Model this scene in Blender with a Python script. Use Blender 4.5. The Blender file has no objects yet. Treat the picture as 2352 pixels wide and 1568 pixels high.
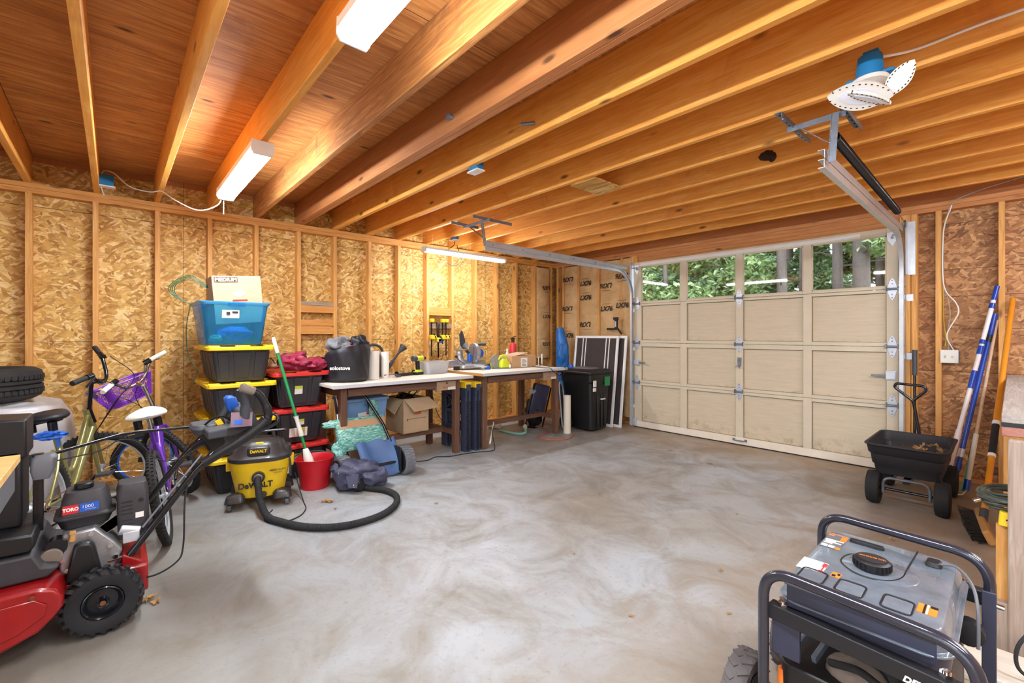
import bpy, math, random
from mathutils import Vector, Matrix, Euler
random.seed(7)
C = bpy.context.scene.collection
sc = bpy.context.scene
PI = math.pi

# ---------------------------------------------------------------- camera, sky, exposure
cam_data = bpy.data.cameras.new('camera')
cam_data.sensor_width = 36.0
cam_data.lens = 36.0 * 1025.0 / 2352.0
cam_data.shift_y = -16.0 / 2352.0
cam_data.clip_start = 0.02
cam_data.clip_end = 300
cam = bpy.data.objects.new('camera', cam_data)
C.objects.link(cam)
cam.location = (0, 0, 1.28)
cam.rotation_euler = (PI / 2, 0, math.atan(1149 / 1025.0))
sc.camera = cam
sc.view_settings.view_transform = 'Standard'
sc.view_settings.look = 'None'
sc.view_settings.gamma = 1
sc.view_settings.use_curve_mapping = False
sc.view_settings.exposure = 0.96

world = bpy.data.worlds.new('sky')
sc.world = world
world.use_nodes = True
wn = world.node_tree.nodes
wl = world.node_tree.links
wn['Background'].inputs[0].default_value = (0.80, 0.90, 1.0, 1)
wn['Background'].inputs[1].default_value = 1.9

# ---------------------------------------------------------------- materials
def S(r, g, b):
    def l(c):
        c /= 255.0
        return c / 12.92 if c <= 0.04045 else ((c + 0.055) / 1.055) ** 2.4
    return (l(r), l(g), l(b), 1)

MATS = {}
def newmat(name):
    m = bpy.data.materials.new(name)
    m.use_nodes = True
    nt = m.node_tree
    b = nt.nodes['Principled BSDF']
    MATS[name] = m
    return m, nt, b

def N(nt, typ, **kw):
    n = nt.nodes.new(typ)
    for k, v in kw.items():
        if k.startswith('i_'):
            n.inputs[k[2:].replace('_', ' ')].default_value = v
        else:
            setattr(n, k, v)
    return n

def coords(nt, scale=(1, 1, 1), rot=(0, 0, 0), out='Object'):
    t = N(nt, 'ShaderNodeTexCoord')
    mp = N(nt, 'ShaderNodeMapping')
    mp.inputs['Scale'].default_value = scale
    mp.inputs['Rotation'].default_value = rot
    nt.links.new(t.outputs[out], mp.inputs['Vector'])
    return mp.outputs['Vector']

def ramp(nt, fac, stops):
    r = N(nt, 'ShaderNodeValToRGB')
    e = r.color_ramp.elements
    while len(e) < len(stops):
        e.new(0.5)
    for i, (p, c) in enumerate(stops):
        e[i].position = p
        e[i].color = c
    nt.links.new(fac, r.inputs['Fac'])
    return r.outputs['Color']

def noise(nt, vec, scale=5, detail=4, rough=0.5, dist=0.0):
    n = N(nt, 'ShaderNodeTexNoise')
    n.inputs['Scale'].default_value = scale
    n.inputs['Detail'].default_value = detail
    n.inputs['Roughness'].default_value = rough
    n.inputs['Distortion'].default_value = dist
    nt.links.new(vec, n.inputs['Vector'])
    return n.outputs['Fac']

def mixc(nt, fac, a, b, mode='MIX'):
    m = N(nt, 'ShaderNodeMix', data_type='RGBA', blend_type=mode)
    for sock, v in ((m.inputs['Factor'], fac), (m.inputs[6], a), (m.inputs[7], b)):
        if hasattr(v, 'is_output'):
            nt.links.new(v, sock)
        else:
            sock.default_value = v
    return m.outputs[2]

def bump(nt, b, h, strength=0.3, dist=0.01):
    n = N(nt, 'ShaderNodeBump')
    n.inputs['Strength'].default_value = strength
    n.inputs['Distance'].default_value = dist
    nt.links.new(h, n.inputs['Height'])
    nt.links.new(n.outputs['Normal'], b.inputs['Normal'])

def plain(name, col, rough=0.5, metal=0.0, var=0.12, scale=12, bmp=0.0, bscale=60, spec=0.5, coat=0, trans=0, alpha=1, ior=1.45):
    """a procedural surface: base colour with a soft mottling and optional fine relief"""
    m, nt, b = newmat(name)
    v = coords(nt)
    f = noise(nt, v, scale, 5, 0.6)
    lo = tuple(c * (1 - var) for c in col[:3]) + (1,)
    hi = tuple(min(1, c * (1 + var)) for c in col[:3]) + (1,)
    nt.links.new(ramp(nt, f, [(0.3, lo), (0.7, hi)]), b.inputs['Base Color'])
    b.inputs['Roughness'].default_value = rough
    b.inputs['Metallic'].default_value = metal
    b.inputs['Specular IOR Level'].default_value = spec
    if coat:
        b.inputs['Coat Weight'].default_value = coat
    if trans:
        b.inputs['Transmission Weight'].default_value = trans
        b.inputs['IOR'].default_value = ior
    if alpha < 1:
        b.inputs['Alpha'].default_value = alpha
    if bmp:
        bump(nt, b, noise(nt, v, bscale, 3, 0.6), bmp, 0.004)
    return m

def wood(name, c1, c2, c3, axis=0, rough=0.6, knots=True, size=1.0, stain=0.0, staincol=(0.05, 0.03, 0.02, 1)):
    """long grain along one axis, broad tone changes and scattered knots"""
    m, nt, b = newmat(name)
    s = [14 * size] * 3
    s[axis] = 0.9 * size
    v = coords(nt, tuple(s))
    vb = coords(nt)
    oi = N(nt, 'ShaderNodeObjectInfo')
    add = N(nt, 'ShaderNodeVectorMath', operation='ADD')
    cmb = N(nt, 'ShaderNodeCombineXYZ')
    mul = N(nt, 'ShaderNodeMath', operation='MULTIPLY')
    mul.inputs[1].default_value = 37.0
    nt.links.new(oi.outputs['Random'], mul.inputs[0])
    for i in range(3):
        nt.links.new(mul.outputs[0], cmb.inputs[i])
    nt.links.new(v, add.inputs[0])
    nt.links.new(cmb.outputs[0], add.inputs[1])
    add2 = N(nt, 'ShaderNodeVectorMath', operation='ADD')
    nt.links.new(vb, add2.inputs[0])
    nt.links.new(cmb.outputs[0], add2.inputs[1])
    g = noise(nt, add.outputs[0], 3.0, 6, 0.6, 1.2)
    col = ramp(nt, g, [(0.28, c1), (0.5, c2), (0.72, c3)])
    broad = noise(nt, add2.outputs[0], 1.4, 3, 0.5)
    col = mixc(nt, ramp(nt, broad, [(0.35, (0, 0, 0, 1)), (0.75, (0.55, 0.55, 0.55, 1))]), col, c1)
    if knots:
        sk = [6.0] * 3
        sk[axis] = 2.2
        vk = N(nt, 'ShaderNodeMapping')
        vk.inputs['Scale'].default_value = sk
        nt.links.new(add2.outputs[0], vk.inputs['Vector'])
        k = N(nt, 'ShaderNodeTexVoronoi')
        k.inputs['Scale'].default_value = 1.0
        nt.links.new(vk.outputs[0], k.inputs['Vector'])
        kk = ramp(nt, k.outputs['Distance'], [(0.05, (1, 1, 1, 1)), (0.12, (0, 0, 0, 1))])
        dark = tuple(c * 0.28 for c in c1[:3]) + (1,)
        col = mixc(nt, kk, col, dark)
    if stain:
        sn = noise(nt, add2.outputs[0], 2.2, 6, 0.7, 0.6)
        col = mixc(nt, ramp(nt, sn, [(0.55, (0, 0, 0, 1)), (0.7, (stain, stain, stain, 1))]), col, staincol)
    nt.links.new(col, b.inputs['Base Color'])
    b.inputs['Roughness'].default_value = rough
    bump(nt, b, g, 0.15, 0.002)
    return m

def osb(name, tones, crack=0.6, turn=0.0):
    """pressed strand board: three crossed layers of long flakes"""
    m, nt, b = newmat(name)
    base = coords(nt, rot=(0, 0, turn))
    warp = N(nt, 'ShaderNodeTexNoise')
    warp.inputs['Scale'].default_value = 4.0
    nt.links.new(base, warp.inputs['Vector'])
    sub = N(nt, 'ShaderNodeVectorMath', operation='MULTIPLY_ADD')
    nt.links.new(warp.outputs['Color'], sub.inputs[0])
    sub.inputs[1].default_value = (0.08, 0.08, 0.08)
    nt.links.new(base, sub.inputs[2])
    layers, dists = [], []
    for i, (ang, sc_) in enumerate(((0.25, (1, 7, 26)), (1.15, (1, 9, 22)), (-0.7, (1, 8, 30)))):
        mp = N(nt, 'ShaderNodeMapping')
        mp.vector_type = 'TEXTURE' if False else 'POINT'
        mp.inputs['Rotation'].default_value = (ang, 0, 0)
        mp2 = N(nt, 'ShaderNodeMapping')
        mp2.inputs['Scale'].default_value = sc_
        nt.links.new(sub.outputs[0], mp.inputs['Vector'])
        nt.links.new(mp.outputs[0], mp2.inputs['Vector'])
        vo = N(nt, 'ShaderNodeTexVoronoi')
        vo.inputs['Scale'].default_value = 1.9
        nt.links.new(mp2.outputs[0], vo.inputs['Vector'])
        sep = N(nt, 'ShaderNodeSeparateColor')
        nt.links.new(vo.outputs['Color'], sep.inputs[0])
        layers.append(sep)
        dists.append(vo)
    tone = ramp(nt, layers[0].outputs[0], [(0.0, tones[0]), (0.3, tones[1]), (0.6, tones[2]), (0.9, tones[3])])
    t2 = ramp(nt, layers[1].outputs[0], [(0.0, tones[1]), (0.3, tones[2]), (0.7, tones[3]), (0.95, tones[0])])
    t3 = ramp(nt, layers[2].outputs[0], [(0.0, tones[0]), (0.25, tones[1]), (0.6, tones[2]), (0.95, tones[3])])
    g1 = ramp(nt, layers[1].outputs[1], [(0.60, (0, 0, 0, 1)), (0.62, (1, 1, 1, 1))])
    g2 = ramp(nt, layers[2].outputs[1], [(0.68, (0, 0, 0, 1)), (0.70, (1, 1, 1, 1))])
    col = mixc(nt, g1, tone, t2)
    col = mixc(nt, g2, col, t3)
    fine = noise(nt, coords(nt, (6, 6, 50)), 2.0, 5, 0.7, 1.0)
    col = mixc(nt, ramp(nt, fine, [(0.52, (0, 0, 0, 1)), (0.66, (crack, crack, crack, 1))]), col, tones[4])
    big = noise(nt, base, 0.9, 2, 0.5)
    col = mixc(nt, ramp(nt, big, [(0.4, (0, 0, 0, 1)), (0.7, (0.3, 0.3, 0.3, 1))]), col, tones[1])
    nt.links.new(col, b.inputs['Base Color'])
    b.inputs['Roughness'].default_value = 0.65
    bump(nt, b, fine, 0.25, 0.003)
    return m

def emit(name, col, strength):
    m, nt, b = newmat(name)
    b.inputs['Base Color'].default_value = (0.9, 0.9, 0.9, 1)
    b.inputs['Emission Color'].default_value = col
    b.inputs['Emission Strength'].default_value = strength
    return m

# ---------------------------------------------------------------- mesh builder
def spl(pts, n=8, closed=False):
    """Catmull-Rom through the points"""
    P = [Vector(p) for p in pts]
    out = []
    L = len(P)
    rng = range(L if closed else L - 1)
    for i in rng:
        p0 = P[(i - 1) % L] if closed or i > 0 else P[0] * 2 - P[1]
        p1, p2 = P[i], P[(i + 1) % L]
        p3 = P[(i + 2) % L] if closed or i + 2 < L else P[-1] * 2 - P[-2]
        for k in range(n):
            t = k / n
            out.append(0.5 * ((2 * p1) + (p2 - p0) * t + (2 * p0 - 5 * p1 + 4 * p2 - p3) * t * t + (3 * p1 - p0 - 3 * p2 + p3) * t ** 3))
    if not closed:
        out.append(P[-1])
    return out

def rnd(pts, r, n=5, closed=False):
    """round the corners of a polyline with radius r"""
    P = [Vector(p) for p in pts]
    out = []
    L = len(P)
    for i in range(L):
        if not closed and i in (0, L - 1):
            out.append(P[i])
            continue
        a, b, c = P[(i - 1) % L], P[i], P[(i + 1) % L]
        d = min(r, (a - b).length * 0.49, (c - b).length * 0.49)
        s, e = b + (a - b).normalized() * d, b + (c - b).normalized() * d
        for k in range(n + 1):
            t = k / n
            out.append(s * (1 - t) ** 2 + b * 2 * t * (1 - t) + e * t * t)
    return out

class MB:
    def __init__(s):
        s.v, s.f, s.M = [], [], Matrix.Identity(4)
        s.mi, s.cur = [], 0
    def add(s, vs, fs):
        o = len(s.v)
        s.v += [s.M @ Vector(p) for p in vs]
        s.f += [tuple(i + o for i in f) for f in fs]
        s.mi += [s.cur] * len(fs)
        return s
    def box(s, x0, x1, y0, y1, z0, z1, rot=None, piv=None):
        vs = [Vector((x, y, z)) for z in (z0, z1) for y in (y0, y1) for x in (x0, x1)]
        if rot is not None:
            p = Vector(piv) if piv else Vector(((x0 + x1) / 2, (y0 + y1) / 2, (z0 + z1) / 2))
            R_ = Euler(rot).to_matrix()
            vs = [R_ @ (q - p) + p for q in vs]
        return s.add(vs, [(0, 2, 3, 1), (4, 5, 7, 6), (0, 1, 5, 4), (2, 6, 7, 3), (0, 4, 6, 2), (1, 3, 7, 5)])
    def bar(s, p0, p1, w, h, up=(0, 0, 1)):
        """a straight bar of rectangular section between two points"""
        p0, p1 = Vector(p0), Vector(p1)
        d = (p1 - p0).normalized()
        u = Vector(up)
        if abs(d.dot(u)) > 0.98:
            u = Vector((1, 0, 0))
        a = d.cross(u).normalized()
        b = a.cross(d).normalized()
        vs = []
        for p in (p0, p1):
            for sx, sy in ((-1, -1), (1, -1), (1, 1), (-1, 1)):
                vs.append(p + a * sx * w / 2 + b * sy * h / 2)
        return s.add(vs, [(3, 2, 1, 0), (4, 5, 6, 7), (0, 1, 5, 4), (1, 2, 6, 5), (2, 3, 7, 6), (3, 0, 4, 7)])
    def frustum(s, c0, s0, c1, s1, r0=0, r1=0, n=4, caps=(1, 1)):
        """rounded-rectangle loft along z: centres c0/c1 (x,y,z), sizes s0/s1"""
        rings = [(c0, s0, r0), (c1, s1, r1)]
        return s.rloft(rings, n, caps)
    def rloft(s, rings, n=4, caps=(1, 1)):
        vs, L = [], 4 * (n + 1)
        for c, sz, r in rings:
            for q, (sx, sy) in enumerate(((1, 1), (-1, 1), (-1, -1), (1, -1))):
                for k in range(n + 1):
                    a = PI / 2 * q + PI / 2 * k / n
                    vs.append((c[0] + sx * (sz[0] / 2 - r) + r * math.cos(a), c[1] + sy * (sz[1] / 2 - r) + r * math.sin(a), c[2]))
        fs = []
        for i in range(len(rings) - 1):
            for k in range(L):
                fs.append((i * L + k, i * L + (k + 1) % L, (i + 1) * L + (k + 1) % L, (i + 1) * L + k))
        if caps[0]:
            fs.append(tuple(reversed(range(L))))
        if caps[1]:
            fs.append(tuple(range((len(rings) - 1) * L, len(rings) * L)))
        return s.add(vs, fs)
    def tube(s, pts, r, n=10, closed=False, cap=True, flat=1.0, up=None):
        P = [Vector(p) for p in pts]
        L = len(P)
        rr = r if hasattr(r, '__len__') else [r] * L
        vs, fs = [], []
        d = (P[1] - P[0]).normalized()
        u = Vector(up) if up else (Vector((0, 0, 1)) if abs(d.z) < 0.9 else Vector((1, 0, 0)))
        u = (u - d * u.dot(d)).normalized()
        for i in range(L):
            if closed:
                t = (P[(i + 1) % L] - P[i - 1]).normalized()
            else:
                t = (P[min(i + 1, L - 1)] - P[max(i - 1, 0)])
                t = t.normalized() if t.length > 1e-9 else d
            u = u - t * u.dot(t)
            u = u.normalized() if u.length > 1e-9 else t.orthogonal().normalized()
            w = t.cross(u)
            for k in range(n):
                a = 2 * PI * k / n
                vs.append(P[i] + (w * math.cos(a) + u * math.sin(a) * flat) * rr[i])
        for i in range(L if closed else L - 1):
            j = (i + 1) % L
            for k in range(n):
                fs.append((i * n + k, i * n + (k + 1) % n, j * n + (k + 1) % n, j * n + k))
        if not closed and cap:
            fs.append(tuple(reversed(range(n))))
            fs.append(tuple(range((L - 1) * n, L * n)))
        return s.add(vs, fs)
    def cyl(s, p0, p1, r0, r1=None, n=16):
        r1 = r0 if r1 is None else r1
        return s.tube([p0, p1], [r0, r1], n)
    def lathe(s, prof, c=(0, 0, 0), ax='z', n=24, caps=True):
        """prof: list of (radius, height) turned about the axis through c"""
        vs, fs = [], []
        for r, h in prof:
            for k in range(n):
                a = 2 * PI * k / n
                x, y = r * math.cos(a), r * math.sin(a)
                p = {'z': (x, y, h), 'y': (y, h, x), 'x': (h, x, y)}[ax]
                vs.append((p[0] + c[0], p[1] + c[1], p[2] + c[2]))
        L = len(prof)
        for i in range(L - 1):
            for k in range(n):
                fs.append((i * n + k, i * n + (k + 1) % n, (i + 1) * n + (k + 1) % n, (i + 1) * n + k))
        if caps:
            fs.append(tuple(reversed(range(n))))
            fs.append(tuple(range((L - 1) * n, L * n)))
        return s.add(vs, fs)
    def prism(s, poly, z0, z1, plane='xy'):
        """extrude a polygon: plane xy (along z), xz (along y), yz (along x)"""
        n = len(poly)
        def m(p, h):
            return {'xy': (p[0], p[1], h), 'xz': (p[0], h, p[1]), 'yz': (h, p[0], p[1])}[plane]
        vs = [m(p, z0) for p in poly] + [m(p, z1) for p in poly]
        fs = [tuple(reversed(range(n))), tuple(range(n, 2 * n))]
        fs += [(k, (k + 1) % n, (k + 1) % n + n, k + n) for k in range(n)]
        return s.add(vs, fs)
    def ell(s, c, r, n=16, m=10, jit=0.0, seed=0):
        rg = random.Random(seed)
        vs, fs = [], []
        for i in range(m + 1):
            t = PI * i / m
            for k in range(n):
                a = 2 * PI * k / n
                q = 1 + (rg.random() - 0.5) * jit
                vs.append((c[0] + r[0] * math.sin(t) * math.cos(a) * q, c[1] + r[1] * math.sin(t) * math.sin(a) * q, c[2] + r[2] * math.cos(t) * (1 + (rg.random() - .5) * jit * .5)))
        for i in range(m):
            for k in range(n):
                fs.append((i * n + k, (i + 1) * n + k, (i + 1) * n + (k + 1) % n, i * n + (k + 1) % n))
        return s.add(vs, fs)
    def torus(s, c, R_, r, ax='z', n=36, m=12, flat=1.0, tread=None):
        vs, fs = [], []
        for i in range(n):
            a = 2 * PI * i / n
            for k in range(m):
                t = 2 * PI * k / m
                rr = R_ + r * math.cos(t)
                h = r * flat * math.sin(t)
                x, y = rr * math.cos(a), rr * math.sin(a)
                p = {'z': (x, y, h), 'y': (x, h, y), 'x': (h, x, y)}[ax]
                vs.append((p[0] + c[0], p[1] + c[1], p[2] + c[2]))
        for i in range(n):
            for k in range(m):
                fs.append((i * m + k, ((i + 1) % n) * m + k, ((i + 1) % n) * m + (k + 1) % m, i * m + (k + 1) % m))
        return s.add(vs, fs)
    def grid(s, fn, nu, nv, closed_u=False):
        vs = [fn(i / (nu if closed_u else nu - 1), j / (nv - 1)) for i in range(nu) for j in range(nv)]
        fs = []
        for i in range(nu if closed_u else nu - 1):
            for j in range(nv - 1):
                a, b = i, (i + 1) % nu
                fs.append((a * nv + j, b * nv + j, b * nv + j + 1, a * nv + j + 1))
        return s.add(vs, fs)
    def build(s, name, mat, parent=None, bev=0.0, smooth=None, seg=2, solid=0.0, sub=0):
        me = bpy.data.meshes.new(name)
        me.from_pydata([tuple(v) for v in s.v], [], s.f)
        me.validate()
        ms = mat if isinstance(mat, (list, tuple)) else [mat]
        for q in ms:
            me.materials.append(MATS[q])
        if len(ms) > 1 and len(me.polygons) == len(s.mi):
            me.polygons.foreach_set('material_index', s.mi)
        import bmesh
        bm = bmesh.new()
        bm.from_mesh(me)
        bmesh.ops.recalc_face_normals(bm, faces=bm.faces)
        bm.to_mesh(me)
        bm.free()
        if smooth is None or smooth:
            me.shade_smooth()
            me.set_sharp_from_angle(angle=math.radians(smooth if smooth else 38))
        o = bpy.data.objects.new(name, me)
        C.objects.link(o)
        if parent:
            o.parent = parent
        if sub:
            md = o.modifiers.new('sub', 'SUBSURF')
            md.levels = md.render_levels = sub
        if solid:
            md = o.modifiers.new('solid', 'SOLIDIFY')
            md.thickness = solid
        if bev:
            md = o.modifiers.new('bevel', 'BEVEL')
            md.width = bev
            md.segments = seg
            md.limit_method = 'ANGLE'
            md.angle_limit = math.radians(40)
        return o

def tag(o, label, cat, group=None, kind=None):
    o['label'] = label
    o['category'] = cat
    if group:
        o['group'] = group
    if kind:
        o['kind'] = kind
    return o

def thing(name, label, cat, loc=(0, 0, 0), rotz=0, group=None, rot=None):
    o = bpy.data.objects.new(name, None)
    o.empty_display_size = 0.1
    C.objects.link(o)
    o.location = loc
    o.rotation_euler = rot if rot else (0, 0, rotz)
    return tag(o, label, cat, group)

def struct(o):
    o['kind'] = 'structure'
    return o

def kids(o):
    return [c for c in C.objects if c.parent == o]

def dup(o, loc=None, rotz=None, label=None, parent=None):
    c = o.copy()
    C.objects.link(c)
    if parent:
        c.parent = parent
    for ch in kids(o):
        dup(ch, parent=c)
    if loc is not None:
        c.location = loc
    if rotz is not None:
        c.rotation_euler = (0, 0, rotz)
    if label:
        c['label'] = label
    return c

def text(s, size, mat, parent, loc, rot, name='lettering', ext=0.0006, shear=0, bold=0.0, xs=1.0):
    """flat lettering as a mesh; rot maps text x/y into place"""
    cu = bpy.data.curves.new(name, 'FONT')
    cu.body = s
    cu.size = size
    cu.extrude = ext
    cu.shear = shear
    cu.offset = bold
    cu.align_x = 'CENTER'
    cu.align_y = 'CENTER'
    cu.resolution_u = 3
    tmp = bpy.data.objects.new('tmp', cu)
    C.objects.link(tmp)
    dg = bpy.context.evaluated_depsgraph_get()
    me = bpy.data.meshes.new_from_object(tmp.evaluated_get(dg))
    bpy.data.objects.remove(tmp)
    me.name = name
    me.materials.clear()
    me.materials.append(MATS[mat])
    o = bpy.data.objects.new(name, me)
    C.objects.link(o)
    o.parent = parent
    o.location = loc
    o.rotation_euler = rot
    o.scale = (xs, 1, 1)
    return o
# ---------------------------------------------------------------- palette of surfaces
osb('osb_gold', [S(168, 118, 52), S(200, 150, 74), S(220, 174, 94), S(244, 210, 146), S(112, 70, 28)])
osb('osb_brown', [S(122, 80, 48), S(154, 106, 64), S(178, 126, 78), S(212, 164, 114), S(76, 48, 28)], turn=PI / 2)
osb('osb_scrap', [S(150, 100, 62), S(186, 140, 100), S(206, 160, 120), S(230, 190, 150), S(92, 58, 36)])
wood('stud_wood', S(196, 136, 66), S(222, 164, 90), S(240, 190, 120), axis=2)
wood('plate_wood', S(192, 126, 56), S(214, 150, 76), S(234, 178, 104), axis=1)
wood('joist_wood', S(222, 146, 58), S(240, 168, 74), S(250, 196, 112), axis=0, stain=0.4, staincol=S(196, 112, 56))
wood('joist_stained', S(140, 88, 48), S(190, 124, 62), S(226, 170, 98), axis=0, stain=0.85, staincol=S(92, 66, 54))
wood('joist_dark', S(170, 104, 58), S(188, 120, 66), S(208, 140, 84), axis=0)
wood('header_wood', S(178, 112, 62), S(200, 134, 76), S(218, 156, 96), axis=0)
wood('ply_wood', S(150, 88, 44), S(206, 140, 76), S(236, 180, 112), axis=1, rough=0.6, size=0.8, stain=0.5, staincol=S(140, 78, 48))
wood('cream_ply', S(190, 176, 148), S(198, 184, 156), S(206, 192, 164), axis=0, knots=False)

m, nt, b = newmat('concrete')
v = coords(nt)
n1 = noise(nt, v, 0.55, 5, 0.55, 0.4)
n2 = noise(nt, v, 2.6, 7, 0.65, 0.8)
n3 = noise(nt, v, 38, 5, 0.7)
streak = noise(nt, coords(nt, (1.0, 2.4, 1), (0, 0, 0.5)), 2.6, 8, 0.7, 0.7)
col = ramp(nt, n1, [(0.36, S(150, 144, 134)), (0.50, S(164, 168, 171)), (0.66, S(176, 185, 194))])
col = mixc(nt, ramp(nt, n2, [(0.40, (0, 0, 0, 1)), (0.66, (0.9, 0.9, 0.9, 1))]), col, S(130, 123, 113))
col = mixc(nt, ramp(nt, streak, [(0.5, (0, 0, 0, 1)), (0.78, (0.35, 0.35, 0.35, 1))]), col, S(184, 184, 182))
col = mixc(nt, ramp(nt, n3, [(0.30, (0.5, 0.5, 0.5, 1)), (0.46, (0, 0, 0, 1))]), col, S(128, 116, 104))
# worn tan band along the door and the walls, oil spots
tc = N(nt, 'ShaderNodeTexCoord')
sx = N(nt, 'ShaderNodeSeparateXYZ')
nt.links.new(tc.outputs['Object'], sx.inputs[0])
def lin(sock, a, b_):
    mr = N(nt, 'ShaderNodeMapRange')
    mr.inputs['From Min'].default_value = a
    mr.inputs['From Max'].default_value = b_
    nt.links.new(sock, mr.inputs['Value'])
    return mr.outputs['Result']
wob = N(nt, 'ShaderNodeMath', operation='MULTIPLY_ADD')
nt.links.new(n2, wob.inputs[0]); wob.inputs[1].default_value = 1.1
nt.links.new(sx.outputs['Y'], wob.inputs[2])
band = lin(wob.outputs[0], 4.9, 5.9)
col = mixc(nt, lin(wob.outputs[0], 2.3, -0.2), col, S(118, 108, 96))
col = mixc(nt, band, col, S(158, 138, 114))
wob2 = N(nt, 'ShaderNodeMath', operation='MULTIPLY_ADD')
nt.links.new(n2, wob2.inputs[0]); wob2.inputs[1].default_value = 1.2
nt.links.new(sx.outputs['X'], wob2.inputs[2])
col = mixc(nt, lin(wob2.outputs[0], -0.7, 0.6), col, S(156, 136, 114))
vo = N(nt, 'ShaderNodeTexVoronoi')
vo.inputs['Scale'].default_value = 1.7
nt.links.new(v, vo.inputs['Vector'])
col = mixc(nt, ramp(nt, vo.outputs['Distance'], [(0.035, (0.75, 0.75, 0.75, 1)), (0.075, (0, 0, 0, 1))]), col, S(88, 76, 64))
nt.links.new(col, b.inputs['Base Color'])
b.inputs['Roughness'].default_value = 0.42
nt.links.new(ramp(nt, n2, [(0.3, (0.34, 0.34, 0.34, 1)), (0.7, (0.6, 0.6, 0.6, 1))]), b.inputs['Roughness'])
bump(nt, b, n3, 0.12, 0.002)

# painted garage door wood with grime settling above each rail and at the floor
m, nt, b = newmat('door_paint')
v = coords(nt)
g = noise(nt, coords(nt, (1, 1, 12)), 6, 5, 0.6)
col = ramp(nt, g, [(0.3, S(200, 187, 161)), (0.7, S(212, 199, 174))])
gr = noise(nt, v, 9, 8, 0.75, 0.5)
tc = N(nt, 'ShaderNodeTexCoord')
sx = N(nt, 'ShaderNodeSeparateXYZ')
nt.links.new(tc.outputs['Object'], sx.inputs[0])
masks = None
for z0, h in ((0.095, 0.20), (0.655, 0.035), (1.205, 0.03)):
    up = N(nt, 'ShaderNodeMapRange')
    up.inputs['From Min'].default_value = z0 + h
    up.inputs['From Max'].default_value = z0
    nt.links.new(sx.outputs['Z'], up.inputs['Value'])
    ab = N(nt, 'ShaderNodeMath', operation='GREATER_THAN')
    ab.inputs[1].default_value = z0 - 0.01
    nt.links.new(sx.outputs['Z'], ab.inputs[0])
    mu = N(nt, 'ShaderNodeMath', operation='MULTIPLY')
    nt.links.new(up.outputs[0], mu.inputs[0]); nt.links.new(ab.outputs[0], mu.inputs[1])
    if masks is None:
        masks = mu.outputs[0]
    else:
        mx = N(nt, 'ShaderNodeMath', operation='MAXIMUM')
        nt.links.new(masks, mx.inputs[0]); nt.links.new(mu.outputs[0], mx.inputs[1])
        masks = mx.outputs[0]
ad = N(nt, 'ShaderNodeMath', operation='MULTIPLY')
nt.links.new(masks, ad.inputs[0])
nt.links.new(ramp(nt, gr, [(0.50, (0, 0, 0, 1)), (0.68, (0.8, 0.8, 0.8, 1))]), ad.inputs[1])
col = mixc(nt, ad.outputs[0], col, S(132, 104, 66))
nt.links.new(col, b.inputs['Base Color'])
b.inputs['Roughness'].default_value = 0.6

plain('cream', S(206, 190, 160), 0.6, var=0.05)
plain('door_frame_paint', S(212, 201, 178), 0.5, var=0.05, scale=4)
plain('panel_shade_line', S(132, 112, 84), 0.8, var=0.2)
plain('cream_strip', S(232, 222, 206), 0.6, var=0.05)
plain('galv', S(206, 212, 220), 0.38, 0.45, 0.08, 14)
plain('galv_dull', S(128, 136, 148), 0.45, 0.5, 0.2, 20)
plain('white_metal', S(236, 236, 234), 0.4, 0, 0.03)
plain('white_plastic', S(232, 230, 224), 0.45, 0, 0.04)
plain('offwhite', S(214, 208, 196), 0.6, 0, 0.06)
plain('blue_box', S(20, 120, 178), 0.45, 0, 0.08)
plain('yellow_cable', S(206, 180, 40), 0.5)
plain('grey_cable', S(160, 158, 152), 0.5)
plain('black_plastic', S(19, 19, 22), 0.45, 0, 0.2, bmp=0.1)
plain('black_rubber', S(28, 28, 30), 0.75, 0, 0.25, bmp=0.2, bscale=90)
plain('black_steel', S(22, 24, 30), 0.25, 0.3, 0.1, coat=0.3)
plain('dark_grey', S(62, 64, 70), 0.55, 0, 0.12, bmp=0.1)
plain('grey_plastic', S(96, 98, 104), 0.5, 0, 0.1)
plain('chrome', S(210, 212, 216), 0.15, 1.0, 0.04)
plain('cast_alu', S(168, 170, 174), 0.42, 0.7, 0.15, 30, bmp=0.1)
plain('rust', S(120, 72, 44), 0.8, 0.2, 0.3)
# glass
m, nt, b = newmat('window_glass')
b.inputs['Base Color'].default_value = (1, 1, 1, 1)
b.inputs['Roughness'].default_value = 0.02
b.inputs['Transmission Weight'].default_value = 1.0
b.inputs['IOR'].default_value = 1.45
emit('lamp_glow', (0.86, 0.94, 1.0, 1), 72.0)
emit('batten_glow', (0.90, 0.95, 1.0, 1), 52.0)

# kraft facing of the insulation
m, nt, b = newmat('kraft')
v = coords(nt)
n1 = noise(nt, v, 5, 6, 0.6, 0.7)
nt.links.new(ramp(nt, n1, [(0.3, S(194, 156, 106)), (0.55, S(212, 176, 126)), (0.75, S(224, 190, 146))]), b.inputs['Base Color'])
b.inputs['Roughness'].default_value = 0.7
bump(nt, b, noise(nt, coords(nt, (1, 1, 2.5)), 7, 4, 0.6, 1.5), 0.7, 0.02)
plain('stamp_ink', S(52, 44, 38), 0.8)

# ---------------------------------------------------------------- room
XL, YB, XR, YK = -5.1, 5.51, 2.6, -2.9     # stud faces: left wall, door wall, right wall, back wall
TP = 2.464                                  # top of plates / underside of joists
mb = MB()
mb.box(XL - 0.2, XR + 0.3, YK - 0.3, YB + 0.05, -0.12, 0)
floor = struct(mb.build('floor', 'concrete'))

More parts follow.
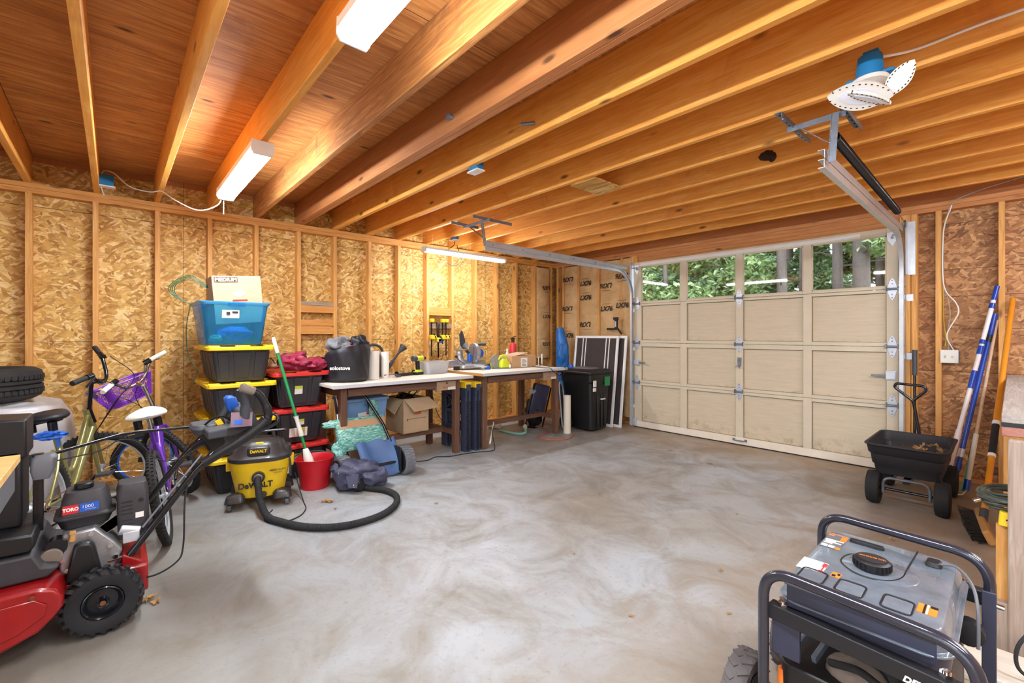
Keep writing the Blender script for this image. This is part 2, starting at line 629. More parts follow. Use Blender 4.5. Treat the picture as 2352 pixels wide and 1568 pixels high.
# left wall: board, plates, studs
mb = MB()
mb.box(XL - 0.105, XL - 0.09, YK, YB + 0.1, 0.0, TP + 0.26)
wl_ = struct(mb.build('wall_left', 'osb_gold'))
def seams_left():
    q = MB()
    for y in (-2.1, -0.905, 0.29 + 0.196, 1.9, 2.9, 4.1):
        q.box(XL - 0.0905, XL - 0.0892, y - 0.0015, y + 0.0015, 0.02, TP + 0.24)
    for z in (1.22, 2.30):
        q.box(XL - 0.0905, XL - 0.0892, YK, YB, z - 0.0018, z + 0.0018)
    return q
plain('seam_dark', S(74, 46, 26), 0.9)
seams_left().build('board_seam', 'seam_dark', wl_)
for z0, z1 in ((TP - 0.038, TP), (TP - 0.077, TP - 0.039)):
    MB().box(XL - 0.089, XL, YK, YB + 0.09, z0, z1).build('top_plate', 'plate_wood', wl_, bev=0.002)
MB().box(XL - 0.089, XL, YK, YB, 0.0, 0.038).build('bottom_plate', 'plate_wood', wl_, bev=0.002)
JY = [-0.505 + 0.397 * k for k in range(-6, 15)]
for y in [v_ for v_ in JY if v_ > YK + 0.1] + [5.44]:
    MB().box(XL - 0.089, XL, y - 0.019 + 0.008 * math.sin(y * 9), y + 0.019 + 0.008 * math.sin(y * 9), 0.038, TP - 0.077).build('stud', 'stud_wood', wl_, bev=0.002)

# ceiling: plywood deck, joists
mb = MB()
mb.box(XL - 0.1, XR + 0.1, YK - 0.1, YB + 0.1, TP + 0.236, TP + 0.256)
ceil = struct(mb.build('ceiling', 'ply_wood'))
q = MB()
for y in (-1.7, -0.48, 0.74, 1.96, 3.18, 4.4):
    q.box(XL, XR, y - 0.0015, y + 0.0015, TP + 0.2352, TP + 0.2365)
for k, x in enumerate((-4.2, -1.76, 0.68)):
    q.box(x - 0.0015, x + 0.0015, YK, YB, TP + 0.2352, TP + 0.2365)
q.build('deck_seam', 'seam_dark', ceil)
for k, y in enumerate(JY):
    mt = 'joist_wood'
    if abs(y - 1.083) < 0.01:
        mt = 'joist_stained'
    if abs(y - 1.48) < 0.01:
        mt = 'joist_dark'
    j = MB()
    j.box(XL - 0.088, XR + 0.08, y - 0.019, y + 0.019, TP, TP + 0.235)
    if abs(y - 1.48) < 0.01:      # a doubled joist
        j.box(XL - 0.088, XR + 0.08, y + 0.020, y + 0.058, TP, TP + 0.235)
    j.build('joist', mt, ceil, bev=0.003)
MB().box(XL - 0.088, XR + 0.08, YB + 0.03, YB + 0.068, TP, TP + 0.235).build('rim_joist', 'joist_dark', ceil, bev=0.002)
MB().box(XL - 0.1, XL - 0.0895, YK, YB, TP + 0.19, TP + 0.236).build('rim_strip', 'joist_dark', ceil)

# door wall
wf = struct(MB().box(XL - 0.1, -3.56, YB + 0.09, YB + 0.105, 0, TP + 0.25).box(-0.62, XR, YB + 0.09, YB + 0.105, 0, TP + 0.25)
            .box(-3.56, -0.62, YB + 0.09, YB + 0.105, 2.27, TP + 0.25).build('wall_front', 'osb_brown'))
# (board texture runs in the y-z plane of the left wall; turn this one's coordinates by building it rotated)
for z in (0.42, 0.95, 1.33, 1.62, 1.86, 2.27):
    MB().box(-0.60, XR, YB + 0.0885, YB + 0.0902, z - 0.0018, z + 0.0018).build('board_seam', 'seam_dark', wf)
for z0, z1 in ((TP - 0.038, TP), (TP - 0.077, TP - 0.039)):
    MB().box(XL, XR, YB, YB + 0.089, z0, z1).build('top_plate', 'header_wood', wf, bev=0.002)
MB().box(XL, -3.60, YB, YB + 0.089, 0, 0.038).build('bottom_plate', 'header_wood', wf, bev=0.002)
MB().box(-0.56, XR, YB, YB + 0.089, 0, 0.038).build('bottom_plate', 'header_wood', wf, bev=0.002)
for x0, x1 in ((-5.06, -5.02), (-4.935, -4.897), (-4.61, -4.575), (-4.215, -4.178), (-3.80, -3.762), (-0.46, -0.42), (-0.077, -0.04), (0.33, 0.368), (0.73, 0.768), (1.13, 1.168), (1.53, 1.568), (1.93, 1.968), (2.33, 2.368)):
    MB().box(x0, x1, YB, YB + 0.089, 0.038, TP - 0.077).build('stud', 'stud_wood', wf, bev=0.002)
MB().box(-3.65, -3.612, YB, YB + 0.089, 0.038, TP - 0.077).build('door_jamb', 'stud_wood', wf, bev=0.002)
MB().box(-3.61, -3.50, YB - 0.03, YB + 0.089, 0.0, TP - 0.077).build('door_jamb', 'stud_wood', wf, bev=0.002)
MB().box(-0.70, -0.625, YB - 0.03, YB + 0.089, 0.0, TP - 0.077).build('door_jamb', 'stud_wood', wf, bev=0.002)
MB().box(-0.622, -0.58, YB - 0.012, YB + 0.089, 0.0, TP - 0.077).build('door_jamb', 'stud_wood', wf, bev=0.002)
for k in range(3):
    MB().box(-3.62, -0.6, YB - 0.012 + 0.002 * k, YB + 0.089, 2.272 + 0.039 * k, 2.31 + 0.039 * k).build('door_header', 'header_wood', wf, bev=0.002)

# right wall and the back wall with its open bay door, both out of frame
MB2 = MB().box(XR + 0.09, XR + 0.105, YK, YB + 0.1, 0, TP + 0.25)
wr = struct(MB2.build('wall_right', 'osb_brown'))
for k in range(20):
    y = YK + 0.1 + 0.406 * k
    MB().box(XR, XR + 0.089, y, y + 0.038, 0.0, TP).build('stud', 'stud_wood', wr)
wb = struct(MB().box(XL - 0.1, -1.4, YK - 0.105, YK - 0.09, 0, TP + 0.25).box(2.2, XR + 0.1, YK - 0.105, YK - 0.09, 0, TP + 0.25)
            .box(-1.4, 2.2, YK - 0.105, YK - 0.09, 2.3, TP + 0.25).build('wall_back', 'osb_brown'))
# ---------------------------------------------------------------- overhead door
YD = 5.40
DX0, DX1 = -3.50, -0.70
door = struct(bpy.data.objects.new('door_1', None))
C.objects.link(door)
stiles = [(-3.50, -3.39), (-2.825, -2.74), (-2.142, -2.064), (-1.462, -1.386), (-0.785, -0.70)]
secs = [(0.022, 0.618, 0.093, 0.585), (0.622, 1.165, 0.655, 1.115), (1.169, 1.700, 1.205, 1.672), (1.704, 2.275, 1.728, 2.207)]
for k, (z0, z1, r0, r1) in enumerate(secs):
    q = MB()
    for a, b_ in stiles:
        q.box(a, b_, YD, YD + 0.038, z0, z1)
    for (a0, a1), (b0, b1) in zip(stiles[:-1], stiles[1:]):
        q.box(a1, b0, YD, YD + 0.038, z0, r0)
        q.box(a1, b0, YD, YD + 0.038, r1, z1)
    sct = q.build('door_section', 'door_frame_paint', door, bev=0.0025)
    if k < 3:
        for (a0, a1), (b0, b1) in zip(stiles[:-1], stiles[1:]):
            MB().box(a1 - 0.003, b0 + 0.003, YD + 0.026, YD + 0.034, r0 - 0.003, r1 + 0.003).build('panel', 'door_paint', sct)
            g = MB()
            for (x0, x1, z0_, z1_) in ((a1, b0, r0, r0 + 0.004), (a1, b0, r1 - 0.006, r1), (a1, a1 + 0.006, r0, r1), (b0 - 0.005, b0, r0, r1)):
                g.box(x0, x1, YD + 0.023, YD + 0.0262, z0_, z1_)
            g.build('panel_shade_line', 'panel_shade_line', sct)  # dark strips paint the recess shadow line along each panel joint
    if k == 3:
        for (a0, a1), (b0, b1) in zip(stiles[:-1], stiles[1:]):
            MB().box(a1 - 0.003, b0 + 0.003, YD + 0.018, YD + 0.022, r0 - 0.003, r1 + 0.003).build('glass_pane', 'window_glass', sct)
            g = MB()
            for (x0, x1, z0_, z1_) in ((a1, b0, r0, r0 + 0.010), (a1, b0, r1 - 0.010, r1), (a1, a1 + 0.010, r0, r1), (b0 - 0.010, b0, r0, r1)):
                g.box(x0, x1, YD + 0.006, YD + 0.017, z0_, z1_)
            g.build('glazing_bead', 'cream', sct)
    if k == 0:
        o = MB().box(DX0, DX1, YD - 0.004, YD + 0.034, 0.012, 0.091).build('bottom_rail', 'cream_strip', sct, bev=0.003)
        MB().box(DX0, DX1, YD + 0.002, YD + 0.03, 0.001, 0.0115).build('bottom_seal', 'black_rubber', sct)
        h = MB().tube(rnd([(-2.16, YD - 0.006, 0.062), (-2.155, YD - 0.035, 0.060), (-2.035, YD - 0.035, 0.060), (-2.03, YD - 0.006, 0.062)], 0.015), 0.007, 8)
        h.box(-2.175, -2.145, YD - 0.008, YD - 0.004, 0.048, 0.076).box(-2.045, -2.015, YD - 0.008, YD - 0.004, 0.048, 0.076)
        h.build('lift_handle', 'galv_dull', sct)
strut = MB()
strut.box(-3.40, -0.98, YD - 0.022, YD - 0.002, 2.233, 2.238).box(-3.40, -0.98, YD - 0.004, YD - 0.001, 2.215, 2.256).box(-3.40, -0.98, YD - 0.024, YD - 0.021, 2.220, 2.238)
strut.build('stiffening_strut', 'white_metal', door, bev=0.001)
def hinge(x, z, side):
    q = MB()
    for s in (1, -1):
        q.prism([(x - 0.036, z), (x - 0.034, z + s * 0.028), (x - 0.016, z + s * 0.085), (x, z + s * 0.105), (x + 0.016, z + s * 0.085), (x + 0.034, z + s * 0.028), (x + 0.036, z)], YD - 0.006, YD - 0.001, 'xz')
    h = q.build('hinge', 'galv', door, bev=0.001)
    MB().cyl((x - 0.045, YD - 0.016, z), (x + 0.045, YD - 0.016, z), 0.011, n=10).box(x - 0.046, x - 0.040, YD - 0.034, YD - 0.004, z - 0.02, z + 0.026).box(x + 0.040, x + 0.046, YD - 0.034, YD - 0.004, z - 0.02, z + 0.026).build('hinge_pin', 'galv_dull', h)
    if side:
        MB().cyl((x + side * 0.04, YD - 0.028, z + 0.012), (x + side * 0.10, YD - 0.028, z + 0.012), 0.005, n=8).cyl((x + side * 0.07, YD - 0.028, z + 0.012), (x + side * 0.08, YD - 0.028, z + 0.012), 0.02, n=14).build('roller', 'galv_dull', h)
    sq = MB()
    for dz in (0.05, 0.08, -0.05, -0.08):
        sq.cyl((x, YD - 0.0085, z + dz), (x, YD - 0.0055, z + dz), 0.006, n=8)
    sq.build('screw', 'galv_dull', h)
for z in (0.620, 1.167, 1.702):
    hinge(-3.452, z, -1)
    hinge(-2.103, z, 0)
    hinge(-0.742, z, 1)
for x, s in ((-3.452, -1), (-0.742, 1)):
    q = MB().prism([(x - 0.04, 2.235), (x - 0.036, 2.16), (x, 2.10), (x + 0.036, 2.16), (x + 0.04, 2.235)], YD - 0.006, YD - 0.001, 'xz')
    h = q.build('top_roller_bracket', 'galv', door, bev=0.001)
    MB().cyl((x, YD - 0.007, 2.18), (x, YD - 0.012, 2.18), 0.012, n=10).cyl((x, YD - 0.02, 2.20), (x + s * 0.09, YD - 0.02, 2.20), 0.005, n=8).build('roller', 'galv_dull', h)
    MB().box(min(x, x + s * 0.1), max(x, x + s * 0.1), YD - 0.04, YD - 0.005, 0.03, 0.13).build('bottom_bracket', 'galv', door, bev=0.003)
q = MB().box(-2.118, -2.078, YD - 0.014, YD - 0.001, 0.935, 1.015).cyl((-2.098, YD - 0.02, 0.985), (-2.098, YD - 0.012, 0.985), 0.010).cyl((-2.098, YD - 0.03, 0.92), (-2.098, YD - 0.001, 0.92), 0.014, n=10)
q.bar((-2.098, YD - 0.028, 0.93), (-2.135, YD - 0.05, 0.905), 0.012, 0.005).bar((-2.098, YD - 0.03, 0.912), (-2.085, YD - 0.03, 0.89), 0.01, 0.01)
q.build('door_lock', 'galv_dull', door, bev=0.001)
for x, s in ((-3.452, 1), (-0.755, -1)):
    q = MB().box(x - 0.035, x + 0.045, YD - 0.014, YD - 0.001, 0.855, 0.945).box(x - 0.03, x + 0.04, YD - 0.035, YD - 0.012, 0.865, 0.935)
    h = q.build('slide_latch', 'galv', door, bev=0.002)
    MB().box(min(x, x + s * 0.14), max(x, x + s * 0.14), YD - 0.03, YD - 0.024, 0.885, 0.905).build('latch_bar', 'galv_dull', h)

# ---------------------------------------------------------------- tracks
def sweep(q, sec, path, ups):
    """sweep an open section (a along side, b along up) with given up vectors"""
    P = [Vector(p) for p in path]
    vs, fs, m_ = [], [], len(sec)
    side = Vector((1, 0, 0))
    for p, u in zip(P, ups):
        for a, b_ in sec:
            vs.append(p + side * a + Vector(u) * b_)
    for i in range(len(P) - 1):
        for k in range(m_):
            fs.append((i * m_ + k, i * m_ + (k + 1) % m_, (i + 1) * m_ + (k + 1) % m_, (i + 1) * m_ + k))
    fs.append(tuple(range(m_)))
    fs.append(tuple(reversed(range((len(P) - 1) * m_, len(P) * m_))))
    return q.add(vs, fs)
def track(x, s, label, yend, zt):
    """s=+1: channel opens towards +x (left-hand track)"""
    t = thing('garage_door_track', label, 'track', (x, 0, 0), group='overhead door tracks')
    def chan(o, w, h, th):
        return [(o[0], o[1]), (o[0] + s * w, o[1]), (o[0] + s * w, o[1] + th), (o[0] + s * th, o[1] + th), (o[0] + s * th, o[1] + h - th), (o[0] + s * w, o[1] + h - th), (o[0] + s * w, o[1] + h), (o[0], o[1] + h)]
    y0, R_ = 5.375, 0.36
    path, ups = [], []
    for z in (0.03, 0.8, zt - R_):
        path.append((0, y0, z)); ups.append((0, -1, 0))
    for k in range(1, 13):
        a = PI / 2 * k / 12
        path.append((0, y0 - R_ + R_ * math.cos(a), zt - R_ + R_ * math.sin(a)))
        ups.append((0, -math.cos(a), -math.sin(a)))
    path.append((0, yend, zt)); ups.append((0, 0, -1))
    sweep(MB(), chan((0, -0.002), 0.03, 0.045, 0.003), path, ups).build('track_rail', 'galv', t)
    # upper horizontal angle that doubles the rail
    q = MB().box(-0.002 if s > 0 else -0.001, 0.001 if s > 0 else 0.002, yend, y0 - 0.10, zt + 0.006, zt + 0.052)
    q.box(min(0, s * 0.03), max(0, s * 0.03), yend, y0 - 0.10, zt + 0.050, zt + 0.053)
    q.build('reinforcing_angle', 'galv', t)
    y = yend + 0.1
    while y < y0 - 0.5:
        MB().cyl((s * 0.003, y, zt + 0.028), (s * 0.007, y, zt + 0.028), 0.007, n=8).build('bolt', 'galv_dull', t)
        y += 0.42
    # flag bracket tying the rail to the jamb, and lower clips
    q = MB().box(-s * 0.012, -s * 0.008, y0 - 0.02, YB - 0.03, zt - 0.37, zt + 0.12).box(min(-s * 0.01, -s * 0.065), max(-s * 0.01, -s * 0.065), YB - 0.034, YB - 0.031, zt - 0.37, zt + 0.12)
    q.build('flag_bracket', 'galv', t)
    for z in (0.28, 1.08, 1.62):
        MB().box(min(-s * 0.003, -s * 0.05), max(-s * 0.003, -s * 0.05), YB - 0.036, YB - 0.032, z - 0.03, z + 0.03).box(min(-s * .003, -s * .006), max(-s * .003, -s * .006), y0 - 0.02, YB - 0.034, z - 0.02, z + 0.02).build('track_clip', 'galv', t)
    return t
tl = track(-3.525, 1, 'galvanised overhead door track on the left, rail running back towards the bench', 2.78, 2.165)
tr = track(-0.655, -1, 'galvanised overhead door track on the right, with a black spring above it', 2.78, 2.20)

def perf(q, p0, p1, w=0.035):
    """slotted angle iron"""
    q.bar(p0, p1, w, 0.003)
    p0, p1 = Vector(p0), Vector(p1)
    d = (p1 - p0).normalized()
    up = Vector((0, 0, 1)) if abs(d.z) < 0.9 else Vector((0, 1, 0))
    a = d.cross(up).normalized() * (w / 2)
    b_ = a.cross(d).normalized() * 0.014
    q.bar(p0 + a - b_, p1 + a - b_, 0.003, 0.03)
def holes(q, p0, p1, n, off=(0, 0, -0.004)):
    p0, p1, off = Vector(p0), Vector(p1), Vector(off)
    for k in range(n):
        c = p0.lerp(p1, (k + 0.5) / n) + off
        q.box(c.x - 0.0045, c.x + 0.0045, c.y - 0.008, c.y + 0.008, c.z - 0.001, c.z + 0.001)
plain('hole_dark', S(30, 32, 38), 0.7)
# left hanger: cross pieces under two joists, drop and brace
q, hh = MB(), MB()
for x, (ya, yb) in ((-3.872, (2.60, 2.95)), (-3.53, (2.62, 3.13))):
    perf(q, (x, ya, 2.452), (x, yb, 2.452)); holes(hh, (x, ya, 2.4485), (x, yb, 2.4485), 9)
perf(q, (-3.90, 2.80, 2.437), (-3.45, 2.80, 2.437))
perf(q, (-3.60, 2.80, 2.43), (-3.545, 2.80, 2.17))
q.bar((-3.84, 2.806, 2.43), (-3.56, 2.806, 2.25), 0.028, 0.003)
o = q.build('track_hanger', 'galv_dull', tl); o.location = (3.525, 0, 0)
o2 = hh.build('slot', 'hole_dark', o)
q, hh = MB(), MB()
for x, (ya, yb) in ((-0.825, (2.62, 3.12)), (-0.58, (2.62, 3.14))):
    perf(q, (x, ya, 2.452), (x, yb, 2.452)); holes(hh, (x, ya, 2.4485), (x, yb, 2.4485), 9)
perf(q, (-0.84, 2.83, 2.437), (-0.57, 2.83, 2.437))
perf(q, (-0.625, 2.80, 2.43), (-0.640, 2.80, 2.18))
q.bar((-0.79, 2.812, 2.425), (-0.635, 2.812, 2.28), 0.028, 0.003)
o = q.build('track_hanger', 'galv_dull', tr); o.location = (0.655, 0, 0)
hh.build('slot', 'hole_dark', o)
for p in ((-0.825, 2.70, 2.445), (-0.58, 2.70, 2.445), (-0.80, 2.83, 2.425), (-0.625, 2.795, 2.40), (-0.628, 2.79, 2.34), (-0.632, 2.79, 2.28), (-0.638, 2.79, 2.22)):
    MB().ell(p, (0.008, 0.008, 0.007), 8, 5).build('bolt', 'chrome', o)
# spring, and its cable to the pulley
q = MB()
pts = []
for k in range(0, 1900):
    a = k * 2 * PI / 9
    y = 2.84 + 1.95 * k / 1900
    pts.append((-0.625 + 0.022 * math.cos(a), y, 2.325 - 0.04 * (k / 1900) + 0.022 * math.sin(a)))
q.tube(pts, 0.0042, 5)
o = q.build('extension_spring', 'black_steel', tr); o.location = (0.655, 0, 0)
q = MB().tube([(-0.627, 4.78, 2.283), (-0.63, 5.20, 2.27)], 0.003, 6).lathe([(0.03, -0.008), (0.035, -0.006), (0.03, 0), (0.035, 0.006), (0.03, 0.008)], (-0.64, 5.28, 2.27), 'x', 16)
q.tube([(-0.64, 5.31, 2.27), (-0.64, 5.33, 0.15)], 0.0022, 5)
o = q.build('lift_cable', 'galv_dull', tr); o.location = (0.655, 0, 0)

# ---------------------------------------------------------------- insulation in the corner bays
def batt(x0, x1, z0, z1, label, bulge, stamps, onleft=False, ret=False):
    t = thing('insulation_batt', label, 'insulation', (0, 0, 0), group='kraft-faced insulation batts beside the overhead door')
    rg = random.Random(int((x0 + x1) * 100))
    ph = [rg.random() * 6 for _ in range(6)]
    creases = [rg.uniform(z0 + .2, z1 - .2) for _ in range(3)]
    def fn(u, v_):
        z = z0 + (z1 - z0) * v_
        b_ = bulge * (math.sin(PI * u) ** 0.5 if 0 < u < 1 else 0)
        b_ += 0.006 * math.sin(z * 9 + ph[0] + 5 * u) * math.sin(PI * u) + 0.004 * math.sin(z * 23 + ph[1] - 7 * u) * math.sin(PI * u)
        for c_ in creases:
            b_ -= 0.016 * math.exp(-((z - c_ + 0.03 * math.sin(u * 4 + ph[2])) / 0.012) ** 2) * math.sin(PI * u)
        x = x0 + (x1 - x0) * u
        if onleft:
            return (XL - 0.02 + b_, x, z)
        return (x, YB + 0.02 - b_, z)
    q = MB().grid(fn, 20, 90)
    q.build('kraft_facing', 'kraft', t, smooth=80)
    fill = MB()
    if onleft:
        fill.box(XL - 0.088, XL - 0.022, x0 + 0.004, x1 - 0.004, z0 + .01, z1 - .01)
    else:
        fill.box(x0 + 0.004, x1 - 0.004, YB + 0.022, YB + 0.086, z0 + .01, z1 - .01)
    fill.build('glass_wool', 'wool', t)
    for (x, z, fl) in stamps:
        rot = (PI / 2, PI if fl else 0, 0)
        if onleft:
            o = text('LX76', 0.080, 'stamp_ink', t, (XL - 0.02 + bulge + 0.014, x, z), (PI / 2, PI if fl else 0, PI / 2), shear=0.25, bold=0.0025)
            ul = MB().box(XL - 0.02 + bulge + 0.013, XL - 0.02 + bulge + 0.0145, x - 0.07, x + 0.07, z + (-.07 if fl else .065), z + (-.066 if fl else .069))
        else:
            o = text('LX76', 0.098, 'stamp_ink', t, (x, YB + 0.02 - bulge - 0.014, z), rot, shear=0.25, bold=0.003)
            ul = MB().box(x - 0.075, x + 0.075, YB + 0.02 - bulge - 0.0145, YB + 0.02 - bulge - 0.013, z + (-.078 if fl else .073), z + (-.074 if fl else .077))
        ul.build('stamp_line', 'stamp_ink', t)
    return t
plain('wool', S(214, 170, 150), 0.9, bmp=0.5)
batt(-4.897, -4.61, 0.06, 2.37, 'brown paper-faced insulation batt in the narrow bay right of the corner', 0.05, [(-4.77, 2.17, 1), (-4.78, 1.70, 1), (-4.77, 1.26, 0)])
batt(-4.575, -4.215, 0.06, 2.37, 'brown paper-faced insulation batt in the second bay, behind the screen frames', 0.045, [(-4.42, 2.07, 0), (-4.42, 1.85, 0), (-4.42, 1.44, 1)])
batt(-4.178, -3.80, 0.06, 2.37, 'brown paper-faced insulation batt in the third bay, with a black trigger clamp at its edge', 0.055, [(-4.02, 2.01, 1), (-4.02, 1.66, 0)])
batt(-3.79, -3.615, 0.10, 2.37, 'narrow torn strip of paper-faced insulation beside the left door track', 0.045, [(-3.75, 2.13, 1), (-3.75, 1.70, 0)])
batt(5.075, 5.40, 0.9, 2.36, 'brown paper-faced insulation batt bulging from the left wall by the corner', 0.05, [(5.26, 2.04, 1), (5.27, 1.57, 0), (5.27, 1.13, 1)], onleft=True)

# black bar clamp hooked on the insulation
t = thing('bar_clamp', 'black trigger bar clamp hanging on the insulation above the screen frames', 'clamp', (-3.80, 5.40, 1.36))
MB().box(-0.022, 0.022, -0.015, 0.015, 0, 0.14).box(-0.04, 0.03, -0.02, 0.02, 0.13, 0.17).build('clamp_jaw', 'black_plastic', t, bev=0.005)
MB().box(-0.16, 0.04, -0.012, 0.012, -0.014, 0.014).bar((0.03, 0, 0), (0.10, -0.01, -0.07), 0.02, 0.02).build('clamp_handle', 'black_plastic', t, bev=0.004)
MB().box(-0.012, 0.012, -0.018, -0.014, 0.03, 0.11).build('clamp_plate', 'galv', t)

# ---------------------------------------------------------------- strip lights
def wrap_light(label, x0, x1, y, z, cord=None):
    t = thing('ceiling_light', label, 'light', ((x0 + x1) / 2, y, z), group='white strip lights under the fourth joist')
    L = (x1 - x0) / 2
    MB().prism([(-0.058, 0.062), (0.058, 0.062), (0.062, 0.02), (0.05, 0.012), (-0.05, 0.012), (-0.062, 0.02)], -L + 0.0112, L - 0.0112, 'yz').build('lamp_housing', 'white_metal', t, bev=0.002)
    MB().prism([(-0.05, 0.012), (-0.056, -0.004), (-0.046, -0.022), (0.046, -0.022), (0.056, -0.004), (0.05, 0.012)], -L + 0.012, L - 0.012, 'yz').build('diffuser', 'lamp_glow', t, bev=0.004)
    for s in (-1, 1):
        MB().prism([(-0.062, 0.062), (0.062, 0.062), (0.064, -0.002), (0.05, -0.025), (-0.05, -0.025), (-0.064, -0.002)], s * L, s * (L - 0.011), 'yz').build('end_cap', 'white_plastic', t, bev=0.002)
    return t
l2 = wrap_light('lit white strip light under the joist, near the left wall', -4.22, -3.01, 0.672, 2.386)
l1 = wrap_light('lit white strip light under the joist, cut by the top edge of the photo', -1.655, -0.44, 0.672, 2.386)
# extra strip lights added out of view to brighten the room
dup(l1, (0.95, 0.672, 2.386), label='added unseen fill light, right end of the row')
dup(l1, (0.3, -1.9, 2.386), label='added unseen fill light behind the camera on the right')
dup(l1, (1.45, 2.3, 2.386), label='added unseen fill light high on the right, outside the frame')
dup(l1, (1.45, 4.1, 2.386), label='added unseen fill light near the right wall by the door, outside the frame')
t = thing('shop_light', 'slim lit white batten lamp hung on cords near the far left wall', 'light', (-4.55, 3.30, 2.262))
MB().box(-0.04, 0.04, -0.60, 0.60, 0.012, 0.04).build('lamp_housing', 'white_metal', t, bev=0.003)
MB().box(-0.036, 0.036, -0.59, 0.59, -0.018, 0.0115).build('diffuser', 'batten_glow', t, bev=0.006)
for s in (-1, 1):
    MB().box(-0.042, 0.042, s * 0.60, s * 0.625, -0.02, 0.042).build('end_cap', 'offwhite', t, bev=0.003)
    MB().tube([(0, s * 0.5, 0.04), (0, s * 0.49, 0.2)], 0.0015, 5).build('hanging_cord', 'white_plastic', t)
# cord and pull of the near light
t = tag(MB().tube(spl([(-4.21, 0.655, 2.40), (-4.27, 0.62, 2.32), (-4.32, 0.50, 2.27), (-4.40, 0.36, 2.34), (-4.62, 0.289, 2.448), (-4.72, 0.22, 2.452), (-4.85, 0.10, 2.50), (-4.90, 0.0, 2.60), (-4.96, -0.06, 2.62), (-4.99, -0.085, 2.56), (-4.95, -0.075, 2.47), (-4.90, -0.06, 2.41), (-4.93, -0.07, 2.44)], 8), 0.0045, 8).build('cord', 'white_plastic'), 'white cord looping from the strip light to the blue outlet box', 'cord')
tag(MB().tube([(-4.23, 0.66, 2.362), (-4.232, 0.66, 2.25)], 0.003, 6).build('pull_cord', 'white_plastic'), 'short white pull cord under the end of the strip light', 'cord')

def outlet_box(label, loc, rz=0, s=1.0, plate='white_plastic'):
    t = thing('junction_box', label, 'electrical box', loc, rz, group='blue electrical boxes on the joists')
    MB().box(-0.05 * s, 0.05 * s, -0.03, 0.03, -0.0, 0.085 * s).box(-0.06 * s, -0.05 * s, -0.012, 0.012, 0.03, 0.06).build('box_body', 'blue_box', t, bev=0.004)
    MB().box(-0.06 * s, 0.06 * s, -0.036, 0.036, -0.012, -0.001).build('cover_plate', plate, t, bev=0.003)
    MB().box(-0.012, 0.012, -0.006, 0.006, -0.0135, -0.0125).box(0.02, 0.03, -0.006, 0.006, -0.0135, -0.0125).build('socket', 'offwhite', t)
    return t
outlet_box('blue outlet box with a white cord plugged in, on the second joist', (-4.955, -0.050, 2.50), 1.57)
outlet_box('blue box with a square ivory plate, under the middle of a joist', (-2.53, 1.915, 2.44), 0)
outlet_box('small blue box with ivory plate above the hanging batten lamp', (-4.55, 3.115, 2.44), 0)
tag(MB().tube(spl([(-4.55, 3.12, 2.42), (-4.52, 3.08, 2.36), (-4.58, 3.0, 2.28), (-4.60, 3.02, 2.20), (-4.56, 3.1, 2.12), (-4.53, 3.2, 2.2), (-4.55, 3.15, 2.38)], 8), 0.004, 6).build('cord', 'black_rubber'), 'thin black cord hanging in a loop beside the batten lamp', 'cord')

# romex along the left wall, above the plates
def cable(label, pts, r, mat='yellow_cable', n=6, name='cable'):
    return tag(MB().tube(spl(pts, 6), r, n).build(name, mat), label, 'cable')
cable('yellow cable sagging through the joist bays along the left wall', [(XL - 0.05, y, TP + 0.09 + 0.022 * math.sin(y * 7.9) + (0.02 if int(y * 10) % 3 else -0.01)) for y in [-0.05 + 0.2 * k for k in range(20)]], 0.0045)
# ceiling fixture: blue round box, white base, three shades
t = thing('ceiling_fixture', 'white three-headed lamp under a round blue ceiling box', 'light', (-0.42, 2.50, 2.40))
q = MB().lathe([(0.052, 0.0), (0.050, 0.04), (0.044, 0.10), (0.03, 0.105)], (0, 0, 0.01), 'z', 20).box(-0.085, 0.085, -0.02, 0.02, 0.012, 0.026).box(-0.02, 0.035, -0.03, 0.03, 0.09, 0.125)
q.build('box_body', 'blue_box', t, bev=0.003)
MB().lathe([(0.02, -0.02), (0.062, -0.008), (0.068, 0.003), (0.066, 0.008)], (0, 0, 0), 'z', 28).build('lamp_base', 'white_plastic', t)
MB().lathe([(0.03, -0.02), (0.034, -0.05), (0.028, -0.09), (0.012, -0.10)], (0, 0, 0), 'z', 20).build('lamp_body', 'white_plastic', t, bev=0.003)
def leaf_head(name, loc, rot, L, W):
    q = MB()
    n = 14
    poly = []
    for k in range(n + 1):
        u = k / n
        poly.append((W * math.sin(PI * u) ** 0.7 if 0 < u < 1 else 0, L * (u - 0.5)))
    poly += [(-x, y) for x, y in reversed(poly[1:-1])]
    q.prism(poly, -0.005, 0.005)
    for k in range(10):
        u = (k + 0.8) / 11
        w = W * math.sin(PI * u) ** 0.7
        for s in (-1, 1):
            q.cur = 1
            q.box(s * w * 0.82 - 0.002, s * w * 0.82 + 0.002, L * (u - .5) - 0.0035, L * (u - .5) + 0.0035, -0.0062, 0.0062)
            q.cur = 0
    o = q.build(name, ['white_plastic', 'hole_dark'], t, bev=0)
    o.location = loc
    o.rotation_euler = rot
    MB().prism([(p[0] * 0.55, p[1] * 0.66) for p in poly], -0.0085, -0.0055).build('lens', 'lens_white', o)
    return o
    return o
plain('lens_white', S(226, 228, 240), 0.3, var=0.02)
def aim(o, y, z):
    z = Vector(z).normalized(); y = Vector(y); y = (y - z * y.dot(z)).normalized(); x = y.cross(z)
    o.rotation_euler = Matrix((x, y, z)).transposed().to_euler()
hds = []
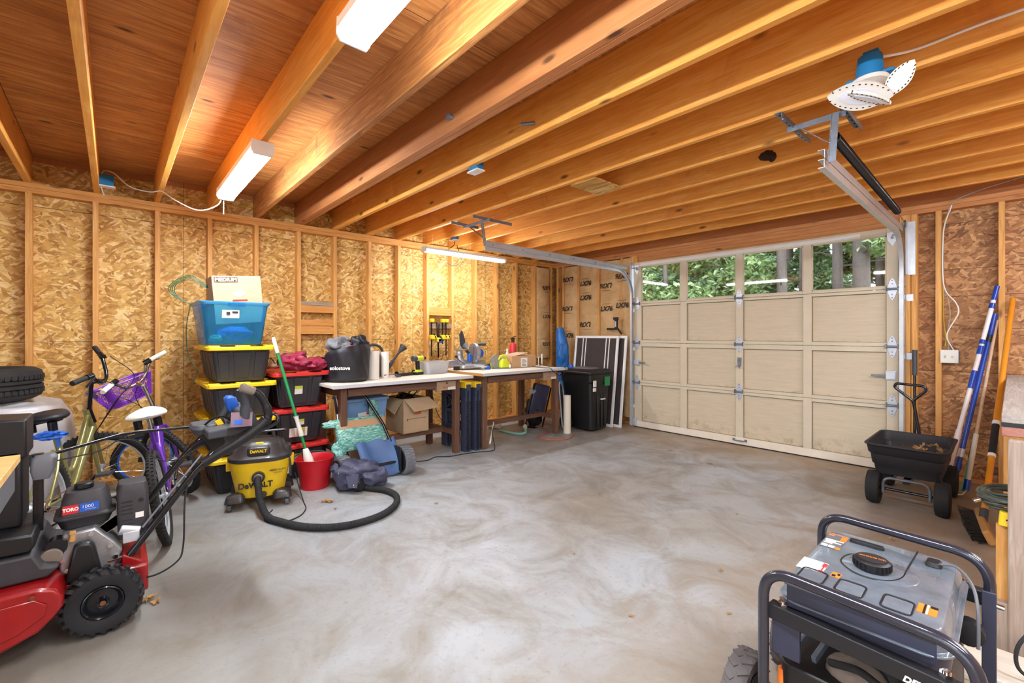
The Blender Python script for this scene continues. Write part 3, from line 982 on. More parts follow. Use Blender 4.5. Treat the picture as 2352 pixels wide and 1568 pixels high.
for loc, yv, zv, L_, W_ in (((-0.015, -0.12, -0.10), (0.66, 0.70, 0.32), (-0.12, 0.62, 0.78), 0.235, 0.062), ((0.105, -0.045, -0.05), (0.50, 0.50, 0.9), (-0.2, 0.90, 0.25), 0.15, 0.040), ((0.02, -0.13, -0.125), (0.70, 0.70, 0.10), (0.3, 0.05, 0.95), 0.19, 0.034)):
    aim(leaf_head('lamp_head', loc, (0, 0, 0), L_, W_), yv, zv)
MB().tube(spl([(0.03, 0.0, -0.07), (0.06, 0.005, -0.055), (0.09, 0.01, -0.065)], 5), 0.004, 8).build('lamp_arm', 'white_plastic', t)
tag(MB().tube(spl([(-0.40, 2.545, 2.515), (-0.28, 2.635, 2.535), (-0.1, 2.64, 2.545), (0.15, 2.64, 2.55), (0.6, 2.64, 2.60), (1.6, 2.64, 2.60)], 6), 0.006, 8, flat=1).build('cable', 'white_plastic'), 'white cable running along the joist from the blue ceiling box', 'cable')
MB().box(-0.262, -0.250, 2.625, 2.65, 2.522, 2.552).build('cable_clip', 'rust', [o for o in C.objects if o.name == 'cable'][0] if False else None) if False else None

# scrap of board bridging two joists, and small hardware on the joists
tag(MB().box(-2.32, -2.08, 2.692, 3.047, 2.452, 2.4635).box(-2.32, -2.30, 2.692, 3.047, 2.46, 2.463).build('board_scrap', 'osb_gold'), 'weathered strand board scrap nailed across two joists', 'board')
tag(MB().cyl((-2.15, 1.46, 2.53), (-2.15, 1.43, 2.53), 0.012, n=10).cyl((-2.15, 1.43, 2.53), (-2.15, 1.425, 2.53), 0.02, n=10).build('pipe_stub', 'galv_dull'), 'small metal pipe stub poking from the dark joist', 'pipe')
tag(MB().cyl((-1.88, 1.855, 2.53), (-1.94, 1.80, 2.525), 0.010, n=10).build('pipe_stub', 'galv_dull'), 'short grey pipe end beside a joist, above the floor centre', 'pipe')
tag(MB().ell((-1.155, 3.445, 2.545), (0.05, 0.02, 0.035), 12, 8, jit=0.5, seed=3).ell((-1.12, 3.445, 2.52), (0.03, 0.015, 0.03), 10, 6, jit=0.5, seed=4).build('mud_nest', 'nest_mud', smooth=False), 'dark brown mud nest stuck on the side of a joist', 'nest') if plain('nest_mud', S(56, 34, 22), 0.9, bmp=0.5) else None

# ---------------------------------------------------------------- switch on the door wall
t = thing('light_switch', 'white two-gang switch plate on the stud right of the overhead door', 'switch', (-0.37, YB - 0.005, 1.087))
MB().box(-0.055, 0.06, 0.0, 0.06, -0.05, 0.05).build('switch_box', 'blue_box', t)
MB().box(-0.058, 0.058, -0.008, -0.001, -0.058, 0.058).build('switch_plate', 'white_plastic', t, bev=0.003)
for x in (-0.023, 0.023):
    MB().box(x - 0.005, x + 0.005, -0.018, -0.0085, -0.012, 0.010).build('toggle', 'offwhite', t, bev=0.002)
cable('white cable dropping to the switch, bowing to the right of the stud', [(-0.352, 5.47, 2.41), (-0.40, 5.50, 2.25), (-0.412, 5.505, 2.085), (-0.412, 5.505, 1.80), (-0.39, 5.50, 1.66), (-0.325, 5.50, 1.55), (-0.315, 5.5, 1.46), (-0.37, 5.5, 1.33), (-0.385, 5.505, 1.25), (-0.345, 5.53, 1.142)], 0.005, 'white_plastic')
cable('thin white cable dropping straight to the switch beside the stud', [(-0.365, 5.48, 2.41), (-0.405, 5.515, 2.2), (-0.408, 5.515, 2.0), (-0.405, 5.515, 1.7), (-0.38, 5.51, 1.6), (-0.365, 5.51, 1.45), (-0.38, 5.51, 1.3), (-0.375, 5.53, 1.142)], 0.004, 'grey_cable')
cable('yellow cable stapled along the stud above the switch', [(-0.36, 5.54, 2.385), (-0.40, 5.545, 2.3), (-0.412, 5.55, 2.1), (-0.412, 5.55, 1.7), (-0.408, 5.55, 1.4), (-0.395, 5.55, 1.25), (-0.40, 5.55, 1.18)], 0.004)
cable('grey cables crossing the top plate right of the door', [(-0.36, 5.48, 2.40), (-0.33, 5.46, 2.445), (-0.22, 5.40, 2.475), (-0.05, 5.33, 2.50), (0.2, 5.2, 2.52)], 0.005, 'grey_cable')

# ---------------------------------------------------------------- outside: ground, trees
outside = struct(MB().grid(lambda u, v_: (-40 + 60 * u, 5.68 + 55 * v_, -0.15 + 0.5 * v_ * 3.2 * v_ + 0.25 * math.sin(u * 21) * v_), 40, 40).build('ground_outside', 'forest_floor')) if plain('forest_floor', S(104, 112, 62), 0.9, var=0.5, scale=2) else None
outside['kind'] = 'structure'
MB  # trees
wood('bark', S(86, 76, 70), S(112, 100, 94), S(136, 124, 118), axis=2, knots=False, size=2.0)
m, nt, b = newmat('leaf_green')
v = coords(nt)
n1 = noise(nt, v, 3.0, 4, 0.7)
nt.links.new(ramp(nt, n1, [(0.3, S(88, 118, 72)), (0.5, S(142, 168, 110)), (0.7, S(200, 214, 160))]), b.inputs['Base Color'])
b.inputs['Roughness'].default_value = 0.6
m, nt, b = newmat('leaf_dark')
n1 = noise(nt, coords(nt), 3.0, 4, 0.7)
nt.links.new(ramp(nt, n1, [(0.3, S(66, 98, 66)), (0.5, S(108, 138, 94)), (0.7, S(156, 180, 128))]), b.inputs['Base Color'])
b.inputs['Roughness'].default_value = 0.6
def leaves(q, rg, c, r, n, s):
    vs, fs = [], []
    for _ in range(n):
        while True:
            p = Vector((rg.uniform(-1, 1), rg.uniform(-1, 1), rg.uniform(-1, 1)))
            if 0.3 < p.length < 1:
                break
        p = Vector((c[0] + p.x * r[0], c[1] + p.y * r[1], c[2] + p.z * r[2]))
        e = Euler((rg.uniform(-.9, .9), rg.uniform(-.9, .9), rg.uniform(0, 6.3))).to_matrix()
        k = s * rg.uniform(0.6, 1.3)
        o = len(vs)
        vs += [p + e @ Vector(w) for w in ((-k, 0, 0), (0, -k * 0.5, k * 0.12), (k, 0, 0), (0, k * 0.5, k * 0.12))]
        fs.append((o, o + 1, o + 2, o + 3))
    q.add(vs, fs)
def tree(x, y, h, r, label, crown, seed, mat='leaf_green', name='forest_tree', lf=0.11):
    rg = random.Random(seed)
    t = thing(name, label, 'tree', (x, y, -0.1), group='trees beyond the overhead door')
    q = MB()
    q.tube([(0, 0, -0.1), (0.02, 0, h * 0.3), (0.06 * rg.uniform(-1, 1), 0, h * 0.7), (0, 0, h)], [r * 1.15, r, r * 0.8, r * 0.4], 14)
    for k in range(6):
        a, z = rg.uniform(0, 6.3), rg.uniform(0.25, 0.8) * h
        L = rg.uniform(0.6, 1.6)
        q.tube([(0, 0, z), (L * .5 * math.cos(a), L * .5 * math.sin(a), z + 0.15), (L * math.cos(a), L * math.sin(a), z + 0.2)], [r * 0.25, r * 0.15, 0.01], 6)
    q.build('trunk', 'bark', t)
    f = MB()
    for (cx_, cz_, rr, n) in crown:
        n = int(n * 2.2)
        leaves(f, rg, (cx_, rg.uniform(-.4, .4), cz_), (rr, rr, rr * 0.7), n, lf)
    f.build('foliage', mat, t, smooth=False)
    return t
def crown(rg, h, w, n, cnt, zlo=0.35):
    return [(rg.uniform(-w, w), rg.uniform(zlo, 1.0) * h, rg.uniform(0.5, 1.1), cnt) for _ in range(n)]
rg = random.Random(11)
DENS = 2.2
tree(-4.32, 14.0, 9, 0.13, 'tall straight grey trunk seen through the third pane', [(0.3, 6.5, 1.2, 300), (-0.5, 7.5, 1.2, 300)], 1)
tree(-4.35, 16.2, 9, 0.17, 'dark trunk just right of the tall grey one, third pane', [(-0.3, 7.5, 1.4, 300)], 2)
tree(-2.75, 15.2, 9, 0.20, 'thick dark trunk in the middle of the fourth pane', crown(rg, 7, 1.0, 4, 160, 0.5), 3)
tree(-3.35, 15.5, 9, 0.13, 'slimmer trunk left of the thick one, fourth pane', crown(rg, 7, 1.0, 4, 160, 0.45), 4)
tree(-2.35, 16.4, 9, 0.10, 'slender trunk near the right edge of the fourth pane', crown(rg, 7, 1.0, 5, 160, 0.45), 5)
tree(-9.2, 15.0, 8, 0.10, 'grey trunk among leaves seen through the first pane', crown(rg, 6, 1.4, 9, 340, 0.2), 6)
tree(-7.3, 13.0, 7, 0.08, 'leafy young tree filling the second pane', crown(rg, 5, 1.2, 10, 360, 0.2), 7)
tree(-6.2, 14.2, 7, 0.09, 'leafy tree between the second and third panes', crown(rg, 5, 1.0, 7, 300, 0.3), 8)
tree(-8.3, 17.5, 8, 0.11, 'bushy tree behind, between the first and second panes', crown(rg, 7, 1.8, 10, 340, 0.15), 9, 'leaf_dark')
tree(-5.6, 19.0, 9, 0.14, 'bushy dark tree behind the third pane', crown(rg, 7, 1.8, 12, 320, 0.1), 10, 'leaf_dark')
tree(-11.6, 19.0, 9, 0.14, 'bushy dark tree behind the first pane', crown(rg, 7, 1.8, 12, 340, 0.1), 12, 'leaf_dark')
tree(-3.4, 22.0, 9, 0.14, 'distant bushy tree left of the thick trunk', crown(rg, 6, 2.0, 12, 300, 0.1), 13, 'leaf_dark')
tree(-1.4, 21.0, 9, 0.14, 'distant bushy tree at the far right of the panes', crown(rg, 6, 2.0, 10, 300, 0.1), 14, 'leaf_dark')
for k in range(9):
    tree(-14.5 + 1.75 * k + 0.5 * math.sin(k * 3), 23.5 + 1.5 * math.cos(k * 5), 9, 0.12, 'tree in the dense background row behind the others', crown(rg, 7, 1.6, 12, 300, 0.05), 60 + k, 'leaf_dark' if k % 2 else 'leaf_green', lf=0.15)
for k, (x, y, z, w) in enumerate(((-9.6, 13.2, 1.5, 1.3), (-7.6, 12.0, 1.2, 1.0), (-5.4, 13.0, 1.1, 1.1), (-3.6, 13.4, 1.2, 0.9), (-2.0, 13.6, 0.9, 0.7), (-6.4, 16.5, 1.9, 1.5), (-3.6, 18.0, 1.8, 1.5), (-1.8, 18.0, 1.6, 1.3))):
    f = MB()
    leaves(f, random.Random(40 + k), (0, 0, z * 0.6 + 0.4), (w, 0.8, z * 0.8), 2600, 0.10)
    tag(f.build('forest_shrub', 'leaf_green', smooth=False), ['low leafy shrub seen through the panes of the overhead door'][0], 'shrub', 'shrubs beyond the overhead door').location = (x, y, 0)
# ================================================================ middle left: totes, vacuum, sweeper
from mathutils import noise as mn
def lump(q, c, r, seed=0, amp=0.18, fr=2.5, n=40, m=24, zmin=None, sq=1.0, fold=0.0):
    """a soft crumpled volume: noisy super-ellipsoid, flattened where it rests"""
    off = Vector((seed * 3.1, seed * 1.7, seed * 5.3))
    vs, fs = [], []
    def pw(x):
        return math.copysign(abs(x) ** sq, x)
    for i in range(m + 1):
        t = PI * i / m
        for k in range(n):
            a = 2 * PI * k / n
            d = Vector((pw(math.sin(t)) * pw(math.cos(a)), pw(math.sin(t)) * pw(math.sin(a)), pw(math.cos(t))))
            s_ = 1 + amp * mn.noise(d * fr * 0.8 + off) + amp * 0.22 * mn.noise(d * fr * 2.4 + off)
            if fold:
                s_ += fold * 0.7 * (0.3 - abs(mn.noise(d * fr * 1.1 + off * 2)))
            p = Vector((c[0] + d.x * r[0] * s_, c[1] + d.y * r[1] * s_, c[2] + d.z * r[2] * s_))
            if zmin is not None and p.z < zmin:
                p.z = zmin
            vs.append(p)
    for i in range(m):
        for k in range(n):
            fs.append((i * n + k, (i + 1) * n + k, (i + 1) * n + (k + 1) % n, i * n + (k + 1) % n))
    return q.add(vs, fs)

plain('tote_black', S(50, 50, 55), 0.5, var=0.08, bmp=0.08)
plain('lid_yellow', S(246, 206, 24), 0.4, var=0.05)
plain('lid_red', S(206, 44, 40), 0.4, var=0.06)
plain('paper_white', S(238, 236, 230), 0.7, var=0.02)
plain('label_green', S(196, 214, 60), 0.6, var=0.04)
plain('label_yellow', S(236, 196, 60), 0.6, var=0.15)
plain('kraft_box', S(190, 154, 116), 0.75, var=0.05)
plain('kraft_light', S(190, 164, 132), 0.75, var=0.05)
plain('print_brown', S(112, 84, 64), 0.8)
plain('blue_clear', S(92, 186, 240), 0.12, var=0.05, trans=0.85, ior=1.08)
plain('blue_rim', S(70, 160, 220), 0.3, var=0.05)
plain('blue_cloth', S(20, 110, 190), 0.7, var=0.3, bmp=0.3)
plain('teal_cloth', S(60, 180, 150), 0.7, var=0.2)
plain('red_cloth', S(140, 34, 62), 0.45, var=0.25, scale=8, bmp=0.3, bscale=30)
plain('mop_green', S(24, 140, 76), 0.35, var=0.05)
plain('mop_white', S(236, 234, 228), 0.8, var=0.05, bmp=0.5, bscale=200)
plain('bucket_red', S(196, 22, 36), 0.45, var=0.05, bmp=0.05)
plain('vac_yellow', S(238, 200, 22), 0.42, var=0.05)
plain('vac_black', S(48, 45, 46), 0.4, var=0.18, coat=0.2)
plain('dust_grey', S(120, 108, 98), 0.8, var=0.2)
plain('tarp_navy', S(66, 68, 92), 0.55, var=0.25, scale=6, bmp=0.35, bscale=14)
plain('canvas_blue', S(74, 104, 150), 0.6, var=0.15, scale=6, bmp=0.3, bscale=10)
plain('green_wire', S(40, 92, 56), 0.5)

def tote(label, z, lid, stack, loc, group, h=0.298, sx=0.70, sy=0.415, stickers=()):
    """black storage tote: ribbed tapered body under a stepped lid; front faces +x"""
    t = thing('storage_tote', label, 'tote', (loc[0], loc[1], z), loc[2] if len(loc) > 2 else 0, group)
    q = MB()
    q.frustum((0, 0, 0.002), (sx * 0.86, sy * 0.84), (0, 0, h - 0.036), (sx, sy), 0.03, 0.035, 5)
    # raised panels on the end and on the side
    for y in (-0.135, 0.0, 0.135):
        w = 0.038 if y else 0.062
        q.add([(sx * 0.43 + 0.008, y * .86 - w * .8, 0.03), (sx * 0.43 + 0.008, y * .86 + w * .8, 0.03), (sx * 0.5 + 0.006, y + w, h - 0.06), (sx * 0.5 + 0.006, y - w, h - 0.06),
               (sx * 0.43 - 0.01, y * .86 - w * .8 - .004, 0.022), (sx * 0.43 - 0.01, y * .86 + w * .8 + .004, 0.022), (sx * 0.5 - 0.01, y + w + .006, h - 0.05), (sx * 0.5 - 0.01, y - w - .006, h - 0.05)],
              [(0, 1, 2, 3), (4, 5, 1, 0), (5, 6, 2, 1), (6, 7, 3, 2), (7, 4, 0, 3)])
    for x in (-0.24, -0.08, 0.08, 0.24):
        for s in (-1, 1):
            q.add([(x - .05, s * (sy * 0.42 + .008), 0.03), (x + .05, s * (sy * 0.42 + .008), 0.03), (x + .06, s * (sy * .5 + .006), h - .06), (x - .06, s * (sy * .5 + .006), h - .06),
                   (x - .054, s * (sy * 0.42 - .01), 0.022), (x + .054, s * (sy * 0.42 - .01), 0.022), (x + .066, s * (sy * .5 - .01), h - .05), (x - .066, s * (sy * .5 - .01), h - .05)],
                  [(0, 1, 2, 3), (4, 5, 1, 0), (5, 6, 2, 1), (6, 7, 3, 2), (7, 4, 0, 3)])
    q.build('tote_body', 'tote_black', t, bev=0.003)
    q = MB()
    L, W = sx + 0.09, sy + 0.085
    q.rloft([((0, 0, h - 0.040), (L, W), 0.045), ((0, 0, h - 0.012), (L, W), 0.045), ((0, 0, h - 0.010), (L - 0.02, W - 0.02), 0.04), ((0, 0, h - 0.014), (L - 0.10, W - 0.09), 0.03)], 5)
    for x0, x1, y0, y1 in ((L / 2 - 0.06, L / 2 - 0.008, -0.05, 0.05), (L / 2 - 0.06, L / 2 - 0.008, -W / 2 + .01, -0.16), (L / 2 - 0.06, L / 2 - 0.008, 0.16, W / 2 - .01),
                           (-L / 2 + 0.008, -L / 2 + 0.06, -0.05, 0.05), (-0.12, 0.12, -W / 2 + 0.008, -W / 2 + 0.05), (-0.12, 0.12, W / 2 - 0.05, W / 2 - 0.008)):
        q.box(x0, x1, y0, y1, h - 0.02, h)
    q.build('tote_lid', lid, t, bev=0.004)
    for (y, zz, w, hh, m_) in stickers:
        def xf(z_):
            return sx * 0.5 * (0.86 + 0.14 * z_ / (h - .036)) + 0.0095
        q = MB().add([(xf(zz), y - w / 2, zz), (xf(zz), y + w / 2, zz), (xf(zz + hh), y + w / 2, zz + hh), (xf(zz + hh), y - w / 2, zz + hh),
                      (xf(zz) - .002, y - w / 2, zz), (xf(zz) - .002, y + w / 2, zz), (xf(zz + hh) - .002, y + w / 2, zz + hh), (xf(zz + hh) - .002, y - w / 2, zz + hh)],
                     [(0, 1, 2, 3), (7, 6, 5, 4), (0, 4, 5, 1), (1, 5, 6, 2), (2, 6, 7, 3), (3, 7, 4, 0)])
        q.build('sticker', m_, t)
    return t
gy = 'black totes with yellow lids in the tall stack'
YX = -4.54
words = ['black tote with yellow lid, bottom of the left stack', 'black tote with yellow lid, second from the floor in the left stack', 'black tote with yellow lid, third from the floor, behind the snow thrower handles', 'black tote with yellow lid directly under the blue bin']
zt = [0.0, 0.298, 0.596, 0.894]
for k in range(4):
    tote(words[k], zt[k], 'lid_yellow', 0, (YX + (0.02, 0.0, 0.015, 0.0)[k], 0.785 + (0.012, 0.0, 0.0, 0.0)[k]), gy)
gr = 'black totes with red lids in the second stack'
RX = -4.555
st1 = ((-0.02, 0.16, 0.065, 0.028, 'label_green'), (-0.02, 0.115, 0.065, 0.045, 'paper_white'))
tote('black tote with red lid, at the floor behind the red bucket', 0.0, 'lid_red', 0, (RX, 1.245), gr, 0.318, 0.70, 0.39, ((-0.03, 0.20, 0.06, 0.03, 'label_green'), (-0.03, 0.16, 0.06, 0.04, 'paper_white'), (-0.11, 0.06, 0.05, 0.09, 'paper_white')))
tote('black tote with red lid, middle of the stack, two stickers on its end', 0.318, 'lid_red', 0, (RX, 1.245), gr, 0.318, 0.70, 0.39, ((0.0, 0.19, 0.05, 0.022, 'label_green'), (0.0, 0.16, 0.05, 0.03, 'paper_white'), (-0.02, 0.055, 0.15, 0.08, 'paper_white'), (0.0, 0.056, 0.07, 0.078, 'label_yellow')))
tote('black tote with red lid, topmost of its stack, under the maroon bag', 0.636, 'lid_red', 0, (RX, 1.245), gr, 0.318, 0.70, 0.39, st1)

# blue translucent bin with loose contents
t = thing('storage_bin', 'translucent blue storage bin on top of the yellow-lidded totes', 'bin', (-4.50, 0.745, 1.193))
q = MB()
q.rloft([((0, 0, 0.003), (0.50, 0.39), 0.03), ((0, 0, 0.34), (0.60, 0.475), 0.04), ((0, 0, 0.336), (0.588, 0.463), 0.038), ((0, 0, 0.008), (0.488, 0.378), 0.03)], 5, (1, 1))
q.build('bin_body', 'blue_clear', t)
q = MB().rloft([((0, 0, 0.326), (0.604, 0.479), 0.04), ((0, 0, 0.345), (0.63, 0.51), 0.045), ((0, 0, 0.353), (0.63, 0.51), 0.045), ((0, 0, 0.353), (0.585, 0.462), 0.038), ((0, 0, 0.330), (0.585, 0.462), 0.038)], 5, (0, 0))
q.build('bin_rim', 'blue_rim', t)
MB().box(0.295, 0.318, -0.06, 0.06, 0.315, 0.345).build('bin_handle', 'blue_clear', t, bev=0.004)
MB().add([(0.288, -0.10, 0.22), (0.288, 0.02, 0.22), (0.300, 0.02, 0.285), (0.300, -0.10, 0.285), (0.286, -0.10, 0.22), (0.286, 0.02, 0.22), (0.298, 0.02, 0.285), (0.298, -0.10, 0.285)],
         [(0, 1, 2, 3), (7, 6, 5, 4), (0, 4, 5, 1), (1, 5, 6, 2), (2, 6, 7, 3), (3, 7, 4, 0)]).build('paper_label', 'paper_white', t)
MB().box(0.2995, 0.3005, -0.07, -0.045, 0.245, 0.27).box(0.3, 0.301, -0.03, 0.01, 0.26, 0.275).build('label_print', 'stamp_ink', t)
tag(lump(MB(), (-4.44, 0.76, 1.28), (0.17, 0.13, 0.075), 3, 0.3, zmin=1.206, fold=0.2).build('folded_cloth', 'blue_cloth'), 'bright blue cloth bundled inside the blue bin', 'cloth')
tag(lump(MB(), (-4.40, 0.63, 1.245), (0.12, 0.045, 0.034), 5, 0.3, zmin=1.206).build('folded_cloth', 'teal_cloth'), 'small green cloth in the corner of the blue bin', 'cloth')
# cardboard box standing in the bin
t = thing('cardboard_box', 'MEDIUM cardboard moving box standing inside the blue bin', 'box', (-4.50, 0.79, 1.375), rot=(0.08, 0, 0))
MB().box(-0.17, 0.14, -0.165, 0.195, 0.0, 0.40).build('box_body', 'kraft_light', t, bev=0.003)
MB().box(0.14, 0.142, -0.15, 0.02, 0.345, 0.39).build('printed_band', 'print_brown', t)
text('MEDIUM', 0.042, 'paper_white', t, (0.1435, -0.065, 0.367), (PI / 2, 0, PI / 2), bold=0.001)
MB().prism([(0.045 * math.cos(a) + 0.02, 0.255 + (0.03 if a > PI else 0.02) * math.sin(a)) for a in [2 * PI * k / 16 for k in range(16)]], 0.1405, 0.1425, 'yz').build('hand_hole', 'paper_white', t)
MB().box(0.1405, 0.142, -0.03, 0.08, 0.188, 0.2).build('printed_stripe', 'lid_red', t)
# green wire coil hooked behind the box and running down the stack
t = thing('string_lights', 'green wire coil looping out of the blue bin and down the stack', 'wire', (-4.62, 0.50, 1.60))
q = MB()
for k in range(4):
    q.tube(spl([(0.05, 0.08 + .01 * k, 0.08), (0.02, -0.02, 0.14 + .012 * k), (0, -0.11 - .012 * k, 0.10), (0.0, -0.12 - .01 * k, 0.02), (0.02, -0.03, -0.06), (0.05, 0.06, -0.05)], 8), 0.0035, 6)
q.build('coil', 'green_wire', t)
MB().tube(spl([(0.02, -0.02, -0.07), (0.0, -0.045, -0.25), (0.03, -0.045, -0.42), (0.09, -0.03, -0.52), (0.12, 0.01, -0.62), (0.12, -0.01, -0.72)], 8), 0.0035, 6).build('loose_end', 'green_wire', t)

# maroon bag and odds on the red lid
tag(lump(lump(MB(), (-4.32, 1.22, 1.03), (0.16, 0.13, 0.085), 8, 0.35, zmin=0.957, fold=0.35), (-4.30, 1.38, 1.005), (0.15, 0.105, 0.065), 9, 0.3, zmin=0.957, fold=0.35).build('cloth_bag', 'red_cloth'), 'crumpled maroon bag lying on the topmost red-lidded tote', 'bag')
t = thing('hand_tool', 'dark folding tool with wire arms behind the maroon bag', 'tool', (-4.62, 1.10, 0.957))
MB().tube([(0, -0.10, 0.10), (0, 0.0, 0.10), (0, -0.05, 0.01), (0, -0.10, 0.10)], 0.006, 6).tube([(0, 0.0, 0.10), (0, 0.06, 0.01), (0, 0.10, 0.10)], 0.006, 6).build('wire_frame', 'black_steel', t)
MB().cyl((0.05, -0.12, 0.02), (0.05, 0.04, 0.03), 0.015, 0.02).build('tool_handle', 'kraft_box', t)

# ---------------------------------------------------------------- mop and bucket
t = thing('bucket', 'red plastic bucket with a mop standing in it', 'bucket', (-3.915, 1.265, 0))
prof = [(0.0, 0.004), (0.108, 0.004), (0.112, 0.0), (0.114, 0.01), (0.138, 0.20), (0.146, 0.235), (0.150, 0.248), (0.147, 0.251), (0.141, 0.245), (0.132, 0.20), (0.108, 0.012), (0.0, 0.012)]
q = MB()
def bk(u, v_):
    i = min(int(v_ * (len(prof) - 1)), len(prof) - 2)
    f = v_ * (len(prof) - 1) - i
    r = prof[i][0] * (1 - f) + prof[i + 1][0] * f
    z = prof[i][1] * (1 - f) + prof[i + 1][1] * f
    a = 2 * PI * u
    sp = math.exp(-(((a - 4.9 + PI) % (2 * PI) - PI) / 0.25) ** 2)   # pouring lip
    if z > 0.2:
        r += 0.02 * sp * (z - 0.2) / 0.05
        z -= 0.006 * sp
    return (r * math.cos(a), r * math.sin(a), z)
q.grid(bk, 48, len(prof), closed_u=True)
q.build('bucket_body', 'bucket_red', t)
MB().tube(spl([(-0.02, -0.148, 0.235), (-0.07, -0.14, 0.262), (-0.13, -0.07, 0.268), (-0.152, 0.02, 0.262), (-0.13, 0.1, 0.255), (-0.04, 0.145, 0.235)], 8), 0.006, 8).build('bail_handle', 'dark_grey', t)
t = thing('mop', 'green-handled mop with white head standing in the red bucket', 'mop', (0, 0, 0))
a, b_ = Vector((-3.865, 1.255, 0.03)), Vector((-4.10, 0.99, 1.255))
P_ = lambda f: a.lerp(b_, f)
MB().tube([P_(0.20), P_(0.90)], 0.0125, 14).build('handle', 'mop_green', t)
MB().tube([P_(0.895), P_(0.99), P_(1.0)], [0.0145, 0.0145, 0.010], 14).build('handle_cap', 'white_plastic', t)
MB().tube([P_(0.33), P_(0.345), P_(0.42), P_(0.46), P_(0.465)], [0.019, 0.021, 0.016, 0.019, 0.022], 16).build('wringer_sleeve', 'white_plastic', t)
MB().tube([P_(0.0), P_(0.03), P_(0.18), P_(0.24), P_(0.245)], [0.03, 0.042, 0.036, 0.022, 0.018], 20).build('mop_head', 'mop_white', t)

# ---------------------------------------------------------------- wet and dry vacuum
t = thing('shop_vacuum', 'yellow and black wet and dry vacuum with a long black hose', 'vacuum cleaner', (-3.845, 0.845, 0), math.radians(72))
# local frame: front is -y
q = MB()
q.rloft([((0, 0, 0.075), (0.30, 0.28), 0.11), ((0, 0, 0.10), (0.325, 0.30), 0.12), ((0, 0, 0.30), (0.40, 0.36), 0.14), ((0, 0, 0.345), (0.41, 0.37), 0.14)], 8)
for s in (-1, 1):
    q.box(s * 0.17, s * 0.225, -0.05, 0.05, 0.265, 0.342)
q.build('tank', 'vac_yellow', t, bev=0.006)
q = MB().rloft([((0, 0, 0.345), (0.425, 0.385), 0.14), ((0, 0, 0.372), (0.425, 0.385), 0.14), ((0, 0, 0.40), (0.36, 0.33), 0.13), ((0, 0, 0.46), (0.30, 0.28), 0.10), ((0, 0, 0.485), (0.22, 0.20), 0.08)], 8)
for s in (-1, 1):
    q.rloft([((s * 0.155, 0, 0.35), (0.11, 0.16), 0.04), ((s * 0.155, 0, 0.42), (0.10, 0.14), 0.04), ((s * 0.15, 0, 0.432), (0.07, 0.1), 0.03)], 5)
q.build('motor_head', 'vac_black', t, bev=0.003)
q = MB().box(-0.075, 0.075, -0.175, -0.05, 0.372, 0.455)
q.build('filter_cover', 'vac_black', t, bev=0.02, seg=4)
q = MB()
for k in range(3):
    q.box(-0.055, 0.055, -0.1785, -0.174, 0.381 + 0.010 * k, 0.385 + 0.010 * k)
q.build('vent_slots', 'hole_dark', t)
MB().box(-0.05, 0.05, -0.178, -0.1745, 0.414, 0.434).build('name_badge', 'vac_black', t)
text('DeWALT', 0.030, 'vac_yellow', t, (0, -0.1795, 0.424), (PI / 2, 0, 0), bold=0.0012, xs=0.9)
text('DeWALT', 0.058, 'stamp_ink', t, (-0.02, -0.166, 0.175), (PI / 2 - 0.13, 0, 0), bold=0.0022, xs=0.95)
text('HEAVY DUTY', 0.018, 'stamp_ink', t, (0.125, -0.172, 0.275), (PI / 2 - 0.13, 0, 0.16), bold=0.0004)
text('CAPACITY', 0.012, 'stamp_ink', t, (0.125, -0.171, 0.255), (PI / 2 - 0.13, 0, 0.16))
MB().box(-0.025, 0.03, -0.13, -0.09, 0.462, 0.478).build('power_switch', 'vac_yellow', t, bev=0.006)
# carry handle
MB().tube(rnd([(-0.06, 0.02, 0.46), (-0.06, 0.02, 0.53), (0.16, 0.02, 0.535), (0.17, 0.02, 0.525)], 0.03), [0.016] * 13 + [0.012], 12, flat=0.7).tube([(0.08, 0.02, 0.53), (0.085, 0.02, 0.47)], 0.014, 10).build('carry_handle', 'vac_black', t)
# inlet and wheels on four feet
MB().lathe([(0.042, -0.20), (0.044, -0.17), (0.036, -0.165), (0.036, -0.14)], (0.0, 0, 0.235), 'y', 24).build('hose_inlet', 'vac_black', t)
MB().lathe([(0.026, -0.215), (0.030, -0.20), (0.030, -0.19)], (0.0, 0, 0.235), 'y', 20).build('hose_collar', 'dust_grey', t)
MB().lathe([(0.018, -0.19), (0.024, -0.15), (0.024, -0.13)], (0.03, 0, 0.10), 'y', 16).build('drain_plug', 'vac_black', t)
for sx_, sy_ in ((-1, -1), (1, -1), (-1, 1), (1, 1)):
    f = MB().rloft([((sx_ * 0.155, sy_ * 0.13, 0.06), (0.13, 0.10), 0.03), ((sx_ * 0.15, sy_ * 0.125, 0.10), (0.12, 0.09), 0.03), ((sx_ * 0.14, sy_ * 0.12, 0.12), (0.07, 0.05), 0.02)], 5).build('caster_foot', 'vac_black', t, bev=0.003)
    cx_, cy_ = sx_ * 0.185, sy_ * 0.145
    MB().cyl((cx_ - 0.011, cy_, 0.0265), (cx_ + 0.011, cy_, 0.0265), 0.026, n=20).build('caster_wheel', 'grey_plastic', f)
    MB().box(cx_ - 0.016, cx_ - 0.0125, cy_ - 0.015, cy_ + 0.015, 0.02, 0.06).box(cx_ + 0.0125, cx_ + 0.016, cy_ - 0.015, cy_ + 0.015, 0.02, 0.06).build('caster_fork', 'dark_grey', f)
MB().tube(spl([(0.19, -0.08, 0.36), (0.205, -0.09, 0.30), (0.205, -0.085, 0.21), (0.21, -0.08, 0.20)], 6), 0.008, 8).build('lid_latch', 'dark_grey', t)
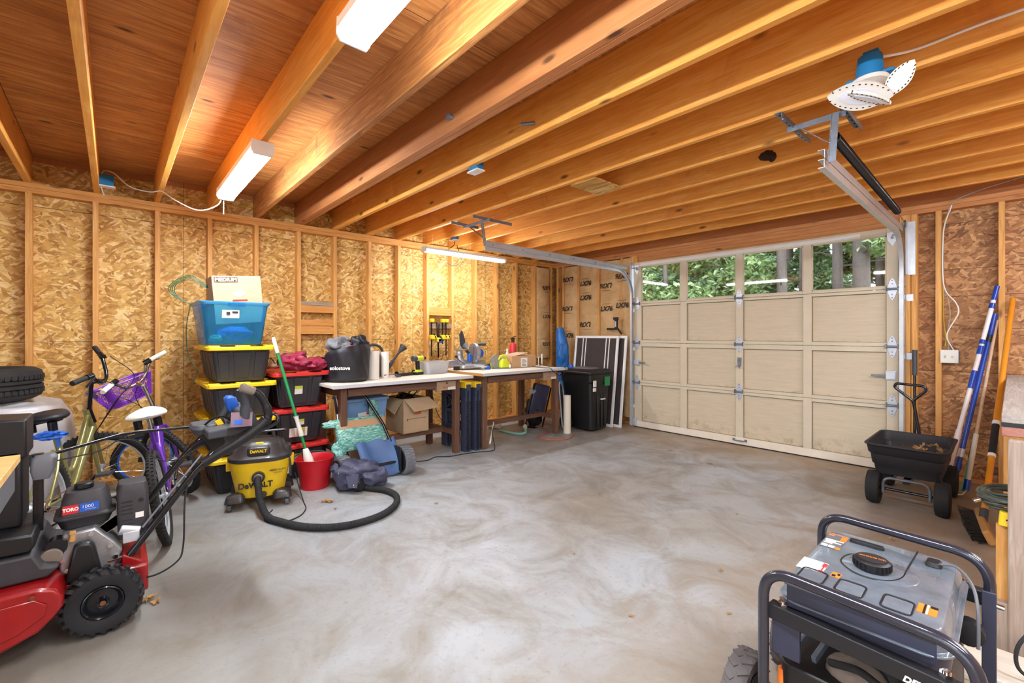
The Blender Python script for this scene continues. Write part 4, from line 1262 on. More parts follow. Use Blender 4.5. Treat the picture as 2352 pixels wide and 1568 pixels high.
# cord trailing round the front
inv = Matrix.Rotation(-math.radians(72), 4, 'Z') @ Matrix.Translation((3.845, -0.845, 0))
q = MB(); q.M = inv
q.tube(spl([(-3.74, 1.06, 0.20), (-3.70, 1.08, 0.08), (-3.60, 1.08, 0.006), (-3.45, 1.05, 0.005), (-3.34, 0.98, 0.005), (-3.30, 0.88, 0.005), (-3.34, 0.79, 0.005), (-3.46, 0.78, 0.005), (-3.58, 0.86, 0.005)], 8), 0.0042, 7)
q.build('power_cord', 'black_rubber', t)
q = MB(); q.M = inv
hp = spl([(-3.642, 0.778, 0.236), (-3.57, 0.765, 0.20), (-3.50, 0.765, 0.11), (-3.40, 0.785, 0.035), (-3.26, 0.835, 0.026), (-3.08, 0.925, 0.026), (-2.95, 1.06, 0.026), (-2.90, 1.21, 0.026), (-2.92, 1.39, 0.026), (-3.03, 1.55, 0.026), (-3.20, 1.64, 0.026), (-3.37, 1.63, 0.026), (-3.50, 1.55, 0.03), (-3.60, 1.50, 0.04), (-3.68, 1.47, 0.055)], 34)
# even ribs along the hose
L_, acc = [], 0.0
for i in range(len(hp) - 1):
    d_ = (hp[i + 1] - hp[i]).length
    n_ = max(1, int(d_ / 0.0022))
    for k in range(n_):
        L_.append((hp[i].lerp(hp[i + 1], k / n_), acc + d_ * k / n_))
    acc += d_
q.tube([p for p, _ in L_], [0.0225 + 0.0014 * math.sin(s_ * 2 * PI / 0.0095) for _, s_ in L_], 16)
q.build('hose', 'black_rubber', t)

# ---------------------------------------------------------------- lawn sweeper with blue hopper and a wrapped pack on it
t = thing('lawn_sweeper', 'lawn sweeper with a blue canvas hopper and ribbed grey wheels', 'lawn sweeper', (-3.83, 1.72, 0))
MB().grid(lambda u, v_: (-0.02 + 0.14 * (1 - v_) + 0.05 * math.sin(PI * v_) * (0.6 + .4 * math.cos(u * 5)) - 0.02 * math.cos(u * 9 + v_ * 3), -0.13 + 0.36 * u + 0.05 * (v_ - .5) * (u - .5), 0.02 + 0.30 * v_ + 0.012 * math.sin(u * 14)), 26, 22).build('hopper', 'canvas_blue', t, solid=0.006, smooth=80)
for y, lab in ((0.235, 0), (-0.33, 1)):
    w = MB().lathe([(0.05, -0.045), (0.118, -0.045), (0.124, -0.04), (0.126, 0.0), (0.124, 0.04), (0.118, 0.045), (0.05, 0.045)], (0.10 - 0.02 * lab, y + 0.05, 0.126), 'y', 40)
    w.cur = 0
    for k in range(26):
        a_ = 2 * PI * k / 26
        for s in (-1, 1):
            c_ = (0.10 - 0.02 * lab + 0.1255 * math.cos(a_ + s * .06), y + 0.05 + s * 0.021, 0.126 + 0.1255 * math.sin(a_ + s * .06))
            w.box(c_[0] - 0.004, c_[0] + 0.004, c_[1] - 0.02, c_[1] + 0.02, c_[2] - 0.009, c_[2] + 0.009, rot=(0, -a_ - s * .06, 0))
    wo = w.build('wheel', 'grey_tyre', t) if 'grey_tyre' in MATS else None
    if wo is None:
        plain('grey_tyre', S(110, 112, 118), 0.7, var=0.15)
        wo = w.build('wheel', 'grey_tyre', t)
    MB().cyl((0.10 - 0.02 * lab, y - 0.005, 0.126), (0.10 - 0.02 * lab, y + 0.02, 0.126), 0.10, n=28).build('wheel_hub', 'black_plastic', wo)
MB().cyl((0.10, -0.32, 0.126), (0.10, 0.25, 0.126), 0.012).box(0.02, 0.16, -0.27, -0.255, 0.05, 0.24).box(0.02, 0.16, 0.205, 0.22, 0.05, 0.26).build('brush_housing', 'black_plastic', t, bev=0.003)
MB().tube([(0.03, 0.21, 0.22), (-0.10, 0.16, 0.45), (-0.24, 0.05, 0.70)], 0.014, 10).build('frame_tube', 'black_steel', t)
MB().tube([(-0.18, -0.11, 0.10), (-0.30, -0.20, 0.72)], 0.009, 10).build('rake_pole', 'chrome', t)
# plastic-wrapped green pack leaning on the sweeper
m, nt, b = newmat('wrapped_green')
n1 = noise(nt, coords(nt, (1.5, 0.7, 4)), 16, 5, 0.7, 2.0)
nt.links.new(ramp(nt, n1, [(0.3, S(30, 110, 96)), (0.45, S(80, 172, 156)), (0.55, S(160, 216, 206)), (0.66, S(232, 244, 240))]), b.inputs['Base Color'])
b.inputs['Roughness'].default_value = 0.2
bump(nt, b, n1, 0.8, 0.01)
t = thing('wrapped_pack', 'green pack wrapped in clear plastic with a cardboard strip, on the lawn sweeper', 'package', (-3.96, 1.71, 0.23), rot=(0, -0.34, 0))
def pk(q, r0):
    return q.rloft([((0, 0, 0.0), (0.05, 0.40), 0.02), ((0.01, 0, 0.05), (0.085, 0.455), 0.03), ((0, 0, 0.25), (0.085, 0.47), 0.03), ((0, 0, 0.295), (0.06, 0.46), 0.02)], 5)
pk(MB(), 0).build('wrapped_body', 'wrapped_green', t, bev=0.006)
MB().box(0.036, 0.0465, -0.21, 0.225, 0.20, 0.268).build('card_strip', 'kraft_box', t, bev=0.002)
for c_, r_, sd_ in (((0.0, -0.22, 0.02), (0.03, 0.06, 0.08), 2), ((0.0, -0.26, 0.26), (0.02, 0.08, 0.03), 4), ((0.0, 0.15, 0.34), (0.03, 0.045, 0.11), 6)):
    lump(MB(), c_, r_, sd_, 0.4).build('loose_plastic', 'wrapped_green', t)
MB().cyl((0, -0.20, 0.27), (0.01, -0.20, 0.345), 0.008).cyl((0, -0.13, 0.27), (0.01, -0.13, 0.335), 0.008).build('tube_end', 'offwhite', t)
MB().cyl((0, 0.13, 0.27), (-0.02, 0.11, 0.46), 0.016, 0.011).build('black_handle', 'black_plastic', t)
# navy tarp bundle over the hose end
t = thing('tarp_bundle', 'navy tarpaulin bundle with grommets at the end of the vacuum hose', 'tarp', (-3.66, 1.50, 0))
q = MB()
lump(q, (0.0, 0.02, 0.115), (0.15, 0.17, 0.115), 11, 0.35, 2.0, 56, 34, zmin=0.022, sq=0.75, fold=0.3)
lump(q, (0.10, 0.12, 0.09), (0.11, 0.10, 0.07), 12, 0.3, 2.2, 40, 24, zmin=0.02, sq=0.7, fold=0.25)
lump(q, (-0.10, -0.07, 0.16), (0.09, 0.09, 0.05), 13, 0.3, 2.2, 40, 24, zmin=0.02, fold=0.3)
q.build('tarp_cloth', 'tarp_navy', t, smooth=70)
MB().add([(0.13, -0.125, 0.15), (0.165, -0.03, 0.16), (0.178, -0.05, 0.05), (0.15, -0.11, 0.06), (0.125, -0.125, 0.15), (0.16, -0.03, 0.16), (0.173, -0.05, 0.05), (0.145, -0.11, 0.06)], [(0, 1, 2, 3), (7, 6, 5, 4), (0, 4, 5, 1), (1, 5, 6, 2), (2, 6, 7, 3), (3, 7, 4, 0)]).build('tarp_flap', 'tarp_navy', t, bev=0.004)
MB().torus((0.176, -0.075, 0.075), 0.009, 0.003, 'x', 16, 6).build('grommet', 'chrome', t)
MB().torus((0.085, -0.165, 0.175), 0.009, 0.003, 'y', 16, 6).build('grommet', 'chrome', t)
tag(MB().lathe([(0.03, -0.05), (0.055, -0.03), (0.055, 0.02), (0.03, 0.05)], (-3.55, 1.49, 0.056), 'x', 18).build('nozzle', 'black_plastic'), 'black floor nozzle poking out from under the navy tarp', 'nozzle')
# ================================================================ work benches along the left wall
wood('bench_brown', S(88, 58, 44), S(112, 78, 60), S(134, 98, 78), axis=1, size=1.3, knots=False)
wood('bench_leg', S(88, 58, 44), S(112, 78, 60), S(134, 98, 78), axis=2, size=1.3, knots=False)
wood('raw_edge', S(182, 128, 70), S(204, 152, 92), S(222, 174, 116), axis=0, knots=False)
plain('bench_white', S(224, 214, 200), 0.5, var=0.05, scale=5)
plain('bench_white_edge', S(206, 206, 212), 0.45, var=0.04)
plain('drawer_tan', S(176, 146, 120), 0.55, var=0.08)
plain('tool_lime', S(206, 218, 40), 0.4, var=0.05)
plain('tool_blue', S(30, 92, 190), 0.4, var=0.06)
plain('tote_lightblue', S(118, 160, 208), 0.4, var=0.06)
plain('fire_red', S(204, 50, 52), 0.35, var=0.04)
plain('amber', S(190, 130, 40), 0.3, var=0.1)
plain('tarp_blue', S(34, 110, 190), 0.4, var=0.25, scale=10, bmp=0.5, bscale=20)
plain('screen_mesh', S(64, 56, 54), 0.8, var=0.12, scale=40)
plain('black_cloth', S(26, 26, 33), 0.5, var=0.25, bmp=0.2)
plain('grey_cloth', S(124, 124, 128), 0.6, var=0.2, bmp=0.3)
plain('pink_cloth', S(176, 40, 62), 0.7, var=0.2)
plain('clear_plastic', S(226, 228, 230), 0.25, var=0.03, trans=0.6, ior=1.1)
plain('pvc_white', S(230, 222, 206), 0.45, var=0.03)
plain('clamp_yellow', S(240, 204, 40), 0.4, var=0.05)
plain('saw_navy', S(52, 60, 84), 0.5, var=0.1)
plain('orange_cord', S(196, 92, 52), 0.5, var=0.05)
plain('teal_hose', S(130, 186, 170), 0.5, var=0.1)

def bench(label, x1, x0, y0, y1, zt, ly0, ly1, dy0, dy1, end_raw, rail_z):
    """front edge at x1, back at x0"""
    t = thing('workbench', label, 'workbench', (x1, y0, 0), group='brown work benches along the left wall')
    def bx(q, a0, a1, b0, b1, c0, c1):
        return q.box(a0 - x1, a1 - x1, b0 - y0, b1 - y0, c0, c1)
    bx(MB(), x0, x1, y0, y1, zt - 0.028, zt).build('worktop', 'bench_white', t, bev=0.003)
    bx(MB(), x1 - 0.002, x1 + 0.004, y0, y1, zt - 0.03, zt + 0.001).build('edge_band', 'bench_white_edge', t, bev=0.001)
    if end_raw:
        bx(MB(), x0, x1, y0 - 0.006, y0 - 0.001, zt - 0.030, zt - 0.001).build('raw_end', 'raw_edge', t)
    lx = x1 - 0.11
    for (a, b_) in ((lx - 0.065, lx), (x0 + 0.06, x0 + 0.125)):
        for (c, d) in ((ly0, ly0 + 0.062), (ly1 - 0.062, ly1)):
            bx(MB(), a, b_, c, d, 0.0, zt - 0.031).build('leg', 'bench_leg', t, bev=0.004)
    q = MB()
    bx(q, lx - 0.05, lx - 0.01, ly0 + 0.0625, ly1 - 0.0625, zt - 0.125, zt - 0.031)
    bx(q, x0 + 0.07, x0 + 0.11, ly0 + 0.0625, ly1 - 0.0625, zt - 0.125, zt - 0.031)
    q.build('apron', 'bench_brown', t, bev=0.003)
    bx(MB(), lx - 0.03, lx + 0.012, ly0 + 0.065, dy0 - 0.004, zt - 0.118, zt - 0.055).build('pull_out_board', 'bench_brown', t, bev=0.003)
    for y in (ly0 + 0.01, ly1 - 0.052):
        bx(MB(), x0 + 0.1255, lx - 0.0655, y, y + 0.042, zt - 0.125, zt - 0.031).build('end_apron', 'bench_leg', t, bev=0.003)
        bx(MB(), x0 + 0.1255, lx - 0.0655, y, y + 0.042, rail_z, rail_z + 0.055).build('end_rail', 'bench_leg', t, bev=0.003)
    bx(MB(), lx - 0.30, lx - 0.255, ly0 + 0.0525, ly1 - 0.0525, rail_z, rail_z + 0.055).build('stretcher', 'bench_brown', t, bev=0.003)
    dr = bx(MB(), lx - 0.35, lx + 0.018, dy0, dy1, zt - 0.145, zt - 0.05).build('drawer', 'drawer_tan', t, bev=0.003)
    m_ = (dy0 + dy1) / 2
    MB().tube(rnd([(lx - x1 + 0.02, m_ - 0.045 - y0, zt - 0.105), (lx - x1 + 0.038, m_ - 0.045 - y0, zt - 0.105), (lx - x1 + 0.038, m_ + 0.045 - y0, zt - 0.105), (lx - x1 + 0.02, m_ + 0.045 - y0, zt - 0.105)], 0.008), 0.004, 8).build('drawer_pull', 'drawer_tan', dr)
    MB().cyl((lx - x1 + 0.019, m_ - y0, zt - 0.07), (lx - x1 + 0.028, m_ - y0, zt - 0.07), 0.010, n=14).build('drawer_lock', 'chrome', dr)
    bx(MB(), lx + 0.0185, lx + 0.0205, dy1 - 0.10, dy1 - 0.005, zt - 0.142, zt - 0.112).build('label_holder', 'paper_white', dr)
    return t
bench('nearer brown workbench with a white top, beside the red-lidded totes', -3.88, -4.66, 1.40, 2.90, 0.838, 1.51, 2.80, 2.50, 2.735, False, 0.19)
bench('farther brown workbench carrying the miter saw and cardboard box', -3.80, -4.68, 2.97, 4.34, 0.858, 3.06, 4.30, 4.0, 4.235, True, 0.19)

Z1, Z2 = 0.8385, 0.8585
# --- black bag
t = thing('storage_bag', 'black zip bag printed solostove with grey cloth spilling out, on the nearer bench', 'bag', (-4.23, 1.66, Z1), math.radians(-14))
q = MB()
def bagfn(u, v_):
    a = 2 * PI * u
    r = 0.205 * (1 + 0.025 * math.sin(3 * a + 4 * v_) + 0.02 * math.sin(7 * a - 3 * v_) * v_ + 0.012 * math.sin(13 * a + 9 * v_))
    z = 0.30 * v_ + (0.05 * math.sin(a + 0.7) * v_ ** 3)
    if v_ > 0.9:
        r -= 0.05 * (v_ - 0.9) * 10 * 0.3
    if v_ < 0.05:
        r -= 0.02
    return (r * math.cos(a), r * math.sin(a), z)
q.grid(bagfn, 72, 24, closed_u=True)
q.add([(0.2 * math.cos(2 * PI * k / 24) * .92, 0.2 * math.sin(2 * PI * k / 24) * .92, 0.002) for k in range(24)], [tuple(range(24))])
q.build('bag_body', 'black_cloth', t, smooth=80)
lump(MB(), (-0.01, 0.11, 0.33), (0.07, 0.09, 0.10), 21, 0.3, fold=0.2).build('bag_collar', 'black_cloth', t)
lump(MB(), (-0.01, -0.06, 0.33), (0.09, 0.10, 0.09), 22, 0.5, fold=0.5).build('spilling_cloth', 'grey_cloth', t)
lump(MB(), (0.06, 0.03, 0.30), (0.06, 0.05, 0.035), 23, 0.4, fold=0.3).build('pink_garment', 'pink_cloth', t)
text('solostove', 0.046, 'paper_white', t, (0.196, -0.085, 0.135), (PI / 2, 0, PI / 2 - 0.40), bold=0.0012)
MB().prism([(-0.203, 0.125), (-0.196, 0.15), (-0.188, 0.165), (-0.186, 0.145), (-0.19, 0.122)], 0.118, 0.1195, 'yz').build('flame_mark', 'paper_white', t) if False else None
tag(MB().rloft([((-4.50, 1.50, Z1), (0.10, 0.16), 0.03), ((-4.50, 1.50, Z1 + 0.16), (0.09, 0.14), 0.03)], 4).tube(spl([(-4.49, 1.44, Z1 + 0.17), (-4.47, 1.46, Z1 + 0.22), (-4.47, 1.54, Z1 + 0.21)], 6), 0.01, 8).build('hard_case', 'black_plastic', bev=0.004), 'black hard case behind the black bag on the nearer bench', 'case')
# --- paper towel rolls
def roll(label, x, y, r, h, bumpy=0):
    t = thing('paper_towel_roll', label, 'paper towel', (x, y, Z1), group='paper towel rolls on the bench')
    MB().lathe([(0.02, 0.002), (r, 0.0), (r, h), (0.021, h), (0.02, h - 0.03), (0.02, 0.002)], (0, 0, 0), 'z', 32, caps=False).build('paper', 'paper_white', t)
    MB().lathe([(0.0185, 0.001), (0.0195, 0.001), (0.0195, h - 0.001), (0.0185, h - 0.001), (0.0185, 0.001)], (0, 0, 0), 'z', 20, caps=False).build('core', 'kraft_box', t)
    return t
roll('white paper towel roll with a torn sheet, touching the black bag', -4.24, 1.93, 0.057, 0.275)
roll('slim white paper towel roll, left of the caulking gun', -4.28, 2.075, 0.038, 0.265)
tag(lump(MB(), (-4.26, 1.895, Z1 + 0.292), (0.04, 0.04, 0.03), 31, 0.4, fold=0.2).build('paper_sheet', 'paper_white'), 'crumpled sheet of paper towel on top of the wider roll', 'paper')
# --- watering can
t = thing('watering_can', 'dark grey watering can with a long spout, behind the paper rolls', 'watering can', (-4.47, 2.06, Z1), math.radians(8))
q = MB().rloft([((0, 0, 0), (0.17, 0.22), 0.07), ((0, 0, 0.20), (0.16, 0.21), 0.07), ((0, -0.02, 0.235), (0.12, 0.14), 0.05)], 7)
q.build('can_body', 'dark_grey', t, bev=0.004)
MB().tube(spl([(0, 0.09, 0.03), (0, 0.14, 0.06), (0, 0.22, 0.16), (0, 0.30, 0.25)], 8), [0.028] * 8 + [0.02] * 8 + [0.013] * 9, 14).build('spout', 'dark_grey', t)
MB().cyl((0, 0.295, 0.245), (0, 0.355, 0.305), 0.014, 0.045, 20).build('sprinkler_rose', 'dark_grey', t)
MB().tube(spl([(0, -0.09, 0.18), (0, -0.10, 0.28), (0, -0.04, 0.335), (0, 0.05, 0.31), (0, 0.09, 0.24), (0, 0.10, 0.17)], 8), 0.014, 12).build('can_handle', 'dark_grey', t)
# --- caulking gun lying on the bench
t = thing('caulking_gun', 'black caulking gun lying in front of the watering can', 'caulking gun', (-4.33, 2.33, Z1), math.radians(18))
MB().grid(lambda u, v_: (0.026 * math.cos(PI + PI * v_), -0.13 + 0.26 * u, 0.028 + 0.026 * math.sin(PI + PI * v_)), 12, 14).build('cradle', 'black_steel', t, solid=0.002)
MB().cyl((0, 0.125, 0.028), (0, 0.14, 0.028), 0.028).cyl((0, -0.13, 0.028), (0, -0.12, 0.028), 0.028).build('end_ring', 'black_steel', t)
MB().cyl((0, -0.30, 0.030), (0, -0.12, 0.030), 0.004).bar((0, -0.15, 0.028), (0.09, -0.20, 0.012), 0.016, 0.012).bar((0, -0.13, 0.024), (0.09, -0.16, 0.010), 0.010, 0.012).build('trigger_handle', 'dark_grey', t)
# --- cordless drill
t = thing('cordless_drill', 'lime green cordless drill standing on its battery beside the clear bin', 'drill', (-4.36, 2.50, Z1), math.radians(-72))
MB().rloft([((0, 0, 0.0), (0.11, 0.075), 0.01), ((0, 0, 0.030), (0.11, 0.075), 0.01)], 4).build('battery', 'black_plastic', t, bev=0.003)
MB().rloft([((0, 0, 0.0305), (0.105, 0.07), 0.012), ((0, 0, 0.055), (0.07, 0.05), 0.012)], 4).build('battery_clip', 'tool_lime', t, bev=0.003)
MB().rloft([((0, 0, 0.05), (0.045, 0.035), 0.012), ((0.008, 0, 0.16), (0.05, 0.036), 0.014)], 4).build('grip', 'black_plastic', t, bev=0.003)
MB().lathe([(0.018, -0.085), (0.026, -0.07), (0.030, -0.02), (0.030, 0.03)], (0, 0, 0.178), 'x', 20).build('motor_housing', 'tool_lime', t)
MB().lathe([(0.030, 0.031), (0.034, 0.05), (0.032, 0.08), (0.02, 0.09)], (0, 0, 0.178), 'x', 20).build('rear_cap', 'dark_grey', t)
MB().lathe([(0.004, -0.13), (0.012, -0.125), (0.018, -0.11), (0.018, -0.086)], (0, 0, 0.178), 'x', 16).build('chuck', 'black_steel', t)
# --- clear bin with bits in it
t = thing('clear_bin', 'clear plastic bin of small tools at the end of the nearer bench', 'bin', (-4.40, 2.73, Z1), 0)
MB().rloft([((0, 0, 0.002), (0.19, 0.26), 0.03), ((0, 0, 0.13), (0.22, 0.31), 0.03), ((0, 0, 0.131), (0.24, 0.33), 0.035), ((0, 0, 0.136), (0.24, 0.33), 0.035), ((0, 0, 0.136), (0.212, 0.302), 0.03), ((0, 0, 0.006), (0.184, 0.254), 0.03)], 5).build('bin_body', 'clear_plastic', t)
tag(lump(MB(), (-4.38, 2.68, Z1 + 0.035), (0.045, 0.06, 0.025), 41, 0.4).build('small_tool', 'tool_blue'), 'small blue tool inside the clear bin', 'tool')
tag(MB().cyl((-4.36, 2.74, Z1 + 0.02), (-4.35, 2.84, Z1 + 0.07), 0.012).build('small_tool', 'grey_plastic'), 'grey tube-shaped tool inside the clear bin', 'tool')
tag(lump(MB(), (-4.42, 2.78, Z1 + 0.035), (0.04, 0.04, 0.022), 43, 0.4).build('small_tool', 'pink_cloth'), 'small pink piece inside the clear bin', 'tool')

# --- under the nearer bench
t = thing('storage_tote', 'light blue storage tote under the nearer bench, with a paper label', 'tote', (-4.36, 1.85, 0.30))
MB().rloft([((0, 0, 0.0), (0.30, 0.36), 0.03), ((0, 0, 0.33), (0.36, 0.42), 0.03), ((0, 0, 0.335), (0.39, 0.45), 0.04), ((0, 0, 0.36), (0.39, 0.45), 0.04), ((0, 0, 0.37), (0.33, 0.39), 0.03)], 5).build('tote_body', 'tote_lightblue', t, bev=0.004)
MB().box(0.188, 0.20, -0.06, 0.06, 0.30, 0.345).build('latch', 'tote_lightblue', t, bev=0.004)
MB().box(0.175, 0.182, -0.10, 0.09, 0.12, 0.23, rot=(0.08, 0.08, 0)).build('paper_label', 'paper_white', t)
MB().box(0.183, 0.186, -0.02, 0.06, 0.205, 0.235).build('label_logo', 'lid_red', t, bev=0.004)
tag(MB().box(-4.52, -4.20, 1.68, 2.02, 0.02, 0.297).build('carton', 'kraft_box', bev=0.005), 'carton on the floor supporting the light blue tote', 'box')
t = thing('cardboard_box', 'open cardboard box with flaps up, on the lower rails of the nearer bench', 'box', (-4.36, 2.37, 0.250), math.radians(2))
q = MB()
q.box(-0.18, 0.18, -0.155, 0.155, 0, 0.006).box(0.175, 0.18, -0.155, 0.155, 0, 0.36).box(-0.18, -0.175, -0.155, 0.155, 0, 0.36).box(-0.18, 0.18, -0.155, -0.150, 0, 0.36).box(-0.18, 0.18, 0.150, 0.155, 0, 0.36)
q.build('box_body', 'kraft_light', t)
MB().add([(0.18, -0.15, 0.36), (0.18, 0.155, 0.36), (0.285, 0.22, 0.255), (0.285, -0.085, 0.235), (0.183, -0.15, 0.364), (0.183, 0.155, 0.364), (0.288, 0.22, 0.259), (0.288, -0.085, 0.239)], [(3, 2, 1, 0), (4, 5, 6, 7), (0, 1, 5, 4), (1, 2, 6, 5), (2, 3, 7, 6), (3, 0, 4, 7)]).build('flap', 'kraft_light', t)
MB().add([(0.18, -0.155, 0.36), (-0.18, -0.155, 0.36), (-0.15, -0.24, 0.30), (0.13, -0.225, 0.21), (0.18, -0.159, 0.363), (-0.18, -0.159, 0.363), (-0.15, -0.244, 0.303), (0.13, -0.229, 0.213)], [(0, 1, 2, 3), (7, 6, 5, 4), (0, 4, 5, 1), (1, 5, 6, 2), (2, 6, 7, 3), (3, 7, 4, 0)]).build('flap', 'kraft_light', t)
MB().box(0.1805, 0.182, -0.02, 0.06, 0.19, 0.25).build('printed_square', 'orange_cord', t)
MB().box(0.1805, 0.1815, -0.09, 0.12, 0.145, 0.150).box(0.1805, 0.1815, -0.11, -0.095, 0.13, 0.155).build('printed_line', 'print_brown', t)
tag(lump(MB(), (-4.42, 2.36, 0.55), (0.13, 0.12, 0.09), 51, 0.4, fold=0.3).build('black_bag', 'black_plastic'), 'black plastic bag bulging from the open cardboard box', 'bag')
tag(MB().tube(spl([(-4.3, 2.28, 0.60), (-4.22, 2.30, 0.66), (-4.2, 2.36, 0.72)], 6), 0.008, 8).build('strap', 'black_plastic'), 'black strap standing up out of the open cardboard box', 'strap')
tag(MB().tube(spl([(-4.35, 2.42, 0.60), (-4.3, 2.46, 0.68), (-4.33, 2.47, 0.76)], 6), 0.007, 8).build('hook_bar', 'black_plastic'), 'black hooked bar behind the box, under the bench top', 'hook')
tag(MB().box(-5.05, -4.70, 1.5, 2.9, 0.0, 0.05).build('floor_board', 'bench_brown', bev=0.003), 'brown board lying on the floor behind the nearer bench', 'board') if False else None
cable('black cord on the floor in front of the nearer bench', [(-4.1, 2.10, 0.005), (-3.95, 2.35, 0.005), (-4.0, 2.5, 0.005), (-3.92, 2.62, 0.005), (-3.90, 2.80, 0.005), (-3.86, 2.95, 0.005), (-3.80, 3.10, 0.005), (-3.83, 3.16, 0.03), (-3.92, 3.2, 0.15), (-3.95, 3.25, 0.24)], 0.005, 'black_rubber', name='cord')
cable('black cord hanging behind the end of the nearer bench', [(-4.25, 2.62, 0.6), (-4.2, 2.66, 0.4), (-4.15, 2.78, 0.2), (-4.2, 2.82, 0.05), (-4.3, 2.85, 0.006)], 0.004, 'black_rubber', name='cord')

# --- folded plastic sawhorses standing on end between the benches
def sawhorse(label, x, y):
    t = thing('sawhorse', label, 'sawhorse', (x, y, 0), group='folded sawhorses between the benches')
    for s, yy in ((0, -0.022), (1, 0.022)):
        q = MB()
        q.box(-0.48, 0, yy - 0.014, yy + 0.014, 0.60, 0.70)
        q.box(-0.09, 0, yy - 0.014, yy + 0.014, 0.0, 0.60).box(-0.48, -0.39, yy - 0.014, yy + 0.014, 0.0, 0.60)
        q.box(-0.39, -0.09, yy - 0.010, yy + 0.010, 0.22, 0.27).box(-0.39, -0.09, yy - 0.010, yy + 0.010, 0.40, 0.44)
        q.bar((-0.39, yy, 0.44), (-0.09, yy, 0.60), 0.015, 0.03, (0, 1, 0)).bar((-0.09, yy, 0.44), (-0.39, yy, 0.60), 0.015, 0.03, (0, 1, 0))
        lg = q.build('leg_frame', 'saw_navy', t, bev=0.003)
        r = MB()
        for k in range(24):
            r.box(-0.0005, 0.004, yy - 0.012, yy + 0.012, 0.03 + 0.022 * k, 0.042 + 0.022 * k)
        r.build('grip_ribs', 'black_plastic', lg)
    MB().box(-0.49, 0.005, -0.042, 0.042, 0.695, 0.755).build('top_rail', 'clamp_yellow', t, bev=0.006)
    MB().box(-0.02, 0.012, -0.03, 0.03, 0.66, 0.735).build('end_cap', 'saw_navy', t, bev=0.006)
sawhorse('folded dark blue sawhorse with a yellow top, the nearer of the pair', -3.95, 2.885)
sawhorse('folded dark blue sawhorse with a yellow top, the farther of the pair', -3.93, 3.005)

# --- things on the farther bench
t = thing('miter_saw', 'blue and silver sliding miter saw with a raised black fence guard', 'miter saw', (-4.40, 3.25, Z2), math.radians(-6))
MB().rloft([((0, 0, 0.02), (0.24, 0.36), 0.05), ((0, 0, 0.055), (0.22, 0.34), 0.05)], 5).box(-0.13, -0.08, -0.26, 0.26, 0.03, 0.11).build('saw_base', 'cast_alu', t, bev=0.004)
for s in (-1, 1):
    MB().box(0.02, 0.07, s * 0.22 - 0.03, s * 0.22 + 0.03, 0.0, 0.045).build('foot', 'black_plastic', t, bev=0.004)
MB().lathe([(0.115, 0.055), (0.12, 0.062), (0.02, 0.064)], (0.02, 0, 0), 'z', 32).bar((0.1, 0, 0.05), (0.25, 0.05, 0.04), 0.05, 0.02).build('turntable', 'galv', t)
MB().tube(spl([(-0.10, -0.06, 0.06), (-0.14, -0.08, 0.16), (-0.11, -0.07, 0.26), (-0.03, -0.04, 0.29)], 8), [0.045] * 12 + [0.035] * 13, 14).build('pivot_arm', 'cast_alu', t)
MB().cyl((-0.18, -0.115, 0.24), (0.05, -0.115, 0.24), 0.012).cyl((-0.18, -0.075, 0.24), (0.05, -0.075, 0.24), 0.012).build('slide_rail', 'chrome', t)
MB().lathe([(0.02, -0.022), (0.115, -0.02), (0.12, 0.0), (0.115, 0.02), (0.02, 0.022)], (0.01, 0.045, 0.20), 'y', 36).build('blade_guard', 'cast_alu', t)
MB().lathe([(0.01, -0.002), (0.105, -0.002), (0.105, 0.002), (0.01, 0.002)], (0.02, 0.03, 0.175), 'y', 40).build('saw_blade', 'chrome', t)
MB().lathe([(0.03, 0.07), (0.052, 0.075), (0.055, 0.14), (0.045, 0.16)], (0.0, 0.0, 0.19), 'y', 24).build('motor', 'tool_blue', t)
MB().box(0.02, 0.07, -0.065, -0.015, 0.09, 0.19, rot=(0, 0, 0.2)).build('blue_guard', 'tool_blue', t, bev=0.012)
MB().tube(rnd([(-0.02, 0.06, 0.27), (0.0, 0.10, 0.30), (0.02, 0.20, 0.30)], 0.02), 0.017, 12).build('saw_handle', 'dark_grey', t)
MB().prism([(-0.12, 0.30), (-0.08, 0.25), (-0.045, 0.24), (-0.05, 0.35), (-0.085, 0.46), (-0.105, 0.47), (-0.13, 0.42)], -0.06, -0.045, 'yz').build('dust_bag', 'dark_grey', t, bev=0.004)
MB().bar((-0.05, -0.05, 0.25), (-0.05, 0.0, 0.19), 0.02, 0.03).build('dust_port', 'dark_grey', t)
MB().tube([(0.06, -0.01, 0.04), (0.05, 0.01, 0.27)], 0.005, 8).tube([(0.10, -0.10, 0.03), (0.08, -0.24, 0.15)], 0.005, 8).build('clamp_rod', 'rust', t)
MB().cyl((0.08, -0.23, 0.15), (0.08, -0.25, 0.165), 0.006).box(0.06, 0.10, -0.255, -0.235, 0.15, 0.175).build('clamp_knob', 'black_plastic', t, bev=0.004)
t = thing('circular_saw', 'lime green circular saw with its round guard, left of the cardboard box', 'saw', (-4.22, 3.60, Z2), math.radians(-8))
MB().rloft([((0, 0.02, 0.01), (0.10, 0.13), 0.02), ((0, 0.025, 0.08), (0.10, 0.13), 0.04), ((0, 0.02, 0.115), (0.07, 0.09), 0.03)], 6).build('saw_body', 'tool_lime', t, bev=0.006)
MB().lathe([(0.02, 0.0), (0.085, 0.0), (0.085, 0.022), (0.02, 0.022)], (-0.03, -0.075, 0.088), 'x', 36).build('blade_guard', 'cast_alu', t)
MB().tube(spl([(-0.01, -0.05, 0.11), (0.0, -0.01, 0.155), (0.0, 0.04, 0.15), (0.0, 0.07, 0.11)], 6), 0.014, 10).build('saw_handle', 'tool_lime', t)
